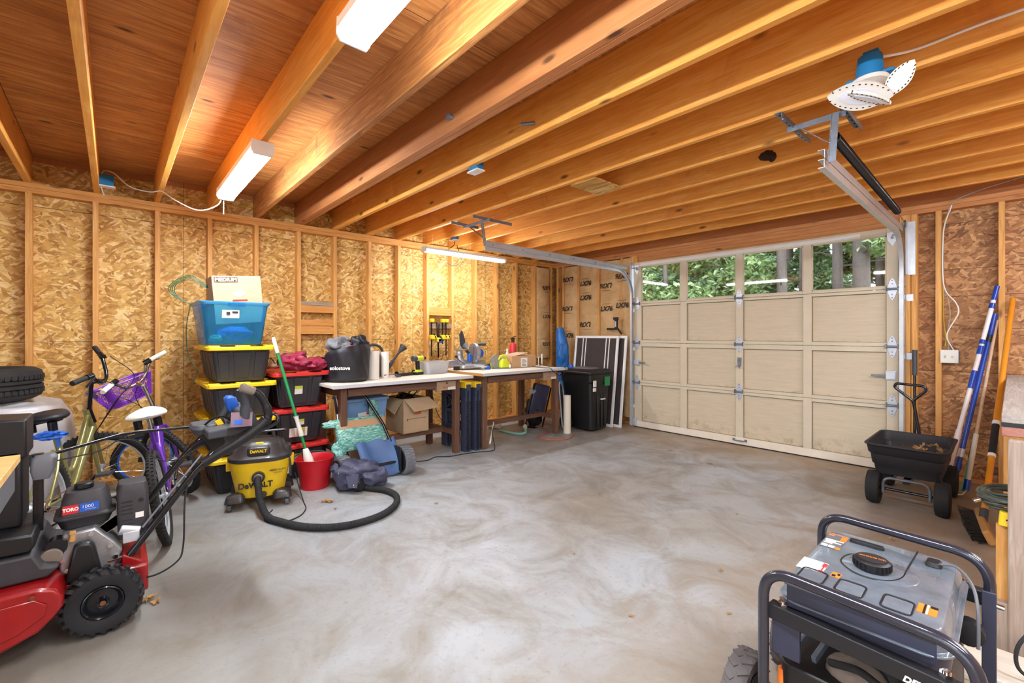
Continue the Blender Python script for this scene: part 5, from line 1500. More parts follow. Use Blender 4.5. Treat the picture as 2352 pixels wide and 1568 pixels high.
MB().box(-0.05, 0.06, -0.12, 0.10, 0.0, 0.008).build('base_plate', 'galv_dull', t)
t = thing('cut_off_tool', 'small lime and black hand tool beside the circular saw', 'tool', (-4.27, 3.49, Z2), 0.2)
MB().lathe([(0.01, 0.0), (0.05, 0.0), (0.05, 0.012), (0.01, 0.012)], (0.0, 0, 0.055), 'x', 28).build('wheel_guard', 'tool_lime', t)
MB().tube([(-0.02, 0, 0.05), (-0.03, -0.12, 0.03)], 0.02, 12).build('tool_handle', 'black_plastic', t)
tag(MB().lathe([(0.03, 0), (0.034, 0.01), (0.034, 0.03), (0.02, 0.045)], (-4.22, 3.37, Z2), 'z', 20).build('round_tool', 'tool_blue'), 'small blue round tool in front of the miter saw', 'tool')
t = thing('bottle', 'small amber and white bottle leaning on the cardboard box', 'bottle', (-4.17, 3.68, Z2))
MB().lathe([(0.018, 0), (0.020, 0.005), (0.020, 0.06), (0.010, 0.08), (0.010, 0.09)], (0, 0, 0), 'z', 18).build('bottle_body', 'amber', t)
MB().lathe([(0.0205, 0.01), (0.0205, 0.05)], (0, 0, 0), 'z', 18, caps=False).build('bottle_label', 'paper_white', t)
tag(lump(MB(), (-4.36, 3.69, Z2 + 0.085), (0.05, 0.05, 0.04), 61, 0.3).box(-4.39, -4.33, 3.66, 3.72, Z2, Z2 + 0.06).build('tool_guard', 'offwhite', bev=0.004), 'cream-coloured rounded tool behind the circular saw', 'tool')
t = thing('cardboard_box', 'closed cardboard carton with a shipping label on the farther bench', 'box', (-4.16, 3.71, Z2), math.radians(-1))
MB().box(-0.30, 0, 0, 0.415, 0, 0.152).build('box_body', 'kraft_box', t, bev=0.003)
MB().box(0.0005, 0.002, 0.15, 0.26, 0.01, 0.125).build('shipping_label', 'paper_white', t)
q = MB()
for k in range(6):
    q.box(0.002, 0.0028, 0.165, 0.245 - 0.012 * (k % 3), 0.02 + 0.016 * k, 0.026 + 0.016 * k)
q.build('label_print', 'grey_plastic', t)
MB().add([(-0.3, 0.1, 0.153), (0, 0.05, 0.153), (-0.02, 0.30, 0.185), (-0.28, 0.33, 0.185), (-0.3, 0.1, 0.155), (0, 0.05, 0.155), (-0.02, 0.30, 0.187), (-0.28, 0.33, 0.187)], [(3, 2, 1, 0), (4, 5, 6, 7), (0, 1, 5, 4), (1, 2, 6, 5), (2, 3, 7, 6), (3, 0, 4, 7)]).build('flap', 'kraft_light', t)
t = thing('fire_extinguisher', 'red fire extinguisher with black head behind the carton', 'fire extinguisher', (-4.50, 4.03, Z2))
MB().lathe([(0.03, 0), (0.047, 0.005), (0.049, 0.02), (0.049, 0.26), (0.042, 0.295), (0.018, 0.315)], (0, 0, 0), 'z', 28).build('cylinder', 'fire_red', t)
MB().lathe([(0.0495, 0.08), (0.0495, 0.14)], (0, 0, 0), 'z', 28, caps=False).build('paper_label', 'paper_white', t)
MB().cyl((0, 0, 0.315), (0, 0, 0.36), 0.022).box(-0.014, 0.014, -0.03, 0.035, 0.355, 0.375).bar((0, -0.02, 0.375), (0, 0.05, 0.40), 0.02, 0.01).build('valve_head', 'black_plastic', t, bev=0.003)
t = thing('spray_bottle', 'white bottle with a red label behind the carton, left of the extinguisher', 'bottle', (-4.50, 3.93, Z2))
MB().lathe([(0.02, 0), (0.025, 0.005), (0.025, 0.16), (0.012, 0.19), (0.012, 0.20)], (0, 0, 0), 'z', 20).build('bottle_body', 'white_plastic', t)
MB().lathe([(0.0255, 0.10), (0.0255, 0.14)], (0, 0, 0), 'z', 20, caps=False).build('bottle_label', 'fire_red', t)
MB().lathe([(0.013, 0.2), (0.013, 0.23)], (0, 0, 0), 'z', 16).build('bottle_cap', 'white_plastic', t)
t = thing('power_tool', 'black power tool with tangled cords at the end of the farther bench', 'tool', (-4.42, 4.22, Z2))
lump(MB(), (0, 0, 0.045), (0.10, 0.07, 0.05), 71, 0.3, zmin=0.0).build('tool_body', 'black_plastic', t)
MB().tube(spl([(0.05, 0.02, 0.05), (0.12, 0.05, 0.03), (0.2, -0.05, 0.006), (0.25, 0.06, 0.006), (0.3, 0.04, 0.01), (0.62, 0.03, 0.0)], 6), 0.004, 6).build('power_cord', 'black_rubber', t) if False else None
MB().cyl((-0.02, 0.10, 0.03), (-0.02, 0.13, 0.06), 0.012).build('orange_tip', 'orange_cord', t)
cable('black cord looping over the edge of the farther bench', [(-4.40, 4.18, 0.90), (-4.25, 4.10, 0.866), (-4.0, 4.02, 0.864), (-3.86, 4.02, 0.864), (-3.79, 4.02, 0.864), (-3.78, 4.06, 0.82), (-3.78, 4.18, 0.765), (-3.78, 4.27, 0.80), (-3.79, 4.28, 0.864), (-4.0, 4.22, 0.866), (-4.3, 4.28, 0.90)], 0.004, 'black_rubber', name='cord')
tag(MB().cyl((-4.20, 4.285, Z2), (-4.20, 4.285, Z2 + 0.16), 0.009).build('stick', 'white_plastic'), 'taller of two white sticks standing at the end of the farther bench', 'stick')
tag(MB().cyl((-4.22, 4.24, Z2), (-4.22, 4.24, Z2 + 0.12), 0.006).build('stick', 'white_plastic'), 'shorter of two white sticks standing at the end of the farther bench', 'stick')
# --- under the farther bench
t = thing('wrapped_chair', 'dark folding chair wrapped in plastic, leaning under the farther bench', 'chair', (-4.36, 4.10, 0.03), rot=(-0.22, 0.12, 0))
MB().box(-0.03, 0.03, 0.0, 0.30, 0.18, 0.62).build('wrapped_seat', 'tarp_navy', t, bev=0.02)
lump(MB(), (0, 0.0, 0.50), (0.04, 0.05, 0.04), 81, 0.3).build('loose_plastic', 'clear_plastic', t)
MB().tube(rnd([(0.02, 0.32, 0.6), (0.02, 0.34, 0.02), (0.02, 0.0, 0.02), (0.02, -0.01, 0.6)], 0.04), 0.011, 8).build('chair_frame', 'black_steel', t)
tag(lump(MB(), (-4.40, 4.33, 0.22), (0.10, 0.13, 0.21), 82, 0.3, zmin=0.01).build('dark_bag', 'black_plastic'), 'black bag standing behind the end leg of the farther bench', 'bag')
cable('orange extension cord coiled on the floor under the farther bench', [(-4.85, 4.60, 0.007), (-4.65, 4.55, 0.007), (-4.35, 4.40, 0.007), (-4.08, 4.28, 0.007), (-3.98, 4.08, 0.007), (-3.92, 3.92, 0.007), (-3.75, 3.92, 0.007), (-3.62, 4.08, 0.007), (-3.65, 4.25, 0.007), (-3.74, 4.40, 0.007)], 0.006, 'orange_cord', name='cord')
t = thing('garden_hose', 'pale teal hose piece with a bent end on the floor under the bench', 'hose', (0, 0, 0))
MB().tube(spl([(-4.50, 3.80, 0.02), (-4.30, 3.80, 0.02), (-4.16, 3.84, 0.02), (-4.14, 3.92, 0.03), (-4.22, 4.0, 0.06)], 8), 0.016, 12).build('hose_body', 'teal_hose', t)
MB().cyl((-4.22, 4.0, 0.06), (-4.27, 4.04, 0.07), 0.02, 0.03).build('hose_fitting', 'offwhite', t)
tag(MB().tube([(-3.88, 3.13, 0.06), (-4.02, 3.30, 0.26)], [0.012, 0.006], 10).build('wand', 'offwhite'), 'pale thin wand leaning on the stretcher of the farther bench', 'wand')
t = thing('plastic_sheet', 'crumpled pale plastic piece on the floor deep under the farther bench', 'plastic', (-4.72, 3.9, 0))
lump(MB(), (0, 0, 0.03), (0.10, 0.08, 0.03), 85, 0.4, zmin=0.002).build('crumpled_sheet', 'offwhite', t)

# --- clamps hanging on the wall blocking
wlp = [o for o in C.objects if o.name == 'wall_left'][0]
for (y0, y1, z0, z1, mt) in ((1.489, 1.858, 1.600, 1.640, 'weathered'), (1.489, 1.858, 1.520, 1.598, 'plate_wood'), (1.489, 1.858, 1.375, 1.44, 'plate_wood'), (1.489, 1.858, 1.285, 1.372, 'plate_wood'), (3.085, 3.44, 1.535, 1.645, 'plate_wood'), (3.085, 3.44, 1.36, 1.42, 'weathered')):
    if mt == 'weathered' and 'weathered' not in MATS:
        wood('weathered', S(128, 112, 96), S(160, 142, 122), S(188, 172, 154), axis=1, knots=False, size=1.4)
    MB().box(XL - 0.06, XL - 0.002, y0, y1, z0, z1).build('blocking', mt, wlp, bev=0.002)
def clamp(label, y, ztop, L, lean=0.0, col='clamp_yellow', big=True):
    t = thing('bar_clamp', label, 'clamp', (XL + 0.012, y, ztop), rot=(lean, 0, 0), group='bar clamps hanging on the left wall')
    MB().box(-0.004, 0.004, -0.007, 0.007, -L, 0.0).build('bar', 'black_steel', t)
    if big:
        MB().box(-0.008, 0.045, -0.030, 0.018, -0.035, 0.012).build('fixed_jaw', col, t, bev=0.006)
    MB().box(-0.008, 0.05, -0.035, 0.035, -0.26, -0.20).bar((0.02, 0.03, -0.20), (0.03, 0.06, -0.24), 0.025, 0.025).build('sliding_jaw', col, t, bev=0.01)
    MB().cyl((0.03, 0.01, -0.19), (0.035, 0.03, -0.235), 0.018).build('clamp_grip', 'black_plastic', t)
clamp('yellow bar clamp nearest the left stud in the clamp bay', 3.12, 1.475, 0.48)
clamp('longer yellow bar clamp hanging left of the blue-handled one', 3.20, 1.44, 0.47, 0.06, big=False)
clamp('short yellow bar clamp in the middle of the clamp bay', 3.29, 1.475, 0.32)
clamp('yellow bar clamp hanging at the right of the clamp bay', 3.345, 1.475, 0.48)
clamp('blue-handled bar clamp between the yellow ones', 3.235, 1.43, 0.44, -0.03, 'tool_blue', big=False)

# ================================================================ the far corner
t = thing('tarp_roll', 'blue tarpaulin roll standing in the corner by the insulation', 'tarp', (-4.62, 5.17, 0.0), rot=(0.03, 0.02, 0))
q = MB()
q.tube([(0, 0, 0.30), (0.0, 0, 0.7), (0.0, 0, 1.1), (-0.03, 0, 1.25), (-0.05, 0, 1.38)], [0.085, 0.105, 0.095, 0.08, 0.055], 22)
lump(q, (0.02, -0.02, 0.95), (0.09, 0.09, 0.22), 91, 0.3, 2.0, fold=0.2)
q.build('tarp_cloth', 'tarp_blue', t, smooth=70)
MB().cyl((0, 0, 0.0), (0, 0, 0.32), 0.03).build('tarp_pole', 'black_plastic', t)
t = thing('beach_umbrella', 'furled blue and yellow umbrella between the bench and the trash cart', 'umbrella', (-4.10, 4.78, 0.0), rot=(0, -0.02, 0))
MB().tube([(0, 0, 0.35), (0, 0, 0.55), (0, 0, 0.75), (0, 0, 0.86)], [0.03, 0.05, 0.05, 0.035], 16).build('canopy', 'tool_blue', t)
MB().tube([(0.03, 0.025, 0.45), (0.04, 0.035, 0.65), (0.03, 0.03, 0.8)], [0.012, 0.022, 0.014], 10).build('yellow_panel', 'label_green', t)
MB().cyl((0, 0, 0.0), (0, 0, 0.36), 0.012).build('umbrella_pole', 'chrome', t)
t = thing('tube_roll', 'upright white plastic tube in front of the bench end leg', 'tube', (-3.855, 4.40, 0))
MB().lathe([(0.034, 0.0), (0.048, 0.0), (0.048, 0.49), (0.034, 0.49), (0.034, 0.0)], (0, 0, 0), 'z', 28, caps=False).lathe([(0.001, 0.485), (0.035, 0.485)], (0, 0, 0), 'z', 28, caps=False).build('tube_wall', 'pvc_white', t)
t = thing('narrow_screen', 'narrow rounded window screen panel leaning beside the white tube', 'screen', (-4.05, 4.56, 0.02), rot=(0.0, -0.10, 0.35))
out = rnd([(0, -0.06, 0), (0, 0.05, 0), (0, 0.08, 0.55), (0, 0.0, 0.63), (0, -0.04, 0.55)], 0.05, closed=True)
MB().tube(out, 0.011, 8, closed=True).build('screen_frame', 'galv', t)
MB().prism([(p.y * .93, p.z) for p in out], -0.003, 0.003, 'yz').build('screen_mesh', 'screen_mesh', t)

def screen(label, x, y, w, h, rot, bars=True):
    t = thing('window_screen', label, 'screen', (x, y, 0.0), rot=rot, group='white framed window screens leaning on the insulation')
    q = MB().box(0, w, -0.012, 0.012, 0, 0.035).box(0, w, -0.012, 0.012, h - 0.035, h).box(0, 0.035, -0.012, 0.012, 0.035, h - 0.035).box(w - 0.035, w, -0.012, 0.012, 0.035, h - 0.035)
    q.build('screen_frame', 'white_metal', t, bev=0.003)
    MB().box(0.036, w - 0.036, 0.001, 0.004, 0.036, h - 0.036).build('screen_mesh', 'screen_mesh', t)
    if bars:
        for xx in (0.145, 0.20, w - 0.215, w - 0.16):
            MB().box(xx, xx + 0.014, -0.010, -0.0005, 0.036, h - 0.036).build('muntin', 'white_metal', t)
screen('white window screen with four thin bars, front of the leaning stack', -4.45, 5.13, 0.78, 1.27, (-0.125, 0, 0))
screen('white window screen behind the barred one, showing only its edge', -4.36, 5.19, 0.79, 1.27, (-0.12, 0, 0), False)

# wheeled trash cart
t = thing('trash_cart', 'black wheeled trash cart with a hinged lid beside the left door track', 'trash cart', (-3.87, 4.80, 0), math.radians(0))
q = MB().rloft([((0.03, 0, 0.03), (0.40, 0.34), 0.05), ((0, 0, 0.64), (0.50, 0.42), 0.05), ((0, 0, 0.66), (0.53, 0.45), 0.05), ((0, 0, 0.76), (0.54, 0.46), 0.05)], 5)
q.build('cart_body', 'black_plastic', t, bev=0.006)
for y in (-0.05, 0.03, 0.10):
    MB().box(0.18, 0.252, y - 0.02, y + 0.02, 0.06, 0.50).build('rib', 'black_plastic', t, bev=0.006)
q = MB().rloft([((-0.01, 0, 0.762), (0.60, 0.52), 0.06), ((-0.01, 0, 0.79), (0.60, 0.52), 0.06), ((-0.01, 0, 0.82), (0.50, 0.42), 0.06)], 6)
q.build('cart_lid', 'black_plastic', t, bev=0.006)
MB().rloft([((0.0, 0, 0.821), (0.36, 0.26), 0.08), ((0.0, 0, 0.838), (0.30, 0.20), 0.06)], 6).build('lid_panel', 'grey_plastic', t, bev=0.004)
for s in (-1, 1):
    w = MB().lathe([(0.04, -0.025), (0.095, -0.025), (0.10, -0.015), (0.10, 0.015), (0.095, 0.025), (0.04, 0.025)], (-0.16, s * 0.225, 0.10), 'y', 30).build('wheel', 'black_rubber', t)
    MB().cyl((-0.16, s * 0.252, 0.10), (-0.16, s * 0.256, 0.10), 0.012).build('axle_cap', 'chrome', w)
MB().tube([(-0.27, -0.2, 0.73), (-0.27, 0.2, 0.73)], 0.015, 10).build('cart_handle', 'black_plastic', t)
MB().box(0.265, 0.272, -0.18, -0.12, 0.60, 0.68).box(0.262, 0.268, -0.18, -0.12, 0.54, 0.585).build('sticker', 'paper_white', t)
MB().box(0.266, 0.274, 0.06, 0.17, 0.60, 0.72).build('green_tag', 'mop_green', t)
MB().box(0.245, 0.27, 0.0, 0.08, 0.42, 0.435).build('catch_bar', 'white_metal', t)
# ================================================================ right side: cart, poles, bench, generator
plain('cart_black', S(32, 31, 36), 0.6, var=0.15, bmp=0.15)
plain('tyre', S(30, 29, 32), 0.8, var=0.2)
plain('tyre_worn', S(92, 86, 86), 0.85, var=0.15)
plain('leaf_dry', S(176, 134, 84), 0.8, var=0.3, scale=30)
plain('leaf_litter', S(66, 50, 34), 0.9, var=0.4, scale=40, bmp=0.6)
plain('pole_white', S(226, 218, 220), 0.3, var=0.05)
plain('pole_blue', S(20, 66, 168), 0.3, var=0.05)
plain('pole_orange', S(214, 136, 36), 0.3, var=0.08)
plain('pole_wood', S(200, 168, 136), 0.6, var=0.2, scale=20)
plain('bristle', S(40, 34, 30), 0.9, var=0.3)
plain('tan_plastic', S(196, 148, 88), 0.5, var=0.06)
plain('gen_tube', S(46, 48, 60), 0.22, 0.2, 0.08, coat=0.5)
plain('gen_tank', S(108, 118, 130), 0.25, 0.15, 0.35, 7, coat=0.6)
plain('gen_dark', S(22, 22, 27), 0.45, var=0.15)
plain('gen_side', S(46, 50, 70), 0.4, var=0.1)
plain('orange_label', S(236, 124, 40), 0.5, var=0.05)
wood('old_grey', S(140, 122, 110), S(168, 150, 136), S(192, 178, 166), axis=2, size=1.2)
wood('old_grey_y', S(142, 134, 128), S(170, 160, 152), S(196, 188, 180), axis=1, size=1.2)
wood('old_red', S(150, 96, 84), S(172, 118, 104), S(188, 136, 122), axis=1, size=1.4, knots=False)

def pneu(q, c, R_, w, ax, lugs=0, n=44):
    """fat tyre with rounded shoulders; tread blocks when lugs > 0"""
    h = w / 2
    q.lathe([(R_ * 0.55, -h * 0.7), (R_ * 0.80, -h), (R_ * 0.93, -h * 0.9), (R_ * 0.99, -h * 0.55), (R_, 0), (R_ * 0.99, h * 0.55), (R_ * 0.93, h * 0.9), (R_ * 0.80, h), (R_ * 0.55, h * 0.7)], c, ax, n, caps=False)

# spreader cart
t = thing('yard_cart', 'black four-wheeled yard cart with dry leaves in its tub', 'cart', (-0.515, 4.57, 0))
q = MB()
q.rloft([((0, 0.0, 0.235), (0.36, 0.50), 0.04), ((0, 0, 0.30), (0.38, 0.54), 0.05), ((0, 0, 0.31), (0.40, 0.56), 0.05), ((0, 0, 0.385), (0.415, 0.60), 0.05), ((0, 0, 0.395), (0.435, 0.63), 0.05), ((0, 0, 0.455), (0.45, 0.68), 0.06), ((0, 0, 0.458), (0.475, 0.72), 0.07), ((0, 0, 0.468), (0.475, 0.72), 0.07), ((0, 0, 0.468), (0.44, 0.67), 0.06), ((0, 0, 0.40), (0.42, 0.61), 0.05), ((0, 0, 0.39), (0.40, 0.58), 0.05), ((0, 0, 0.30), (0.36, 0.52), 0.04)], 6)
q.build('tub', 'cart_black', t, bev=0.003)
tag(lump(MB(), (-0.52, 4.62, 0.335), (0.17, 0.24, 0.05), 101, 0.5, 5, zmin=0.305, fold=0.4).build('leaf_litter', 'leaf_litter', smooth=False), 'dark leaf litter filling the bottom of the yard cart', 'leaf litter', kind='stuff')
def dryleaf(label, x, y, z, s, seed, tilt=0.5):
    rg = random.Random(seed)
    q = MB()
    n = 9
    vs = [(0, 0, 0.1 * s)]
    for k in range(2 * n):
        a = 2 * PI * k / (2 * n)
        r = s * (1.0 if k % 2 == 0 else 0.55) * rg.uniform(0.7, 1.1) * (1.3 if k in (0, 9) else 0.8)
        vs.append((r * math.cos(a), r * math.sin(a) * 0.7, rg.uniform(0, 0.45) * s))
    q.add(vs, [(0, 1 + k, 1 + (k + 1) % (2 * n)) for k in range(2 * n)])
    o = q.build('dry_leaf', 'leaf_dry', None, smooth=False, solid=0.0008)
    o.location = (x, y, z)
    o.rotation_euler = (rg.uniform(-tilt, tilt), rg.uniform(-tilt, tilt), rg.uniform(0, 6))
    return o
for k, (x, y, z) in enumerate(((-0.44, 4.58, 0.40), (-0.40, 4.65, 0.43), (-0.46, 4.68, 0.41), (-0.36, 4.56, 0.39), (-0.50, 4.72, 0.385), (-0.42, 4.50, 0.38), (-0.38, 4.72, 0.40))):
    tag(dryleaf('', x, y, z, 0.05, k, 0.9), 'curled tan leaf in the heap inside the yard cart', 'leaf', 'dry leaves in the cart')
U = MB()
for yy in (-0.27, 0.27):
    U = MB().tube(rnd([(-0.13, yy - .0, 0.10), (-0.13, yy, 0.215), (0.13, yy, 0.215), (0.13, yy, 0.10)], 0.07, 8), 0.017, 10, flat=0.55)
    U.build('axle_frame', 'galv_dull', t)
MB().cyl((-0.17, -0.225, 0.12), (0.17, -0.225, 0.12), 0.010).cyl((-0.17, 0.375, 0.12), (0.17, 0.375, 0.12), 0.010).bar((0, -0.26, 0.2), (0, 0.38, 0.2), 0.04, 0.03).build('axle', 'black_steel', t)
for x, y in ((-0.19, -0.225), (0.19, -0.225), (-0.19, 0.375), (0.19, 0.375)):
    q = MB()
    pneu(q, (x, y, 0.122), 0.120, 0.082, 'x')
    for j in range(30):
        for i_ in range(-2, 3):
            a = 2 * PI * (j + 0.5 * (i_ % 2)) / 30
            rr = 0.1185 - 0.0026 * abs(i_)
            cx_, cy_, cz_ = x + i_ * 0.0145, y + rr * math.cos(a), 0.122 + rr * math.sin(a)
            q.box(cx_ - 0.0055, cx_ + 0.0055, cy_ - 0.003, cy_ + 0.003, cz_ - 0.009, cz_ + 0.009, rot=(a, 0, 0))
    w = q.build('wheel', 'tyre', t)
    MB().lathe([(0.012, -0.03), (0.068, -0.028), (0.068, 0.028), (0.012, 0.03)], (x, y, 0.122), 'x', 24).build('wheel_rim', 'black_plastic', w)
MB().tube([(0.02, 0.40, 0.17), (0.0, 0.43, 0.45), (-0.035, 0.44, 0.70), (-0.042, 0.44, 0.725)], 0.012, 10).tube(rnd([(-0.042, 0.44, 0.722), (-0.16, 0.44, 0.83), (-0.15, 0.44, 0.862), (0.03, 0.44, 0.852), (0.045, 0.44, 0.82), (-0.042, 0.44, 0.722)], 0.025), 0.011, 10).build('pull_handle', 'black_steel', t)

# leaning handles
def pole(name, label, a, b_, r, mat, cat, extra=()):
    a, b_ = Vector(a), Vector(b_)
    t = thing(name, label, cat, tuple(a))
    d = b_ - a
    MB().tube([(0, 0, 0), tuple(d)], r, 14).build('pole', mat, t)
    for (f0, f1, rr, mt, nm) in extra:
        MB().tube([tuple(d * f0), tuple(d * f1)], rr, 14).build(nm, mt, t)
    return t
pole('pry_bar', 'black bar with a grey grip leaning on the door jamb behind the cart', (-0.575, 5.30, 0.0), (-0.592, 5.44, 1.14), 0.011, 'black_steel', 'bar', ((0.80, 1.0, 0.019, 'dark_grey', 'grip'),))
pole('extension_pole', 'white telescopic pole with blue collars, leftmost of the leaning poles', (-0.375, 4.98, 0.0), (-0.083, 5.47, 1.68), 0.0155, 'pole_white', 'pole',
     ((0.0, 0.30, 0.019, 'pole_white', 'lower_sleeve'), (0.50, 0.585, 0.0185, 'pole_blue', 'printed_band'), (0.665, 0.705, 0.020, 'pole_blue', 'collar'), (0.715, 0.735, 0.020, 'pole_blue', 'collar'), (0.89, 0.915, 0.019, 'pole_blue', 'collar'), (0.93, 1.0, 0.0165, 'pole_blue', 'tip')))
pole('extension_pole', 'blue telescopic pole just right of the white one', (-0.325, 5.02, 0.0), (-0.098, 5.47, 1.45), 0.017, 'pole_blue', 'pole',
     ((0.0, 0.13, 0.016, 'galv', 'lower_tube'), (0.13, 0.165, 0.021, 'pole_blue', 'collar'), (0.20, 0.245, 0.020, 'galv', 'collar'), (0.84, 0.88, 0.021, 'black_plastic', 'collar'), (0.88, 1.0, 0.022, 'pole_blue', 'tip')))
t = pole('roller_pole', 'paint-spattered wooden pole with a wire roller frame at its foot', (-0.243, 5.02, 0.05), (-0.085, 5.475, 1.40), 0.0115, 'pole_wood', 'pole', ((0.06, 0.32, 0.0165, 'offwhite', 'paint_grip'), (0.0, 0.06, 0.02, 'pole_blue', 'collar')))
MB().tube(rnd([(0, 0, 0), (-0.02, -0.02, -0.035), (-0.06, -0.03, -0.04)], 0.01), 0.004, 8).build('roller_wire', 'white_metal', t)
pole('garden_tool', 'short green and black handle among the leaning poles', (-0.27, 5.20, 0.0), (-0.20, 5.46, 0.45), 0.014, 'mop_green', 'handle', ((0.55, 0.8, 0.017, 'black_plastic', 'grip'),))
# push broom
a, b_ = Vector((-0.125, 4.22, 0.09)), Vector((0.003, 5.47, 1.57))
t = pole('push_broom', 'push broom with an orange handle and black bristles, in front of the poles', tuple(a), tuple(b_), 0.0175, 'pole_orange', 'broom', ((0.245, 0.37, 0.020, 'black_rubber', 'grip'), (0.235, 0.247, 0.0205, 'white_metal', 'ring'), (0.37, 0.385, 0.0205, 'white_metal', 'ring'), (0.09, 0.10, 0.021, 'dark_grey', 'ring'), (-0.04, 0.03, 0.022, 'dark_grey', 'socket')))
q = MB()
q.M = Matrix.Rotation(0.12, 4, 'Z') @ Matrix.Translation((0, 0, -0.035)) @ Matrix.Rotation(math.radians(66), 4, 'Y')
q.box(-0.045, 0.045, -0.30, 0.20, -0.02, 0.02)
hd = q.build('broom_head', 'tan_plastic', t, bev=0.012, seg=3)
q = MB(); q.M = Matrix.Rotation(0.12, 4, 'Z') @ Matrix.Translation((0, 0, -0.035)) @ Matrix.Rotation(math.radians(66), 4, 'Y')
rg = random.Random(5)
for i_ in range(7):
    for j in range(32):
        x, y = -0.038 + i_ * 0.012, -0.262 + j * 0.0132
        q.tube([(x, y, -0.018), (x * 1.6 - 0.02 + rg.uniform(-.006, .006), y + rg.uniform(-.006, .006), -0.086)], 0.0022, 4)
q.build('bristles', 'bristle', t, smooth=False)

# --- bench along the right
t = thing('side_workbench', 'weathered wooden workbench at the right edge of the photo', 'workbench', (-0.03, 2.72, 0))
MB().box(0.0, 0.66, 0.03, 2.73, 0.915, 0.95).build('worktop', 'old_grey_y', t, bev=0.003)
MB().box(0.0, 0.66, 0.028, 0.032, 0.90, 0.915).build('dark_trim', 'black_plastic', t)
MB().box(0.0, 0.65, 0.03, 0.068, 0.86, 0.899).build('front_rail', 'old_red', t, bev=0.003)
MB().box(0.018, 0.13, -0.06, -0.018, 0.0, 0.86).build('front_post', 'old_grey', t, bev=0.006)
MB().box(0.0, 0.09, 0.68, 0.72, 0.0, 0.914).build('leg', 'stud_wood', t, bev=0.003)
MB().box(0.0, 0.09, 2.60, 2.64, 0.0, 0.914).build('leg', 'stud_wood', t, bev=0.003)
MB().box(-0.015, 0.035, -0.012, 0.025, 0.0, 0.50).build('short_post', 'stud_wood', t, bev=0.003)
MB().box(-0.018, 0.05, -0.05, -0.013, 0.0, 0.20).build('end_block', 'old_grey', t, bev=0.003)
MB().box(0.0, 0.04, 0.03, 2.72, 0.16, 0.20).build('lower_rail', 'old_grey_y', t, bev=0.003)
tag(MB().box(-0.13, 0.5, 2.36, 2.60, 0.0, 0.045).build('loose_plank', 'cream_strip' if False else 'pale_plank', bev=0.004) if (wood('pale_plank', S(190, 178, 162), S(208, 198, 184), S(222, 214, 202), axis=0, knots=False) is not None) else None, 'pale plank on the floor by the foot of the right workbench', 'plank')
t = thing('reel_stand', 'yellow plastic reel end under the coiled hose, on the short post', 'reel', (-0.012, 2.727, 0.502))
MB().rloft([((0.015, 0, 0.0), (0.085, 0.075), 0.015), ((0.015, 0.0, 0.055), (0.075, 0.06), 0.015)], 4).build('reel_body', 'clamp_yellow', t, bev=0.004)
MB().box(-0.005, 0.015, -0.0378, -0.036, 0.025, 0.031).build('slot', 'hole_dark', t)
t = thing('hose_coil', 'dark green hose coil resting on the yellow reel beside the bench post', 'hose', (0.0, 2.80, 0.558))
q = MB()
rg = random.Random(9)
for k in range(9):
    r_ = 0.072 + 0.009 * (k % 4)
    z_ = 0.008 + 0.007 * k
    pts = [(r_ * math.cos(a) + rg.uniform(-.003, .003), r_ * math.sin(a) + rg.uniform(-.003, .003), z_ + 0.012 * math.sin(a + k)) for a in [2 * PI * i / 20 for i in range(20)]]
    q.tube(spl(pts, 3, True), 0.0065, 7, closed=True)
q.build('hose_loops', 'hose_dark', t) if plain('hose_dark', S(62, 70, 62), 0.35, var=0.15) else None
MB().cyl((-0.09, -0.04, 0.02), (-0.11, -0.05, 0.01), 0.008).build('hose_end', 'chrome', t)
tag(MB().tube(spl([(0.16, 2.56, 0.25), (0.08, 2.50, 0.24), (0.02, 2.44, 0.17), (0.01, 2.42, 0.10), (0.04, 2.42, 0.065), (0.12, 2.44, 0.055), (0.2, 2.46, 0.055)], 8), 0.006, 8).build('cable_loop', 'black_rubber'), 'black cable looping beside the pale plank at the lower right', 'cable')
MB()

# --- generator
t = thing('generator', 'black portable generator in a tubular frame, in the lower right foreground', 'generator', (-0.27, 1.72, 0), 0.0)
def gy_(y): return y - 1.72
def gx_(x): return x + 0.27
def hoop(y, name='frame_hoop'):
    pts = rnd([(gx_(-0.485), gy_(y), 0.04), (gx_(-0.485), gy_(y), 0.60), (gx_(-0.045), gy_(y) - 0.045, 0.60), (gx_(-0.045), gy_(y) - 0.045, 0.04)], 0.085, 12)
    return MB().tube(pts, 0.0145, 18).build(name, 'gen_tube', t)
hoop(1.42)
hoop(2.02)
# lower cradle
q = MB()
for x in (-0.485, -0.045):
    q.tube([(gx_(x), gy_(1.42), 0.06), (gx_(x), gy_(2.0), 0.06)], 0.0145, 14)
q.tube([(gx_(-0.485), gy_(1.42), 0.055), (gx_(-0.045), gy_(1.38), 0.055)], 0.0145, 14).tube([(gx_(-0.485), gy_(2.02), 0.055), (gx_(-0.045), gy_(1.98), 0.055)], 0.0145, 14)
q.build('base_frame', 'gen_tube', t)
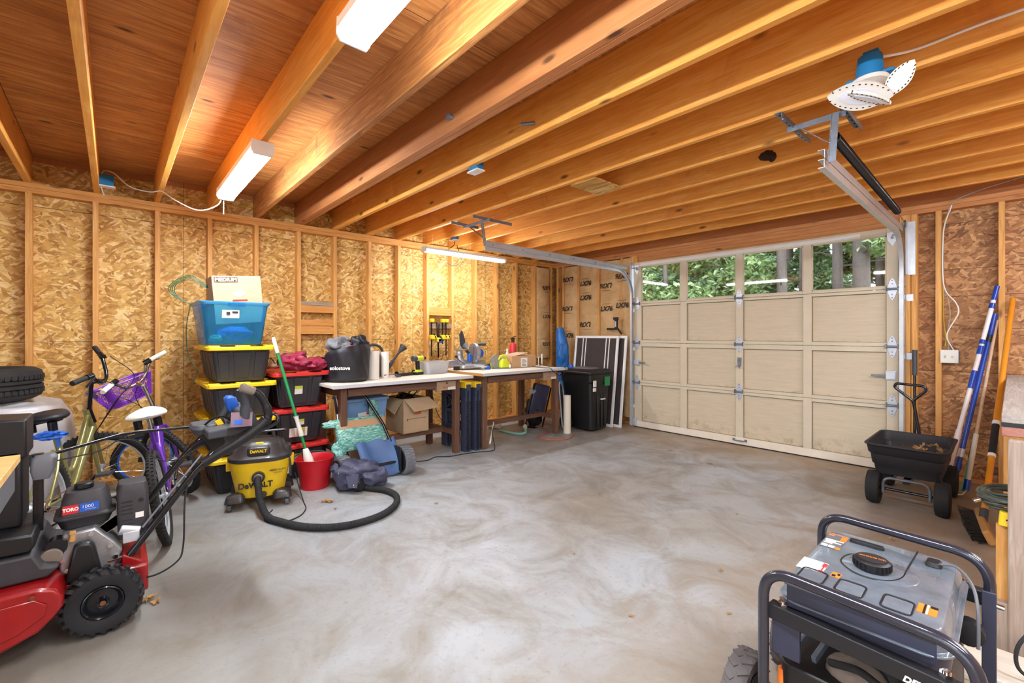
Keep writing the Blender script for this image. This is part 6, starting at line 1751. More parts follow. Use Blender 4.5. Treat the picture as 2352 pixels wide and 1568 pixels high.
# flat rails carrying the tank
for y0, y1 in ((1.425, 1.39), (2.00, 1.97)):
    q = MB().bar((gx_(-0.472), gy_(y0), 0.478), (gx_(-0.058), gy_(y1), 0.478), 0.006, 0.042)
    q.bar((gx_(-0.472), gy_(y0) + 0.014, 0.498), (gx_(-0.058), gy_(y1) + 0.014, 0.498), 0.032, 0.004)
    rl = q.build('cross_rail', 'gen_dark', t, bev=0.0015)
    for x in (-0.44, -0.10):
        b2 = MB()
        b2.cyl((gx_(x), gy_(y0) + 0.014 - .02 * (x > -.3), 0.5), (gx_(x), gy_(y0) + 0.014 - .02 * (x > -.3), 0.508), 0.014, n=6).cyl((gx_(x), gy_(y0) + 0.014 - .02 * (x > -.3), 0.508), (gx_(x), gy_(y0) + 0.014 - .02 * (x > -.3), 0.513), 0.008, n=12)
        b2.build('bolt', 'chrome', rl)
tx, ty = gx_(-0.275), gy_(1.71)
q = MB()
q.rloft([((tx, ty, 0.478), (0.33, 0.50), 0.05), ((tx, ty, 0.515), (0.35, 0.52), 0.055), ((tx, ty, 0.5152), (0.375, 0.545), 0.06), ((tx, ty, 0.521), (0.375, 0.545), 0.06), ((tx, ty, 0.5212), (0.352, 0.522), 0.055), ((tx, ty, 0.55), (0.345, 0.515), 0.05), ((tx, ty, 0.568), (0.325, 0.495), 0.045), ((tx, ty, 0.572), (0.30, 0.47), 0.04)], 8)
tk = q.build('fuel_tank', 'gen_tank', t, bev=0.002)
MB().rloft([((tx, ty, 0.476), (0.356, 0.526), 0.055), ((tx, ty, 0.5145), (0.362, 0.532), 0.055)], 8, (0, 0)).build('tank_skirt', 'gen_side', tk)
# pressed details on the tank top
for x in (-0.39, -0.30, -0.20):
    MB().rloft([((gx_(x), gy_(1.53), 0.5705), (0.062, 0.075), 0.012), ((gx_(x), gy_(1.53), 0.5745), (0.056, 0.069), 0.010)], 5).build('pressed_panel', 'gen_tank', tk, bev=0.001)
MB().rloft([((gx_(-0.27), gy_(1.72), 0.5712), (0.19, 0.17), 0.08), ((gx_(-0.27), gy_(1.72), 0.5742), (0.18, 0.16), 0.075)], 10).build('pressed_ring', 'gen_tank', tk, bev=0.001)
q = MB().lathe([(0.044, 0.0), (0.046, 0.006), (0.045, 0.024), (0.040, 0.029), (0.034, 0.030)], (gx_(-0.282), gy_(1.71), 0.5745), 'z', 36)
for k in range(24):
    a = 2 * PI * k / 24
    q.box(gx_(-0.282) + 0.0455 * math.cos(a) - .002, gx_(-0.282) + 0.0455 * math.cos(a) + .002, gy_(1.71) + 0.0455 * math.sin(a) - .003, gy_(1.71) + 0.0455 * math.sin(a) + .003, 0.580, 0.597, rot=(0, 0, a))
cp = q.build('fuel_cap', 'gen_dark', t)
MB().lathe([(0.001, 0.0), (0.030, 0.001), (0.034, 0.0)], (gx_(-0.282), gy_(1.71), 0.6048), 'z', 28).build('cap_disc', 'cart_black', cp)
text('UNLEADED FUEL', 0.0085, 'orange_label', cp, (gx_(-0.282), gy_(1.712), 0.6062), (0, 0, 0.1))
MB().rloft([((gx_(-0.325), gy_(1.885), 0.5722), (0.095, 0.022), 0.010), ((gx_(-0.325), gy_(1.885), 0.582), (0.09, 0.018), 0.009)], 6).build('fuel_gauge', 'gen_dark', tk, bev=0.002)
MB().rloft([((gx_(-0.16), gy_(1.88), 0.5722), (0.04, 0.05), 0.012), ((gx_(-0.16), gy_(1.88), 0.586), (0.03, 0.04), 0.010)], 6).build('vent_valve', 'gen_dark', tk, bev=0.002)
MB().tube(spl([(gx_(-0.145), gy_(1.87), 0.583), (gx_(-0.11), gy_(1.86), 0.592), (gx_(-0.075), gy_(1.80), 0.575), (gx_(-0.062), gy_(1.75), 0.53), (gx_(-0.06), gy_(1.72), 0.44)], 8), 0.004, 8).build('vent_hose', 'grey_plastic', t)
for x in (-0.39, -0.30, -0.20):
    MB().tube(rnd([(gx_(x) - 0.031, gy_(1.49), 0.5742), (gx_(x) + 0.031, gy_(1.49), 0.5742), (gx_(x) + 0.031, gy_(1.57), 0.5742), (gx_(x) - 0.031, gy_(1.57), 0.5742)], 0.014, 4, True), 0.0022, 6, closed=True).build('panel_groove', 'gen_dark', tk)
MB().tube(spl([(gx_(-0.205), gy_(1.955), 0.5725), (gx_(-0.21), gy_(1.80), 0.5735), (gx_(-0.215), gy_(1.70), 0.5738), (gx_(-0.25), gy_(1.645), 0.574), (gx_(-0.31), gy_(1.64), 0.574), (gx_(-0.355), gy_(1.69), 0.574), (gx_(-0.35), gy_(1.76), 0.574), (gx_(-0.32), gy_(1.79), 0.574)], 8), 0.0022, 6).build('panel_groove', 'gen_dark', tk)
fr_ = MB().box(gx_(-0.432), gx_(-0.118), gy_(1.4435), gy_(1.4475), 0.500, 0.565).build('tank_front', 'gen_side', tk, bev=0.003)
MB().box(gx_(-0.436), gx_(-0.114), gy_(1.436), gy_(1.446), 0.5655, 0.569).build('tank_lip', 'tan_plastic' if False else 'grey_plastic', fr_, bev=0.001)
# warning labels
def lab(x, y, w, h, mat, rows, rowmat, z=0.5725):
    l = MB().box(gx_(x) - w / 2, gx_(x) + w / 2, gy_(y) - h / 2, gy_(y) + h / 2, z, z + 0.0006).build('warning_label', mat, tk)
    for (mt, rr) in rowmat:
        q = MB()
        for (a, b_, c, d) in rr:
            q.box(gx_(x) - w / 2 + a * w, gx_(x) - w / 2 + b_ * w, gy_(y) - h / 2 + c * h, gy_(y) - h / 2 + d * h, z + 0.0006, z + 0.001)
        q.build('label_print', mt, l)
lab(-0.405, 1.84, 0.055, 0.135, 'grey_plastic', 0, (('orange_label', ((0.0, 1.0, 0.96, 1.0), (0.0, 0.3, 0.84, 0.90), (0.7, 1.0, 0.6, 0.92), (0.75, 1.0, 0.0, 0.14))), ('paper_white', ((0.05, 0.95, 0.52, 0.57), (0.05, 0.6, 0.44, 0.49), (0.1, 0.9, 0.36, 0.41), (0.05, 0.5, 0.28, 0.33), (0.05, 0.35, 0.04, 0.18), (0.4, 0.7, 0.04, 0.18)))))
lab(-0.408, 1.60, 0.065, 0.085, 'paper_white', 0, (('fire_red', ((0.82, 1.0, 0.0, 0.3), (0.82, 1.0, 0.62, 0.95), (0.88, 0.94, 0.3, 0.62))),))
lab(-0.345, 1.585, 0.022, 0.035, 'orange_label', 0, (('gen_dark', ((0.1, 0.5, 0.1, 0.5), (0.6, 0.9, 0.5, 0.9))),))
lab(-0.145, 1.56, 0.038, 0.055, 'orange_label', 0, (('gen_dark', ((0.3, 0.42, 0.0, 1.0), (0.62, 1.0, 0.75, 1.0))), ('paper_white', ((0.46, 0.56, 0.0, 1.0),))))
# side heat shield and control side panels
MB().box(gx_(-0.465), gx_(-0.395), gy_(1.428), gy_(1.440), 0.36, 0.455).build('side_shield', 'gen_side', t, bev=0.002)
text('NP3500', 0.022, 'paper_white', t, (gx_(-0.135), gy_(1.396) - 0.0035, 0.468), (PI / 2, 0, -0.08), bold=0.0003) if False else None
l = MB().box(gx_(-0.20), gx_(-0.115), gy_(1.402) - 0.0045, gy_(1.402) - 0.0035, 0.480, 0.491, rot=(0, 0, -0.085)).build('orange_strip', 'orange_label', t, bev=0.003)
text('DFK', 0.020, 'paper_white', t, (gx_(-0.155), gy_(1.402) - 0.0075, 0.466), (PI / 2, 0, -0.085), shear=0.3, bold=0.0008)
# engine and alternator inside the frame
en = MB().rloft([((gx_(-0.19), gy_(1.68), 0.10), (0.20, 0.30), 0.03), ((gx_(-0.19), gy_(1.68), 0.40), (0.20, 0.28), 0.04), ((gx_(-0.19), gy_(1.68), 0.46), (0.14, 0.22), 0.03)], 5).build('engine_block', 'gen_dark', t, bev=0.004)
MB().rloft([((gx_(-0.37), gy_(1.56), 0.08), (0.17, 0.22), 0.03), ((gx_(-0.37), gy_(1.56), 0.33), (0.17, 0.22), 0.03)], 5).build('battery_box', 'black_plastic', t, bev=0.005)
q = MB()
for k in range(3):
    q.bar((gx_(-0.43 + 0.05 * k), gy_(1.50), 0.345), (gx_(-0.40 + 0.05 * k), gy_(1.66), 0.40), 0.012, 0.02)
q.build('bracket', 'galv_dull', t, bev=0.001)
MB().cyl((gx_(-0.385), gy_(1.60), 0.40), (gx_(-0.37), gy_(1.61), 0.425), 0.010).build('white_plug', 'white_plastic', t)
MB().cyl((gx_(-0.395), gy_(1.59), 0.385), (gx_(-0.386), gy_(1.60), 0.399), 0.013).build('yellow_plug', 'clamp_yellow', t)
lump(MB(), (gx_(-0.285), gy_(1.53), 0.335), (0.07, 0.05, 0.05), 111, 0.2).build('air_duct', 'dust_grey', t)
MB().tube(spl([(gx_(-0.34), gy_(1.50), 0.36), (gx_(-0.27), gy_(1.47), 0.39), (gx_(-0.21), gy_(1.46), 0.38), (gx_(-0.17), gy_(1.50), 0.40), (gx_(-0.16), gy_(1.55), 0.44)], 8), 0.010, 10).build('rubber_hose', 'black_rubber', t)
MB().box(gx_(-0.21), gx_(-0.10), gy_(1.44), gy_(1.50), 0.33, 0.375, rot=(0.2, 0.0, -0.2)).build('cylinder_head', 'cast_alu', t, bev=0.005)
MB().lathe([(0.02, -0.03), (0.05, -0.028), (0.05, 0.028), (0.02, 0.03)], (gx_(-0.10), gy_(1.58), 0.30), 'y', 24).build('muffler', 'cast_alu', t)
MB().tube([(gx_(-0.45), gy_(1.47), 0.30), (gx_(-0.452), gy_(1.465), 0.20)], 0.012, 10).build('orange_lever', 'orange_label', t)
MB().tube(spl([(gx_(-0.46), gy_(1.50), 0.36), (gx_(-0.44), gy_(1.52), 0.385), (gx_(-0.41), gy_(1.55), 0.40)], 6), 0.003, 6).build('red_wire', 'fire_red', t)
MB().tube([(gx_(-0.465), gy_(1.49), 0.33), (gx_(-0.455), gy_(1.505), 0.365)], 0.008, 10).build('terminal_boot', 'black_rubber', t)
MB().box(gx_(-0.44), gx_(-0.11), gy_(1.985), gy_(1.995), 0.15, 0.45).build('control_panel', 'gen_dark', t, bev=0.003)
# lift arm and bracket at the right end
MB().box(gx_(-0.060), gx_(-0.030), gy_(1.90), gy_(1.906), 0.10, 0.53).build('end_plate', 'gen_side', t, bev=0.002)
MB().lathe([(0.02, -0.02), (0.035, -0.018), (0.035, 0.018), (0.02, 0.02)], (gx_(-0.085), gy_(1.85), 0.42), 'y', 20).build('ignition_coil', 'gen_dark', t)
MB().cyl((gx_(-0.04), gy_(1.92), 0.49), (gx_(-0.015), gy_(1.92), 0.488), 0.008).build('bolt', 'chrome', t)
# wheels at the left end
for y in (1.52, 1.96):
    q = MB()
    pneu(q, (gx_(-0.575), gy_(y), 0.125), 0.125, 0.075, 'x')
    for j in range(20):
        for s in (-1, 1):
            a = 2 * PI * (j + 0.5 * (s > 0)) / 20
            q.bar((gx_(-0.575) + s * 0.030, gy_(y) + 0.1225 * math.cos(a), 0.125 + 0.1225 * math.sin(a)), (gx_(-0.575) + s * 0.004, gy_(y) + 0.1255 * math.cos(a + 0.16), 0.125 + 0.1255 * math.sin(a + 0.16)), 0.016, 0.006, (0, math.cos(a), math.sin(a)))
    w = q.build('wheel', 'tyre_worn', t)
    MB().lathe([(0.012, -0.02), (0.070, -0.03), (0.070, 0.03), (0.012, 0.02)], (gx_(-0.575), gy_(y), 0.125), 'x', 24).build('wheel_rim', 'black_plastic', w)
MB().cyl((gx_(-0.60), gy_(1.52), 0.125), (gx_(-0.45), gy_(1.52), 0.125), 0.009).cyl((gx_(-0.60), gy_(1.96), 0.125), (gx_(-0.45), gy_(1.96), 0.125), 0.009).build('axle', 'black_steel', t)

# --- dry leaves and crumbs on the concrete
spots = [(-3.486, 1.212, 0.05), (-3.46, 1.235, 0.035), (-3.50, 1.19, 0.03), (-2.764, 0.122, 0.05), (-2.72, 0.15, 0.04), (-3.30, 1.21, 0.02), (-2.90, 1.82, 0.022), (-0.50, 3.62, 0.03), (-0.70, 3.2, 0.025), (-1.05, 2.45, 0.022), (-1.3, 3.3, 0.018), (-0.55, 3.3, 0.02), (-0.25, 3.35, 0.022), (-0.86, 2.1, 0.016), (-1.15, 1.75, 0.018), (-0.78, 1.55, 0.016), (-3.45, 4.6, 0.03), (-3.38, 4.75, 0.02), (-1.9, 4.3, 0.015), (-2.2, 2.9, 0.012), (-1.7, 2.0, 0.014), (-0.45, 3.9, 0.02)]
for k, (x, y, s) in enumerate(spots):
    tag(dryleaf('', x, y, 0.004, s, 200 + k, 0.12), 'scrap of brown dry leaf lying on the concrete floor', 'leaf', 'dry leaf scraps on the floor')
# ================================================================ left foreground: bicycles, snow thrower, tyres
plain('olive_metal', S(146, 140, 84), 0.3, 0.35, 0.1, coat=0.5)
plain('purple_metal', S(104, 52, 168), 0.28, 0.2, 0.1, coat=0.5)
plain('purple_mesh', S(132, 56, 190), 0.45, var=0.05)
plain('white_vinyl', S(232, 228, 216), 0.4, var=0.03)
plain('bike_tyre', S(36, 33, 32), 0.85, var=0.3, bmp=0.3)
plain('toro_red', S(146, 14, 18), 0.3, var=0.08, coat=0.4)
plain('toro_grey', S(50, 48, 52), 0.6, var=0.15, bmp=0.15)
plain('toro_dusty', S(124, 112, 102), 0.8, var=0.15)
plain('decal_red', S(200, 36, 44), 0.4, var=0.02)
plain('decal_blue', S(30, 90, 190), 0.4, var=0.02)
plain('decal_tan', S(120, 92, 104), 0.5, var=0.1)
plain('grey_tarp', S(186, 182, 184), 0.35, var=0.1, scale=6, coat=0.2)
wood('ply_edge', S(196, 150, 86), S(220, 178, 112), S(232, 196, 134), axis=1, knots=False, size=0.8)

def bike_wheel(t, c, r, steer=0.0, tw=0.026, rimmat='galv', name='wheel', nsp=20):
    """wheel in the local x-z plane at c, turned by steer about z"""
    w = bpy.data.objects.new(name, None); C.objects.link(w); w.parent = t
    w.location = c; w.rotation_euler = (0, 0, steer)
    q = MB().torus((0, 0, 0), r - tw, tw, 'y', 56, 12, flat=0.9)
    for k in range(70):
        a = 2 * PI * k / 70
        for s in (-1, 1):
            cx_, cz_ = (r - 0.001) * math.cos(a + s * .02), (r - 0.001) * math.sin(a + s * .02)
            q.box(cx_ - 0.004, cx_ + 0.004, s * 0.010 - 0.006, s * 0.010 + 0.006, cz_ - 0.004, cz_ + 0.004, rot=(0, -a, 0))
    q.build('tyre', 'bike_tyre', w)
    MB().lathe([(r - 2 * tw - 0.008, -0.011), (r - 2 * tw + 0.008, -0.012), (r - 2 * tw + 0.008, 0.012), (r - 2 * tw - 0.008, 0.011), (r - 2 * tw - 0.008, -0.011)], (0, 0, 0), 'y', 48, caps=False).build('rim', rimmat, w)
    q = MB()
    for k in range(nsp):
        a = 2 * PI * k / nsp
        s = 1 if k % 2 else -1
        b_ = a + (0.5 if (k // 2) % 2 else -0.5)
        q.tube([(0.018 * math.cos(b_), s * 0.028, 0.018 * math.sin(b_)), ((r - 2 * tw) * math.cos(a), 0, (r - 2 * tw) * math.sin(a))], 0.0011, 4)
    q.build('spokes', 'chrome', w)
    MB().lathe([(0.008, -0.045), (0.022, -0.032), (0.012, -0.02), (0.012, 0.02), (0.022, 0.032), (0.008, 0.045)], (0, 0, 0), 'y', 16).build('hub', 'galv', w)
    return w

def bicycle(label, rear, front, r, lean, steer, fr, barmat, gripmat, saddle, stem_h, seat_h, bar_w, basket=False, rise=0.10, sad_rot=0.0, roll=0.0):
    rx, fx = Vector((rear[0], rear[1])), Vector((front[0], front[1]))
    L = (fx - rx).length
    head = math.atan2(fx.y - rx.y, fx.x - rx.x)
    t = thing('bicycle', label, 'bicycle', (rear[0], rear[1], 0.0), rot=(lean, 0, head))
    bike_wheel(t, (0, 0, r), r)
    hx = L - 0.10                           # head tube foot
    hb, ht = Vector((hx, 0, 2 * r + 0.03)), Vector((hx - 0.055, 0, 2 * r + 0.16))
    bb = Vector((L * 0.44, 0, r - 0.02))
    st = Vector((L * 0.30, 0, seat_h - 0.10))
    q = MB()
    q.tube([hb - (ht - hb) * 0.1, ht + (ht - hb) * 0.1], 0.022, 14)
    q.tube(spl([ht - (ht - hb) * .2, Vector((L * .66, 0, 2 * r - 0.02)), Vector((L * .50, 0, r + 0.13)), Vector((L * .40, 0, r + 0.12))], 6), 0.018, 12)
    q.tube(spl([hb + (ht - hb) * .1, Vector((L * .64, 0, r + 0.16)), bb + Vector((.02, 0, .02))], 6), 0.022, 12)
    q.tube([bb, st], 0.017, 12)
    for s in (-1, 1):
        q.tube([(bb.x - .02, s * 0.02, bb.z), (0.10, s * 0.045, r - 0.005), (0, s * 0.050, r)], 0.009, 8)
        q.tube([(st.x, s * 0.015, st.z - 0.12), (0.12, s * 0.045, r + 0.17), (0, s * 0.050, r)], 0.008, 8)
    q.cyl((bb.x, -0.04, bb.z), (bb.x, 0.04, bb.z), 0.022)
    q.build('frame', fr, t)
    MB().tube([tuple(st - Vector((0.0, 0, 0.02))), (st.x - 0.035, 0, seat_h - 0.03)], 0.0125, 10).build('seat_post', 'chrome', t)
    # saddle
    def sfn(u, v_):
        x = -0.13 + 0.25 * u
        w = 0.072 * (1 - u) ** 0.9 + 0.018 + 0.012 * math.sin(PI * u)
        if u < 0.12:
            w *= (0.55 + 0.45 * u / 0.12)
        a = 2 * PI * v_
        e_ = (max(0.0, math.sin(PI * min(1, max(0, u)))) ** 0.35) if 0 < u < 1 else 0.02
        return (x, w * math.cos(a) * (0.35 + 0.65 * e_), (0.034 * math.sin(a) if math.sin(a) > 0 else 0.026 * math.sin(a)) * e_ + 0.012 * (1 - u) ** 2)
    q = MB().grid(sfn, 24, 21)
    sd = q.build('saddle', saddle, t, smooth=70)
    sd.location = (st.x - 0.02, 0, seat_h - 0.015)
    sd.rotation_euler = (0, sad_rot, 0)
    sd.scale = (1.25, 1.4, 1.15)
    MB().tube([(-0.08, -0.03, -0.02), (0.05, -0.015, -0.03), (0.10, 0, -0.01)], 0.004, 6).tube([(-0.08, 0.03, -0.02), (0.05, 0.015, -0.03), (0.10, 0, -0.01)], 0.004, 6).lathe([(0.016, -0.06), (0.016, -0.015)], (-0.07, 0.035, 0), 'z', 12).lathe([(0.016, -0.06), (0.016, -0.015)], (-0.07, -0.035, 0), 'z', 12).build('saddle_rails', 'black_steel', sd)
    # cranks, chainring, guard
    MB().lathe([(0.012, 0.0), (0.062, 0.0), (0.062, 0.003), (0.012, 0.003)], (bb.x, -0.055, bb.z), 'y', 36).build('chainring', 'galv_dull', t)
    q = MB()
    for k in range(90):
        pass
    ch = [(bb.x + 0.06 * math.cos(a), -0.053, bb.z + 0.06 * math.sin(a)) for a in [PI / 2 - PI * k / 12 for k in range(13)]] + [(0.03 * math.cos(a), -0.053, r + 0.03 * math.sin(a)) for a in [-PI / 2 - PI * k / 8 for k in range(9)]]
    q.tube(ch, 0.0035, 6, closed=True).build('chain', 'rust', t)
    for s, a in ((-1, 0.5), (1, 0.5 + PI)):
        e = Vector((bb.x + 0.13 * math.cos(a), s * 0.075, bb.z + 0.13 * math.sin(a)))
        MB().tube([(bb.x, s * 0.06, bb.z), tuple(e)], 0.009, 8).build('crank', 'black_steel', t)
        MB().box(e.x - 0.04, e.x + 0.04, e.y + s * 0.012 - 0.001, e.y + s * 0.09, e.z - 0.009, e.z + 0.009).build('pedal', 'dark_grey', t, bev=0.003)
    # steered assembly: pivot on the head axis
    pv = bpy.data.objects.new('fork_assembly', None); C.objects.link(pv); pv.parent = t
    pv.location = tuple(hb)
    ax = (ht - hb).normalized()
    pv.rotation_mode = 'QUATERNION'
    from mathutils import Quaternion
    pv.rotation_quaternion = Quaternion(ax, steer)
    C0 = Vector((L, 0, r)) - hb
    q = MB()
    q.tube([(0, 0, 0.0), (0.004, 0, -0.03)], 0.018, 12)
    for s in (-1, 1):
        q.tube(spl([(0.0, s * 0.012, -0.01), (0.008, s * 0.042, -0.04), (C0.x * .5, s * 0.05, C0.z * .55), (C0.x, s * 0.050, C0.z)], 5), 0.0105, 8)
    q.build('fork', fr, pv)
    # front wheel meshes hang on the fork assembly (one level)
    tmp = bike_wheel(t, (0, 0, 0), r)
    for ch_ in kids(tmp):
        ch_.parent = pv
        ch_.location = tuple(C0)
    bpy.data.objects.remove(tmp)
    hh = stem_h - hb.z
    q = MB().tube([(0, 0, 0.05), (-0.045, 0, 0.15), (-0.045 - 0.02, 0, hh)], 0.0125, 12)
    q.tube([(-0.065, 0, hh), (0.0, 0, hh + 0.025)], 0.013, 10)
    q.build('stem', barmat, pv)
    b0 = Vector((0.0, 0, hh + 0.025))
    pts = [(-0.12, -bar_w / 2, rise), (-0.06, -bar_w * .28, rise), (0, -0.07, 0.0), (0, 0.07, 0.0), (-0.06, bar_w * .28, rise), (-0.12, bar_w / 2, rise)]
    Rr = Matrix.Rotation(roll, 3, 'X')
    pts = [tuple(b0 + Rr @ Vector(p)) for p in pts]
    MB().tube(rnd(pts, 0.06, 6), 0.011, 12).build('handlebar', barmat, pv)
    for s in (0, -1):
        e = Vector(pts[s]); i_ = Vector(pts[1 if s == 0 else -2])
        d = (i_ - e).normalized()
        g = MB().tube([tuple(e - d * .003), tuple(e + d * 0.10)], 0.016, 14).build('grip', gripmat, pv)
        MB().tube([tuple(e + d * .105), tuple(e + d * 0.15)], 0.019, 12).bar(tuple(e + d * .14 + Vector((0.02, 0, -.005))), tuple(e + d * .03 + Vector((0.05, 0, -.03))), 0.012, 0.006).build('brake_lever', 'black_steel', pv)
    q = MB()
    q.tube(spl([tuple(Vector(pts[0]) + Vector((0.1, 0.1, 0))), tuple(b0 + Vector((0.12, -0.12, 0.02))), tuple(b0 + Vector((0.10, 0, -0.10))), (0.03, 0.02, 0.0)], 8), 0.0028, 5)
    q.tube(spl([tuple(Vector(pts[-1]) + Vector((0.1, -0.1, 0))), tuple(b0 + Vector((0.14, 0.12, 0.0))), tuple(b0 + Vector((0.08, 0.02, -0.16))), (0.02, -0.02, -0.02)], 8), 0.0028, 5)
    q.build('brake_cable', 'black_rubber', pv)
    if basket:
        # lattice basket on the bar: open trapezoid of crossed strips
        bk_ = MB()
        zt, zb = hh + 0.06, hh - 0.10
        def ring(z, f):
            wx, wy = 0.13 * f, 0.17 * f
            cx_ = 0.20
            return rnd([(cx_ - wx, -wy, z), (cx_ + wx, -wy, z), (cx_ + wx, wy, z), (cx_ - wx, wy, z)], 0.05, 5, closed=True)
        bk_.tube(ring(zt, 1.0), 0.006, 6, closed=True)
        bk_.tube(ring(zb, 0.72), 0.005, 6, closed=True)
        rt, rb = ring(zt, 1.0), ring(zb, 0.72)
        n = len(rt)
        def at_(rg_, f):
            f = (f % 1.0) * n
            i_ = int(f)
            return rg_[i_ % n].lerp(rg_[(i_ + 1) % n], f - i_)
        NS = 72
        for k in range(NS):
            for s in (-1, 1):
                a_, b2 = at_(rt, k / NS), at_(rb, k / NS + s * 0.07)
                m_ = at_(rt, k / NS + s * .035).lerp(at_(rb, k / NS + s * .035), 0.5)
                bk_.tube([a_, m_, b2], 0.0022, 4, cap=False)
        bk_.build('basket', 'purple_mesh', pv)
        MB().box(0.12, 0.28, -0.11, 0.11, zb - 0.003, zb + 0.001).build('basket_floor', 'purple_mesh', pv)
        for y in (-0.172, 0.172):
            MB().prism([(0.15, zt - 0.03), (0.20, zt - 0.005), (0.25, zt - 0.03), (0.20, zt - 0.055)], y - 0.001 * (1 if y > 0 else -1), y + 0.002 * (1 if y > 0 else -1), 'xz').build('basket_patch', 'tarp_navy', pv)
    return t
b1 = bicycle('olive green childrens bicycle with black bars, behind the snow thrower', (-3.66, -0.30), (-4.34, -0.02), 0.30, math.radians(-5), -1.40, 'olive_metal', 'black_steel', 'black_rubber', 'black_cloth', 0.98, 0.80, 0.56, sad_rot=-0.05)
b2 = bicycle('purple childrens bicycle with a basket and white saddle', (-3.47, 0.255), (-4.36, 0.36), 0.29, math.radians(-9), 0.60, 'purple_metal', 'chrome', 'white_vinyl', 'white_vinyl', 0.93, 0.79, 0.47, basket=True, sad_rot=-0.06, roll=-0.22)
# small wheel with a blue rim leaning on the wall between the bikes
t = thing('blue_rim_wheel', 'small bicycle wheel with a blue rim leaning on the wall between the two bikes', 'bicycle', (-4.86, 0.20, 0.235), rot=(0, 0.12, PI / 2))
w = bike_wheel(t, (0, 0, 0), 0.225, 0, 0.024, 'tool_blue', 'wheel', 16)
MB().box(-0.05, 0.05, -0.03, -0.015, -0.02, 0.02).build('pedal_block', 'black_plastic', t, bev=0.004)

# covered block and tyre at the far left
t = thing('plastic_cover', 'grey plastic sheet draped over a bulky shape by the left wall', 'cover', (-4.62, -0.72, 0))
def cov(u, v_):
    a = 2 * PI * u
    prof_ = [(1.0, 0.02), (0.99, 0.45), (0.96, 0.72), (0.86, 0.82), (0.5, 0.845), (0.0, 0.85)]
    f = v_ * (len(prof_) - 1)
    i_ = min(int(f), len(prof_) - 2)
    rr = prof_[i_][0] * (1 - (f - i_)) + prof_[i_ + 1][0] * (f - i_)
    z = prof_[i_][1] * (1 - (f - i_)) + prof_[i_ + 1][1] * (f - i_)
    ca, sa = math.cos(a), math.sin(a)
    k = (abs(ca) ** 4 + abs(sa) ** 4) ** -0.25
    wv = 1 + 0.03 * math.sin(11 * a + z * 5) * (1 - v_) + 0.05 * mn.noise(Vector((ca * 2, sa * 2, z * 3)))
    return (0.42 * ca * k * rr * wv, 0.50 * sa * k * rr * wv, z + 0.03 * mn.noise(Vector((ca * 3 * rr, sa * 3 * rr, 4))) - 0.05 * max(0, sa) * rr * (v_ > .3))
MB().grid(cov, 80, 36, closed_u=True).build('plastic_sheet', 'grey_tarp', t, smooth=60)
t = thing('strap_bundle', 'crumpled blue strap bundle under the black saddle of the olive bicycle', 'strap', (-3.62, -0.27, 0.69))
q = lump(MB(), (0, 0, 0.02), (0.025, 0.06, 0.022), 33, 0.6, 3.0, fold=0.6)
q.tube([(0, 0.03, 0.02), (0, 0.035, -0.05)], 0.009, 8)
q.build('strap', 'tool_blue', t)
t = thing('car_tire', 'black car tire lying flat on the grey covered shape', 'tire', (-4.62, -0.72, 0.835))
q = MB().lathe([(0.20, 0.02), (0.24, 0.0), (0.30, 0.0), (0.335, 0.02), (0.345, 0.05), (0.345, 0.064), (0.333, 0.066), (0.333, 0.076), (0.345, 0.078), (0.345, 0.098), (0.333, 0.100), (0.333, 0.110), (0.345, 0.112), (0.345, 0.132), (0.333, 0.134), (0.333, 0.144), (0.345, 0.146), (0.345, 0.165), (0.335, 0.195), (0.30, 0.215), (0.24, 0.215), (0.20, 0.195)], (0, 0, 0), 'z', 72, caps=False)
for k in range(60):
    a = 2 * PI * k / 60
    for z in (0.06, 0.155):
        q.box(0.345 * math.cos(a) - 0.004, 0.345 * math.cos(a) + 0.004, 0.345 * math.sin(a) - 0.012, 0.345 * math.sin(a) + 0.012, z - 0.016, z + 0.012, rot=(0, 0, a))
q.build('tire_body', 'bike_tyre', t)
MB().lathe([(0.199, 0.195), (0.199, 0.02)], (0, 0, 0), 'z', 40, caps=False).build('inner_wall', 'black_rubber', t)

# bench end at the very left
t = thing('near_workbench', 'raw wood workbench corner at the left edge of the photo', 'workbench', (-1.985, -0.25, 0))
MB().box(-0.385, 0.40, -0.60, 0.0, 0.825, 0.85).build('worktop', 'ply_edge', t, bev=0.002)
MB().box(-0.37, 0.38, -0.05, -0.012, 0.725, 0.8245).build('apron', 'grey_plastic', t, bev=0.002)
MB().box(-0.085, 0.0, -0.088, -0.051, 0.0, 0.8245).build('front_post', 'stud_wood', t, bev=0.002)
MB().box(-0.36, -0.32, -0.56, -0.50, 0.0, 0.8245).build('leg', 'stud_wood', t, bev=0.002)
MB().box(0.30, 0.34, -0.56, -0.50, 0.0, 0.8245).build('leg', 'stud_wood', t, bev=0.002)

# ---------------------------------------------------------------- snow thrower (right wheel centre at world x -2.60, y -0.035)
t = thing('snow_thrower', 'red two-stage snow thrower with black engine, TORO on its fuel tank', 'snow thrower', (0, 0, 0))
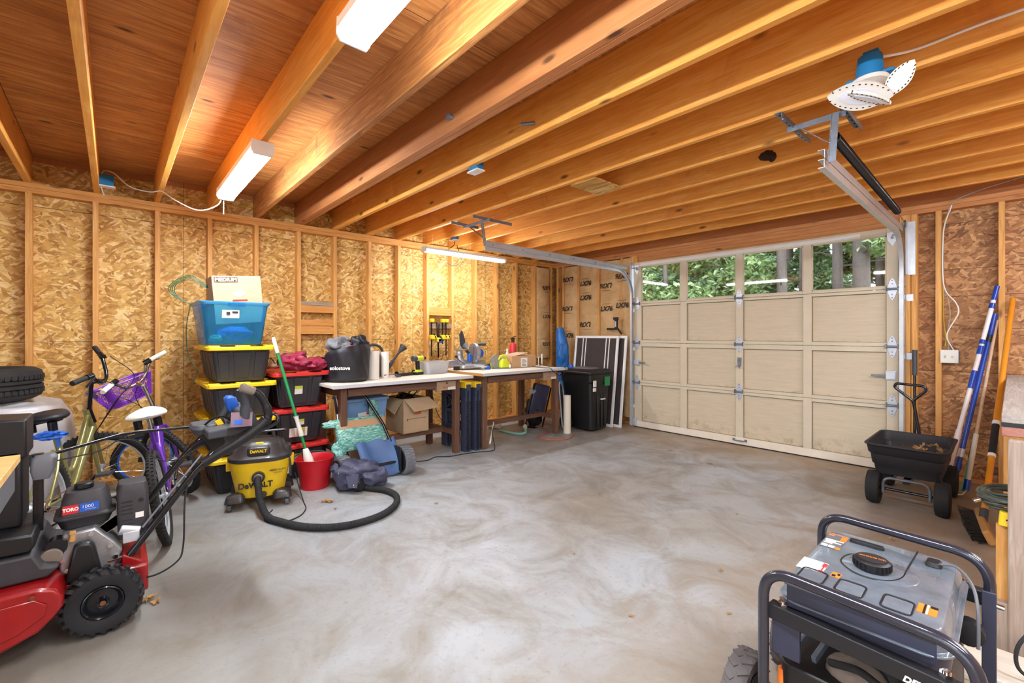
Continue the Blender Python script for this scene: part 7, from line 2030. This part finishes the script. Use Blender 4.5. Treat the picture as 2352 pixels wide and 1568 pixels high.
# wheels with lugged tyres
for x, vis in ((-2.605, 1), (-3.02, 0)):
    q = MB()
    c = (x, -0.035, 0.140)
    pneu(q, c, 0.128, 0.085, 'x')
    for j in range(22):
        for s in (-1, 1):
            a = 2 * PI * (j + 0.5 * (s > 0)) / 22
            o = Vector((c[0] + s * 0.036, c[1] + 0.118 * math.cos(a), c[2] + 0.118 * math.sin(a)))
            i_ = Vector((c[0] + s * 0.002, c[1] + 0.131 * math.cos(a + 0.12), c[2] + 0.131 * math.sin(a + 0.12)))
            m_ = Vector((c[0] + s * 0.030, c[1] + 0.131 * math.cos(a + 0.04), c[2] + 0.131 * math.sin(a + 0.04)))
            u_ = (0, math.cos(a), math.sin(a))
            q.bar(o, m_, 0.016, 0.012, u_).bar(m_, i_, 0.016, 0.012, u_)
    w = q.build('wheel', 'tyre', t)
    r_ = MB().lathe([(0.012, 0.030), (0.020, 0.034), (0.022, 0.016), (0.050, 0.012), (0.058, 0.030), (0.064, 0.036), (0.068, 0.034), (0.068, -0.03), (0.012, -0.03)], c, 'x', 32)
    rm = r_.build('wheel_rim', 'black_steel', w)
    MB().cyl((x + 0.0345, c[1], c[2]), (x + 0.037, c[1], c[2]), 0.010).build('axle_end', 'rust', w)
# housing: auger drum shape (side plate with rounded end) and chassis
q = MB()
side = [(-0.86, 0.03), (-0.40, 0.055), (-0.22, 0.12), (-0.175, 0.165), (-0.150, 0.20), (-0.152, 0.24), (-0.175, 0.275), (-0.225, 0.292), (-0.86, 0.30)]
q.prism(side, -3.10, -2.515, 'yz')
q.build('auger_housing', 'toro_red', t, bev=0.012, seg=3)
rim_ = MB().prism([(-0.80, 0.075), (-0.42, 0.095), (-0.27, 0.14), (-0.20, 0.185), (-0.195, 0.225), (-0.23, 0.255), (-0.80, 0.262)], -2.5145, -2.508, 'yz').build('side_panel', 'toro_red', t, bev=0.004, seg=3)
MB().cyl((-2.5075, -0.235, 0.268), (-2.503, -0.235, 0.268), 0.007).build('rivet', 'rust', rim_)
MB().box(-3.02, -2.66, -0.22, 0.12, 0.10, 0.225).build('chassis', 'toro_red', t, bev=0.01)
MB().prism([(0.02, 0.14), (0.12, 0.14), (0.10, 0.235), (0.03, 0.285)], -2.98, -2.68, 'yz').build('rear_cover', 'toro_red', t, bev=0.006)
q = MB().prism([(-0.80, 0.300), (-0.20, 0.296), (-0.165, 0.33), (-0.215, 0.345), (-0.24, 0.40), (-0.80, 0.41)], -3.08, -2.60, 'yz')
q.build('top_shroud', 'toro_grey', t, bev=0.01)
MB().prism([(-0.40, 0.41), (-0.255, 0.405), (-0.235, 0.43), (-0.24, 0.475), (-0.42, 0.49)], -2.95, -2.62, 'yz').build('belt_cover', 'black_plastic', t, bev=0.008)
# chute with deflector and crank mount
MB().box(-2.96, -2.74, -0.44, -0.285, 0.48, 0.80).build('chute', 'black_plastic', t, bev=0.012)
MB().prism([(-0.46, 0.77), (-0.272, 0.765), (-0.272, 0.925), (-0.46, 0.935)], -2.96, -2.74, 'yz').build('deflector', 'black_plastic', t, bev=0.008)
MB().box(-2.80, -2.77, -0.258, -0.226, 0.44, 0.77).build('support_bar', 'tarp_navy' if False else 'black_steel', t, bev=0.003)
MB().rloft([((-2.785, -0.232, 0.66), (0.05, 0.05), 0.01), ((-2.785, -0.228, 0.70), (0.07, 0.075), 0.015), ((-2.785, -0.222, 0.75), (0.07, 0.08), 0.02), ((-2.785, -0.222, 0.765), (0.05, 0.06), 0.02)], 5).build('gear_housing', 'grey_plastic', t, bev=0.003)
MB().tube([(-2.80, -0.20, 0.758), (-2.95, 0.02, 0.782), (-3.02, 0.10, 0.775), (-3.06, 0.34, 0.762)], 0.0075, 10).build('chute_rod', 'black_steel', t)
MB().tube(spl([(-2.80, -0.19, 0.725), (-2.85, -0.05, 0.735), (-2.9, 0.02, 0.765), (-2.92, 0.09, 0.74), (-2.90, 0.16, 0.65), (-2.85, 0.24, 0.64), (-2.84, 0.36, 0.70)], 8), 0.003, 6).build('control_cable', 'black_rubber', t)
# engine
q = MB().rloft([((-2.84, -0.095, 0.425), (0.17, 0.155), 0.03), ((-2.84, -0.095, 0.462), (0.20, 0.185), 0.04), ((-2.84, -0.095, 0.470), (0.215, 0.205), 0.04), ((-2.84, -0.095, 0.478), (0.215, 0.205), 0.04), ((-2.84, -0.095, 0.484), (0.195, 0.175), 0.035), ((-2.845, -0.095, 0.545), (0.18, 0.155), 0.035), ((-2.85, -0.095, 0.575), (0.15, 0.13), 0.04)], 7)
tk2 = q.build('fuel_tank', 'toro_grey', t, bev=0.002)
MB().lathe([(0.030, 0.0), (0.034, 0.004), (0.034, 0.020), (0.028, 0.025)], (-2.845, -0.102, 0.576), 'z', 28).build('fuel_cap', 'black_plastic', tk2)
# decals on the camera-side face of the tank (face leans back slightly)
d1 = MB(); d1.M = Matrix.Translation((-2.7475, -0.115, 0.512)) @ Matrix.Rotation(-0.13, 4, 'Y')
d1.box(0, 0.0015, -0.052, -0.001, -0.018, 0.018)
d1.build('decal', 'decal_red', tk2)
d2 = MB(); d2.M = Matrix.Translation((-2.7475, -0.115, 0.512)) @ Matrix.Rotation(-0.13, 4, 'Y')
d2.box(0, 0.0015, 0.001, 0.065, -0.018, 0.018)
d2.build('decal', 'decal_blue', tk2)
text('TORO', 0.020, 'paper_white', tk2, (-2.7455, -0.1415, 0.512), (PI / 2 - 0.0, 0, PI / 2), bold=0.0009, xs=0.9)
text('1000', 0.019, 'paper_white', tk2, (-2.7455, -0.087, 0.515), (PI / 2, 0, PI / 2), xs=1.05)
text('POWER MAX', 0.006, 'paper_white', tk2, (-2.7452, -0.078, 0.502), (PI / 2, 0, PI / 2))
q = MB().rloft([((-2.79, 0.070, 0.335), (0.13, 0.11), 0.02), ((-2.79, 0.068, 0.42), (0.135, 0.115), 0.02), ((-2.79, 0.066, 0.55), (0.13, 0.115), 0.02), ((-2.80, 0.066, 0.585), (0.115, 0.10), 0.02)], 6)
ex = q.build('exhaust_shield', 'toro_grey', t, bev=0.004)
q = MB()
for k in range(8):
    z_ = 0.365 + 0.018 * k + (0.012 if k > 3 else 0)
    q.box(-2.7245, -2.7225, 0.025, 0.065, z_, z_ + 0.006)
q.cyl((-2.7245, 0.095, 0.505), (-2.7225, 0.095, 0.505), 0.010)
q.build('louvre_slots', 'hole_dark', ex)
MB().box(-2.7235, -2.722, 0.075, 0.105, 0.425, 0.45).build('white_marks', 'paper_white', ex)
q = MB().prism([(-0.17, 0.25), (-0.18, 0.34), (-0.165, 0.42), (-0.06, 0.425), (0.0, 0.35), (0.03, 0.30), (0.0, 0.23), (-0.04, 0.21)], -2.88, -2.70, 'yz')
eb = q.build('engine_block', 'cast_alu', t, bev=0.008)
for k, (y, z) in enumerate(((-0.16, 0.395), (-0.075, 0.405), (-0.012, 0.335), (0.005, 0.28), (-0.15, 0.27), (-0.165, 0.32), (-0.02, 0.24))):
    MB().cyl((-2.6995, y, z), (-2.688, y, z), 0.0095, n=12).build('engine_bolt', 'chrome', eb)
q = MB()
for k in range(9):
    q.bar((-2.745, -0.052 + 0.010 * k, 0.405 + 0.007 * k), (-2.745, -0.035 + 0.010 * k, 0.372 + 0.007 * k), 0.07, 0.003, (1, 0, 0))
q.build('cooling_fins', 'cast_alu', eb)
MB().prism([(-0.155, 0.225), (-0.128, 0.375), (-0.115, 0.388), (-0.075, 0.385), (-0.062, 0.365), (-0.035, 0.225)], -2.695, -2.645, 'yz').build('valve_cover', 'black_plastic', t, bev=0.012, seg=3)
MB().cyl((-2.72, -0.195, 0.350), (-2.655, -0.195, 0.350), 0.036, n=28).build('starter_motor', 'dust_grey', t, bev=0.003)
MB().cyl((-2.73, -0.18, 0.385), (-2.67, -0.18, 0.385), 0.034, n=28).build('starter_gear', 'black_steel', t)
MB().cyl((-2.688, -0.135, 0.392), (-2.688, -0.130, 0.42), 0.012, 0.009).box(-2.692, -2.684, -0.142, -0.122, 0.42, 0.436).build('dipstick', 'lid_yellow' if False else 'tan_plastic', t, bev=0.002)
MB().cyl((-2.74, 0.02, 0.385), (-2.74, 0.09, 0.36), 0.028, n=16).box(-2.77, -2.71, 0.03, 0.09, 0.32, 0.37).build('carburettor', 'galv', t, bev=0.004)
MB().cyl((-2.70, -0.02, 0.262), (-2.70, 0.075, 0.275), 0.006).build('axle_rod', 'chrome', t)
# handlebars
def H(x, y, z): return (x, y, z)
for x, nm in ((-2.70, 0), (-3.12, 1)):
    MB().tube([(x, 0.005, 0.20), (x, 0.30, 0.60), (x, 0.38, 0.685)], 0.0155, 14).build('handle_tube', 'black_steel', t)
    MB().tube([(x, 0.33, 0.635), (x, 0.47, 0.71), (x, 0.545, 0.755)], [0.024, 0.027, 0.030], 14).build('handle_sleeve', 'black_plastic', t)
MB().tube([(-2.705, 0.10, 0.38), (-2.71, 0.33, 0.68)], 0.005, 8).build('shift_rod', 'galv_dull', t)
# right hand loop: from the sleeve forward and up to the grip, then back down
MB().tube(spl([(-2.70, 0.545, 0.755), (-2.70, 0.62, 0.82), (-2.70, 0.622, 0.88), (-2.70, 0.585, 0.955), (-2.70, 0.545, 0.985)], 8), [0.030] * 9 + [0.022] * 9 + [0.019] * 15, 14).build('handle_loop', 'black_plastic', t)
MB().tube(spl([(-2.70, 0.56, 0.975), (-2.70, 0.525, 0.99), (-2.70, 0.495, 1.005)], 6), [0.022, 0.023, 0.023, 0.022, 0.024, 0.024, 0.024, 0.024, 0.024, 0.025, 0.026, 0.024, 0.018], 16).build('hand_grip', 'dust_grey', t)
MB().tube(spl([(-2.705, 0.50, 0.99), (-2.74, 0.525, 0.90), (-2.75, 0.525, 0.82), (-2.78, 0.55, 0.78)], 8), [0.022] * 9 + [0.026] * 9 + [0.02] * 7, 14, flat=0.6).build('control_lever', 'dark_grey', t)
MB().tube(spl([(-2.68, 0.57, 0.76), (-2.67, 0.66, 0.80), (-2.68, 0.665, 0.84), (-2.70, 0.63, 0.85)], 8), 0.009, 10).build('lever_bail', 'black_steel', t)
# control panel between the handles
pn = MB().prism([(0.36, 0.735), (0.47, 0.74), (0.60, 0.79), (0.555, 0.885), (0.50, 0.865), (0.48, 0.79), (0.36, 0.775)], -3.05, -2.76, 'yz').build('control_panel', 'dark_grey', t, bev=0.008)
q = MB().add([(-2.80, 0.485, 0.80), (-2.80, 0.585, 0.795), (-2.86, 0.60, 0.86), (-2.86, 0.50, 0.868), (-2.805, 0.485, 0.797), (-2.805, 0.585, 0.792), (-2.865, 0.60, 0.857), (-2.865, 0.50, 0.865)], [(0, 1, 2, 3), (7, 6, 5, 4), (0, 4, 5, 1), (1, 5, 6, 2), (2, 6, 7, 3), (3, 7, 4, 0)])
q.M = Matrix.Identity(4)
lbp = q.build('panel_label', 'decal_tan', t)
lbp.location = (0.10, -0.035, -0.002)
MB().add([(-2.745, 0.49, 0.822), (-2.745, 0.53, 0.82), (-2.762, 0.535, 0.84), (-2.762, 0.495, 0.843), (-2.747, 0.49, 0.82), (-2.747, 0.53, 0.818), (-2.764, 0.535, 0.838), (-2.764, 0.495, 0.841)], [(0, 1, 2, 3), (7, 6, 5, 4), (0, 4, 5, 1), (1, 5, 6, 2), (2, 6, 7, 3), (3, 7, 4, 0)]).build('label_print', 'decal_blue', lbp)
# left shroud: long tray and tapering pocket
MB().rloft([((-3.02, 0.39, 0.735), (0.20, 0.13), 0.04), ((-3.02, 0.39, 0.765), (0.22, 0.16), 0.05), ((-3.02, 0.385, 0.785), (0.18, 0.13), 0.04)], 6).build('panel_shroud', 'dark_grey', t, bev=0.004)
MB().prism([(0.345, 0.735), (0.455, 0.735), (0.475, 0.64), (0.435, 0.605), (0.40, 0.62)], -3.10, -2.94, 'yz').build('panel_pocket', 'black_plastic', t, bev=0.01)
MB().tube([(-2.97, 0.44, 0.78), (-2.96, 0.475, 0.86), (-2.96, 0.48, 0.885)], 0.020, 12).build('joystick_neck', 'dark_grey', t)
MB().rloft([((-2.955, 0.506, 0.845), (0.05, 0.045), 0.015), ((-2.955, 0.502, 0.875), (0.07, 0.066), 0.02), ((-2.955, 0.490, 0.922), (0.06, 0.058), 0.02), ((-2.955, 0.486, 0.934), (0.035, 0.03), 0.01)], 6).build('joystick_knob', 'tool_blue', t, bev=0.003)
MB().tube(spl([(-2.95, 0.36, 0.77), (-2.92, 0.40, 0.815), (-2.90, 0.455, 0.825), (-2.86, 0.50, 0.79), (-2.80, 0.535, 0.75), (-2.78, 0.545, 0.73)], 8), 0.0055, 8).build('bail_bar', 'black_steel', t)
MB().tube(spl([(-2.90, 0.455, 0.82), (-2.87, 0.465, 0.76), (-2.84, 0.462, 0.71), (-2.80, 0.43, 0.68)], 8), 0.003, 6).build('throttle_cable', 'grey_plastic', t)
MB().box(-2.93, -2.90, 0.42, 0.45, 0.775, 0.81, rot=(0.5, 0, 0)).build('yellow_lever', 'lid_yellow', t, bev=0.003)
MB().tube(spl([(-2.72, 0.02, 0.20), (-2.66, 0.12, 0.16), (-2.64, 0.22, 0.20), (-2.66, 0.25, 0.27), (-2.68, 0.26, 0.50), (-2.70, 0.30, 0.62)], 8), 0.004, 7).build('drive_cable', 'black_rubber', t)
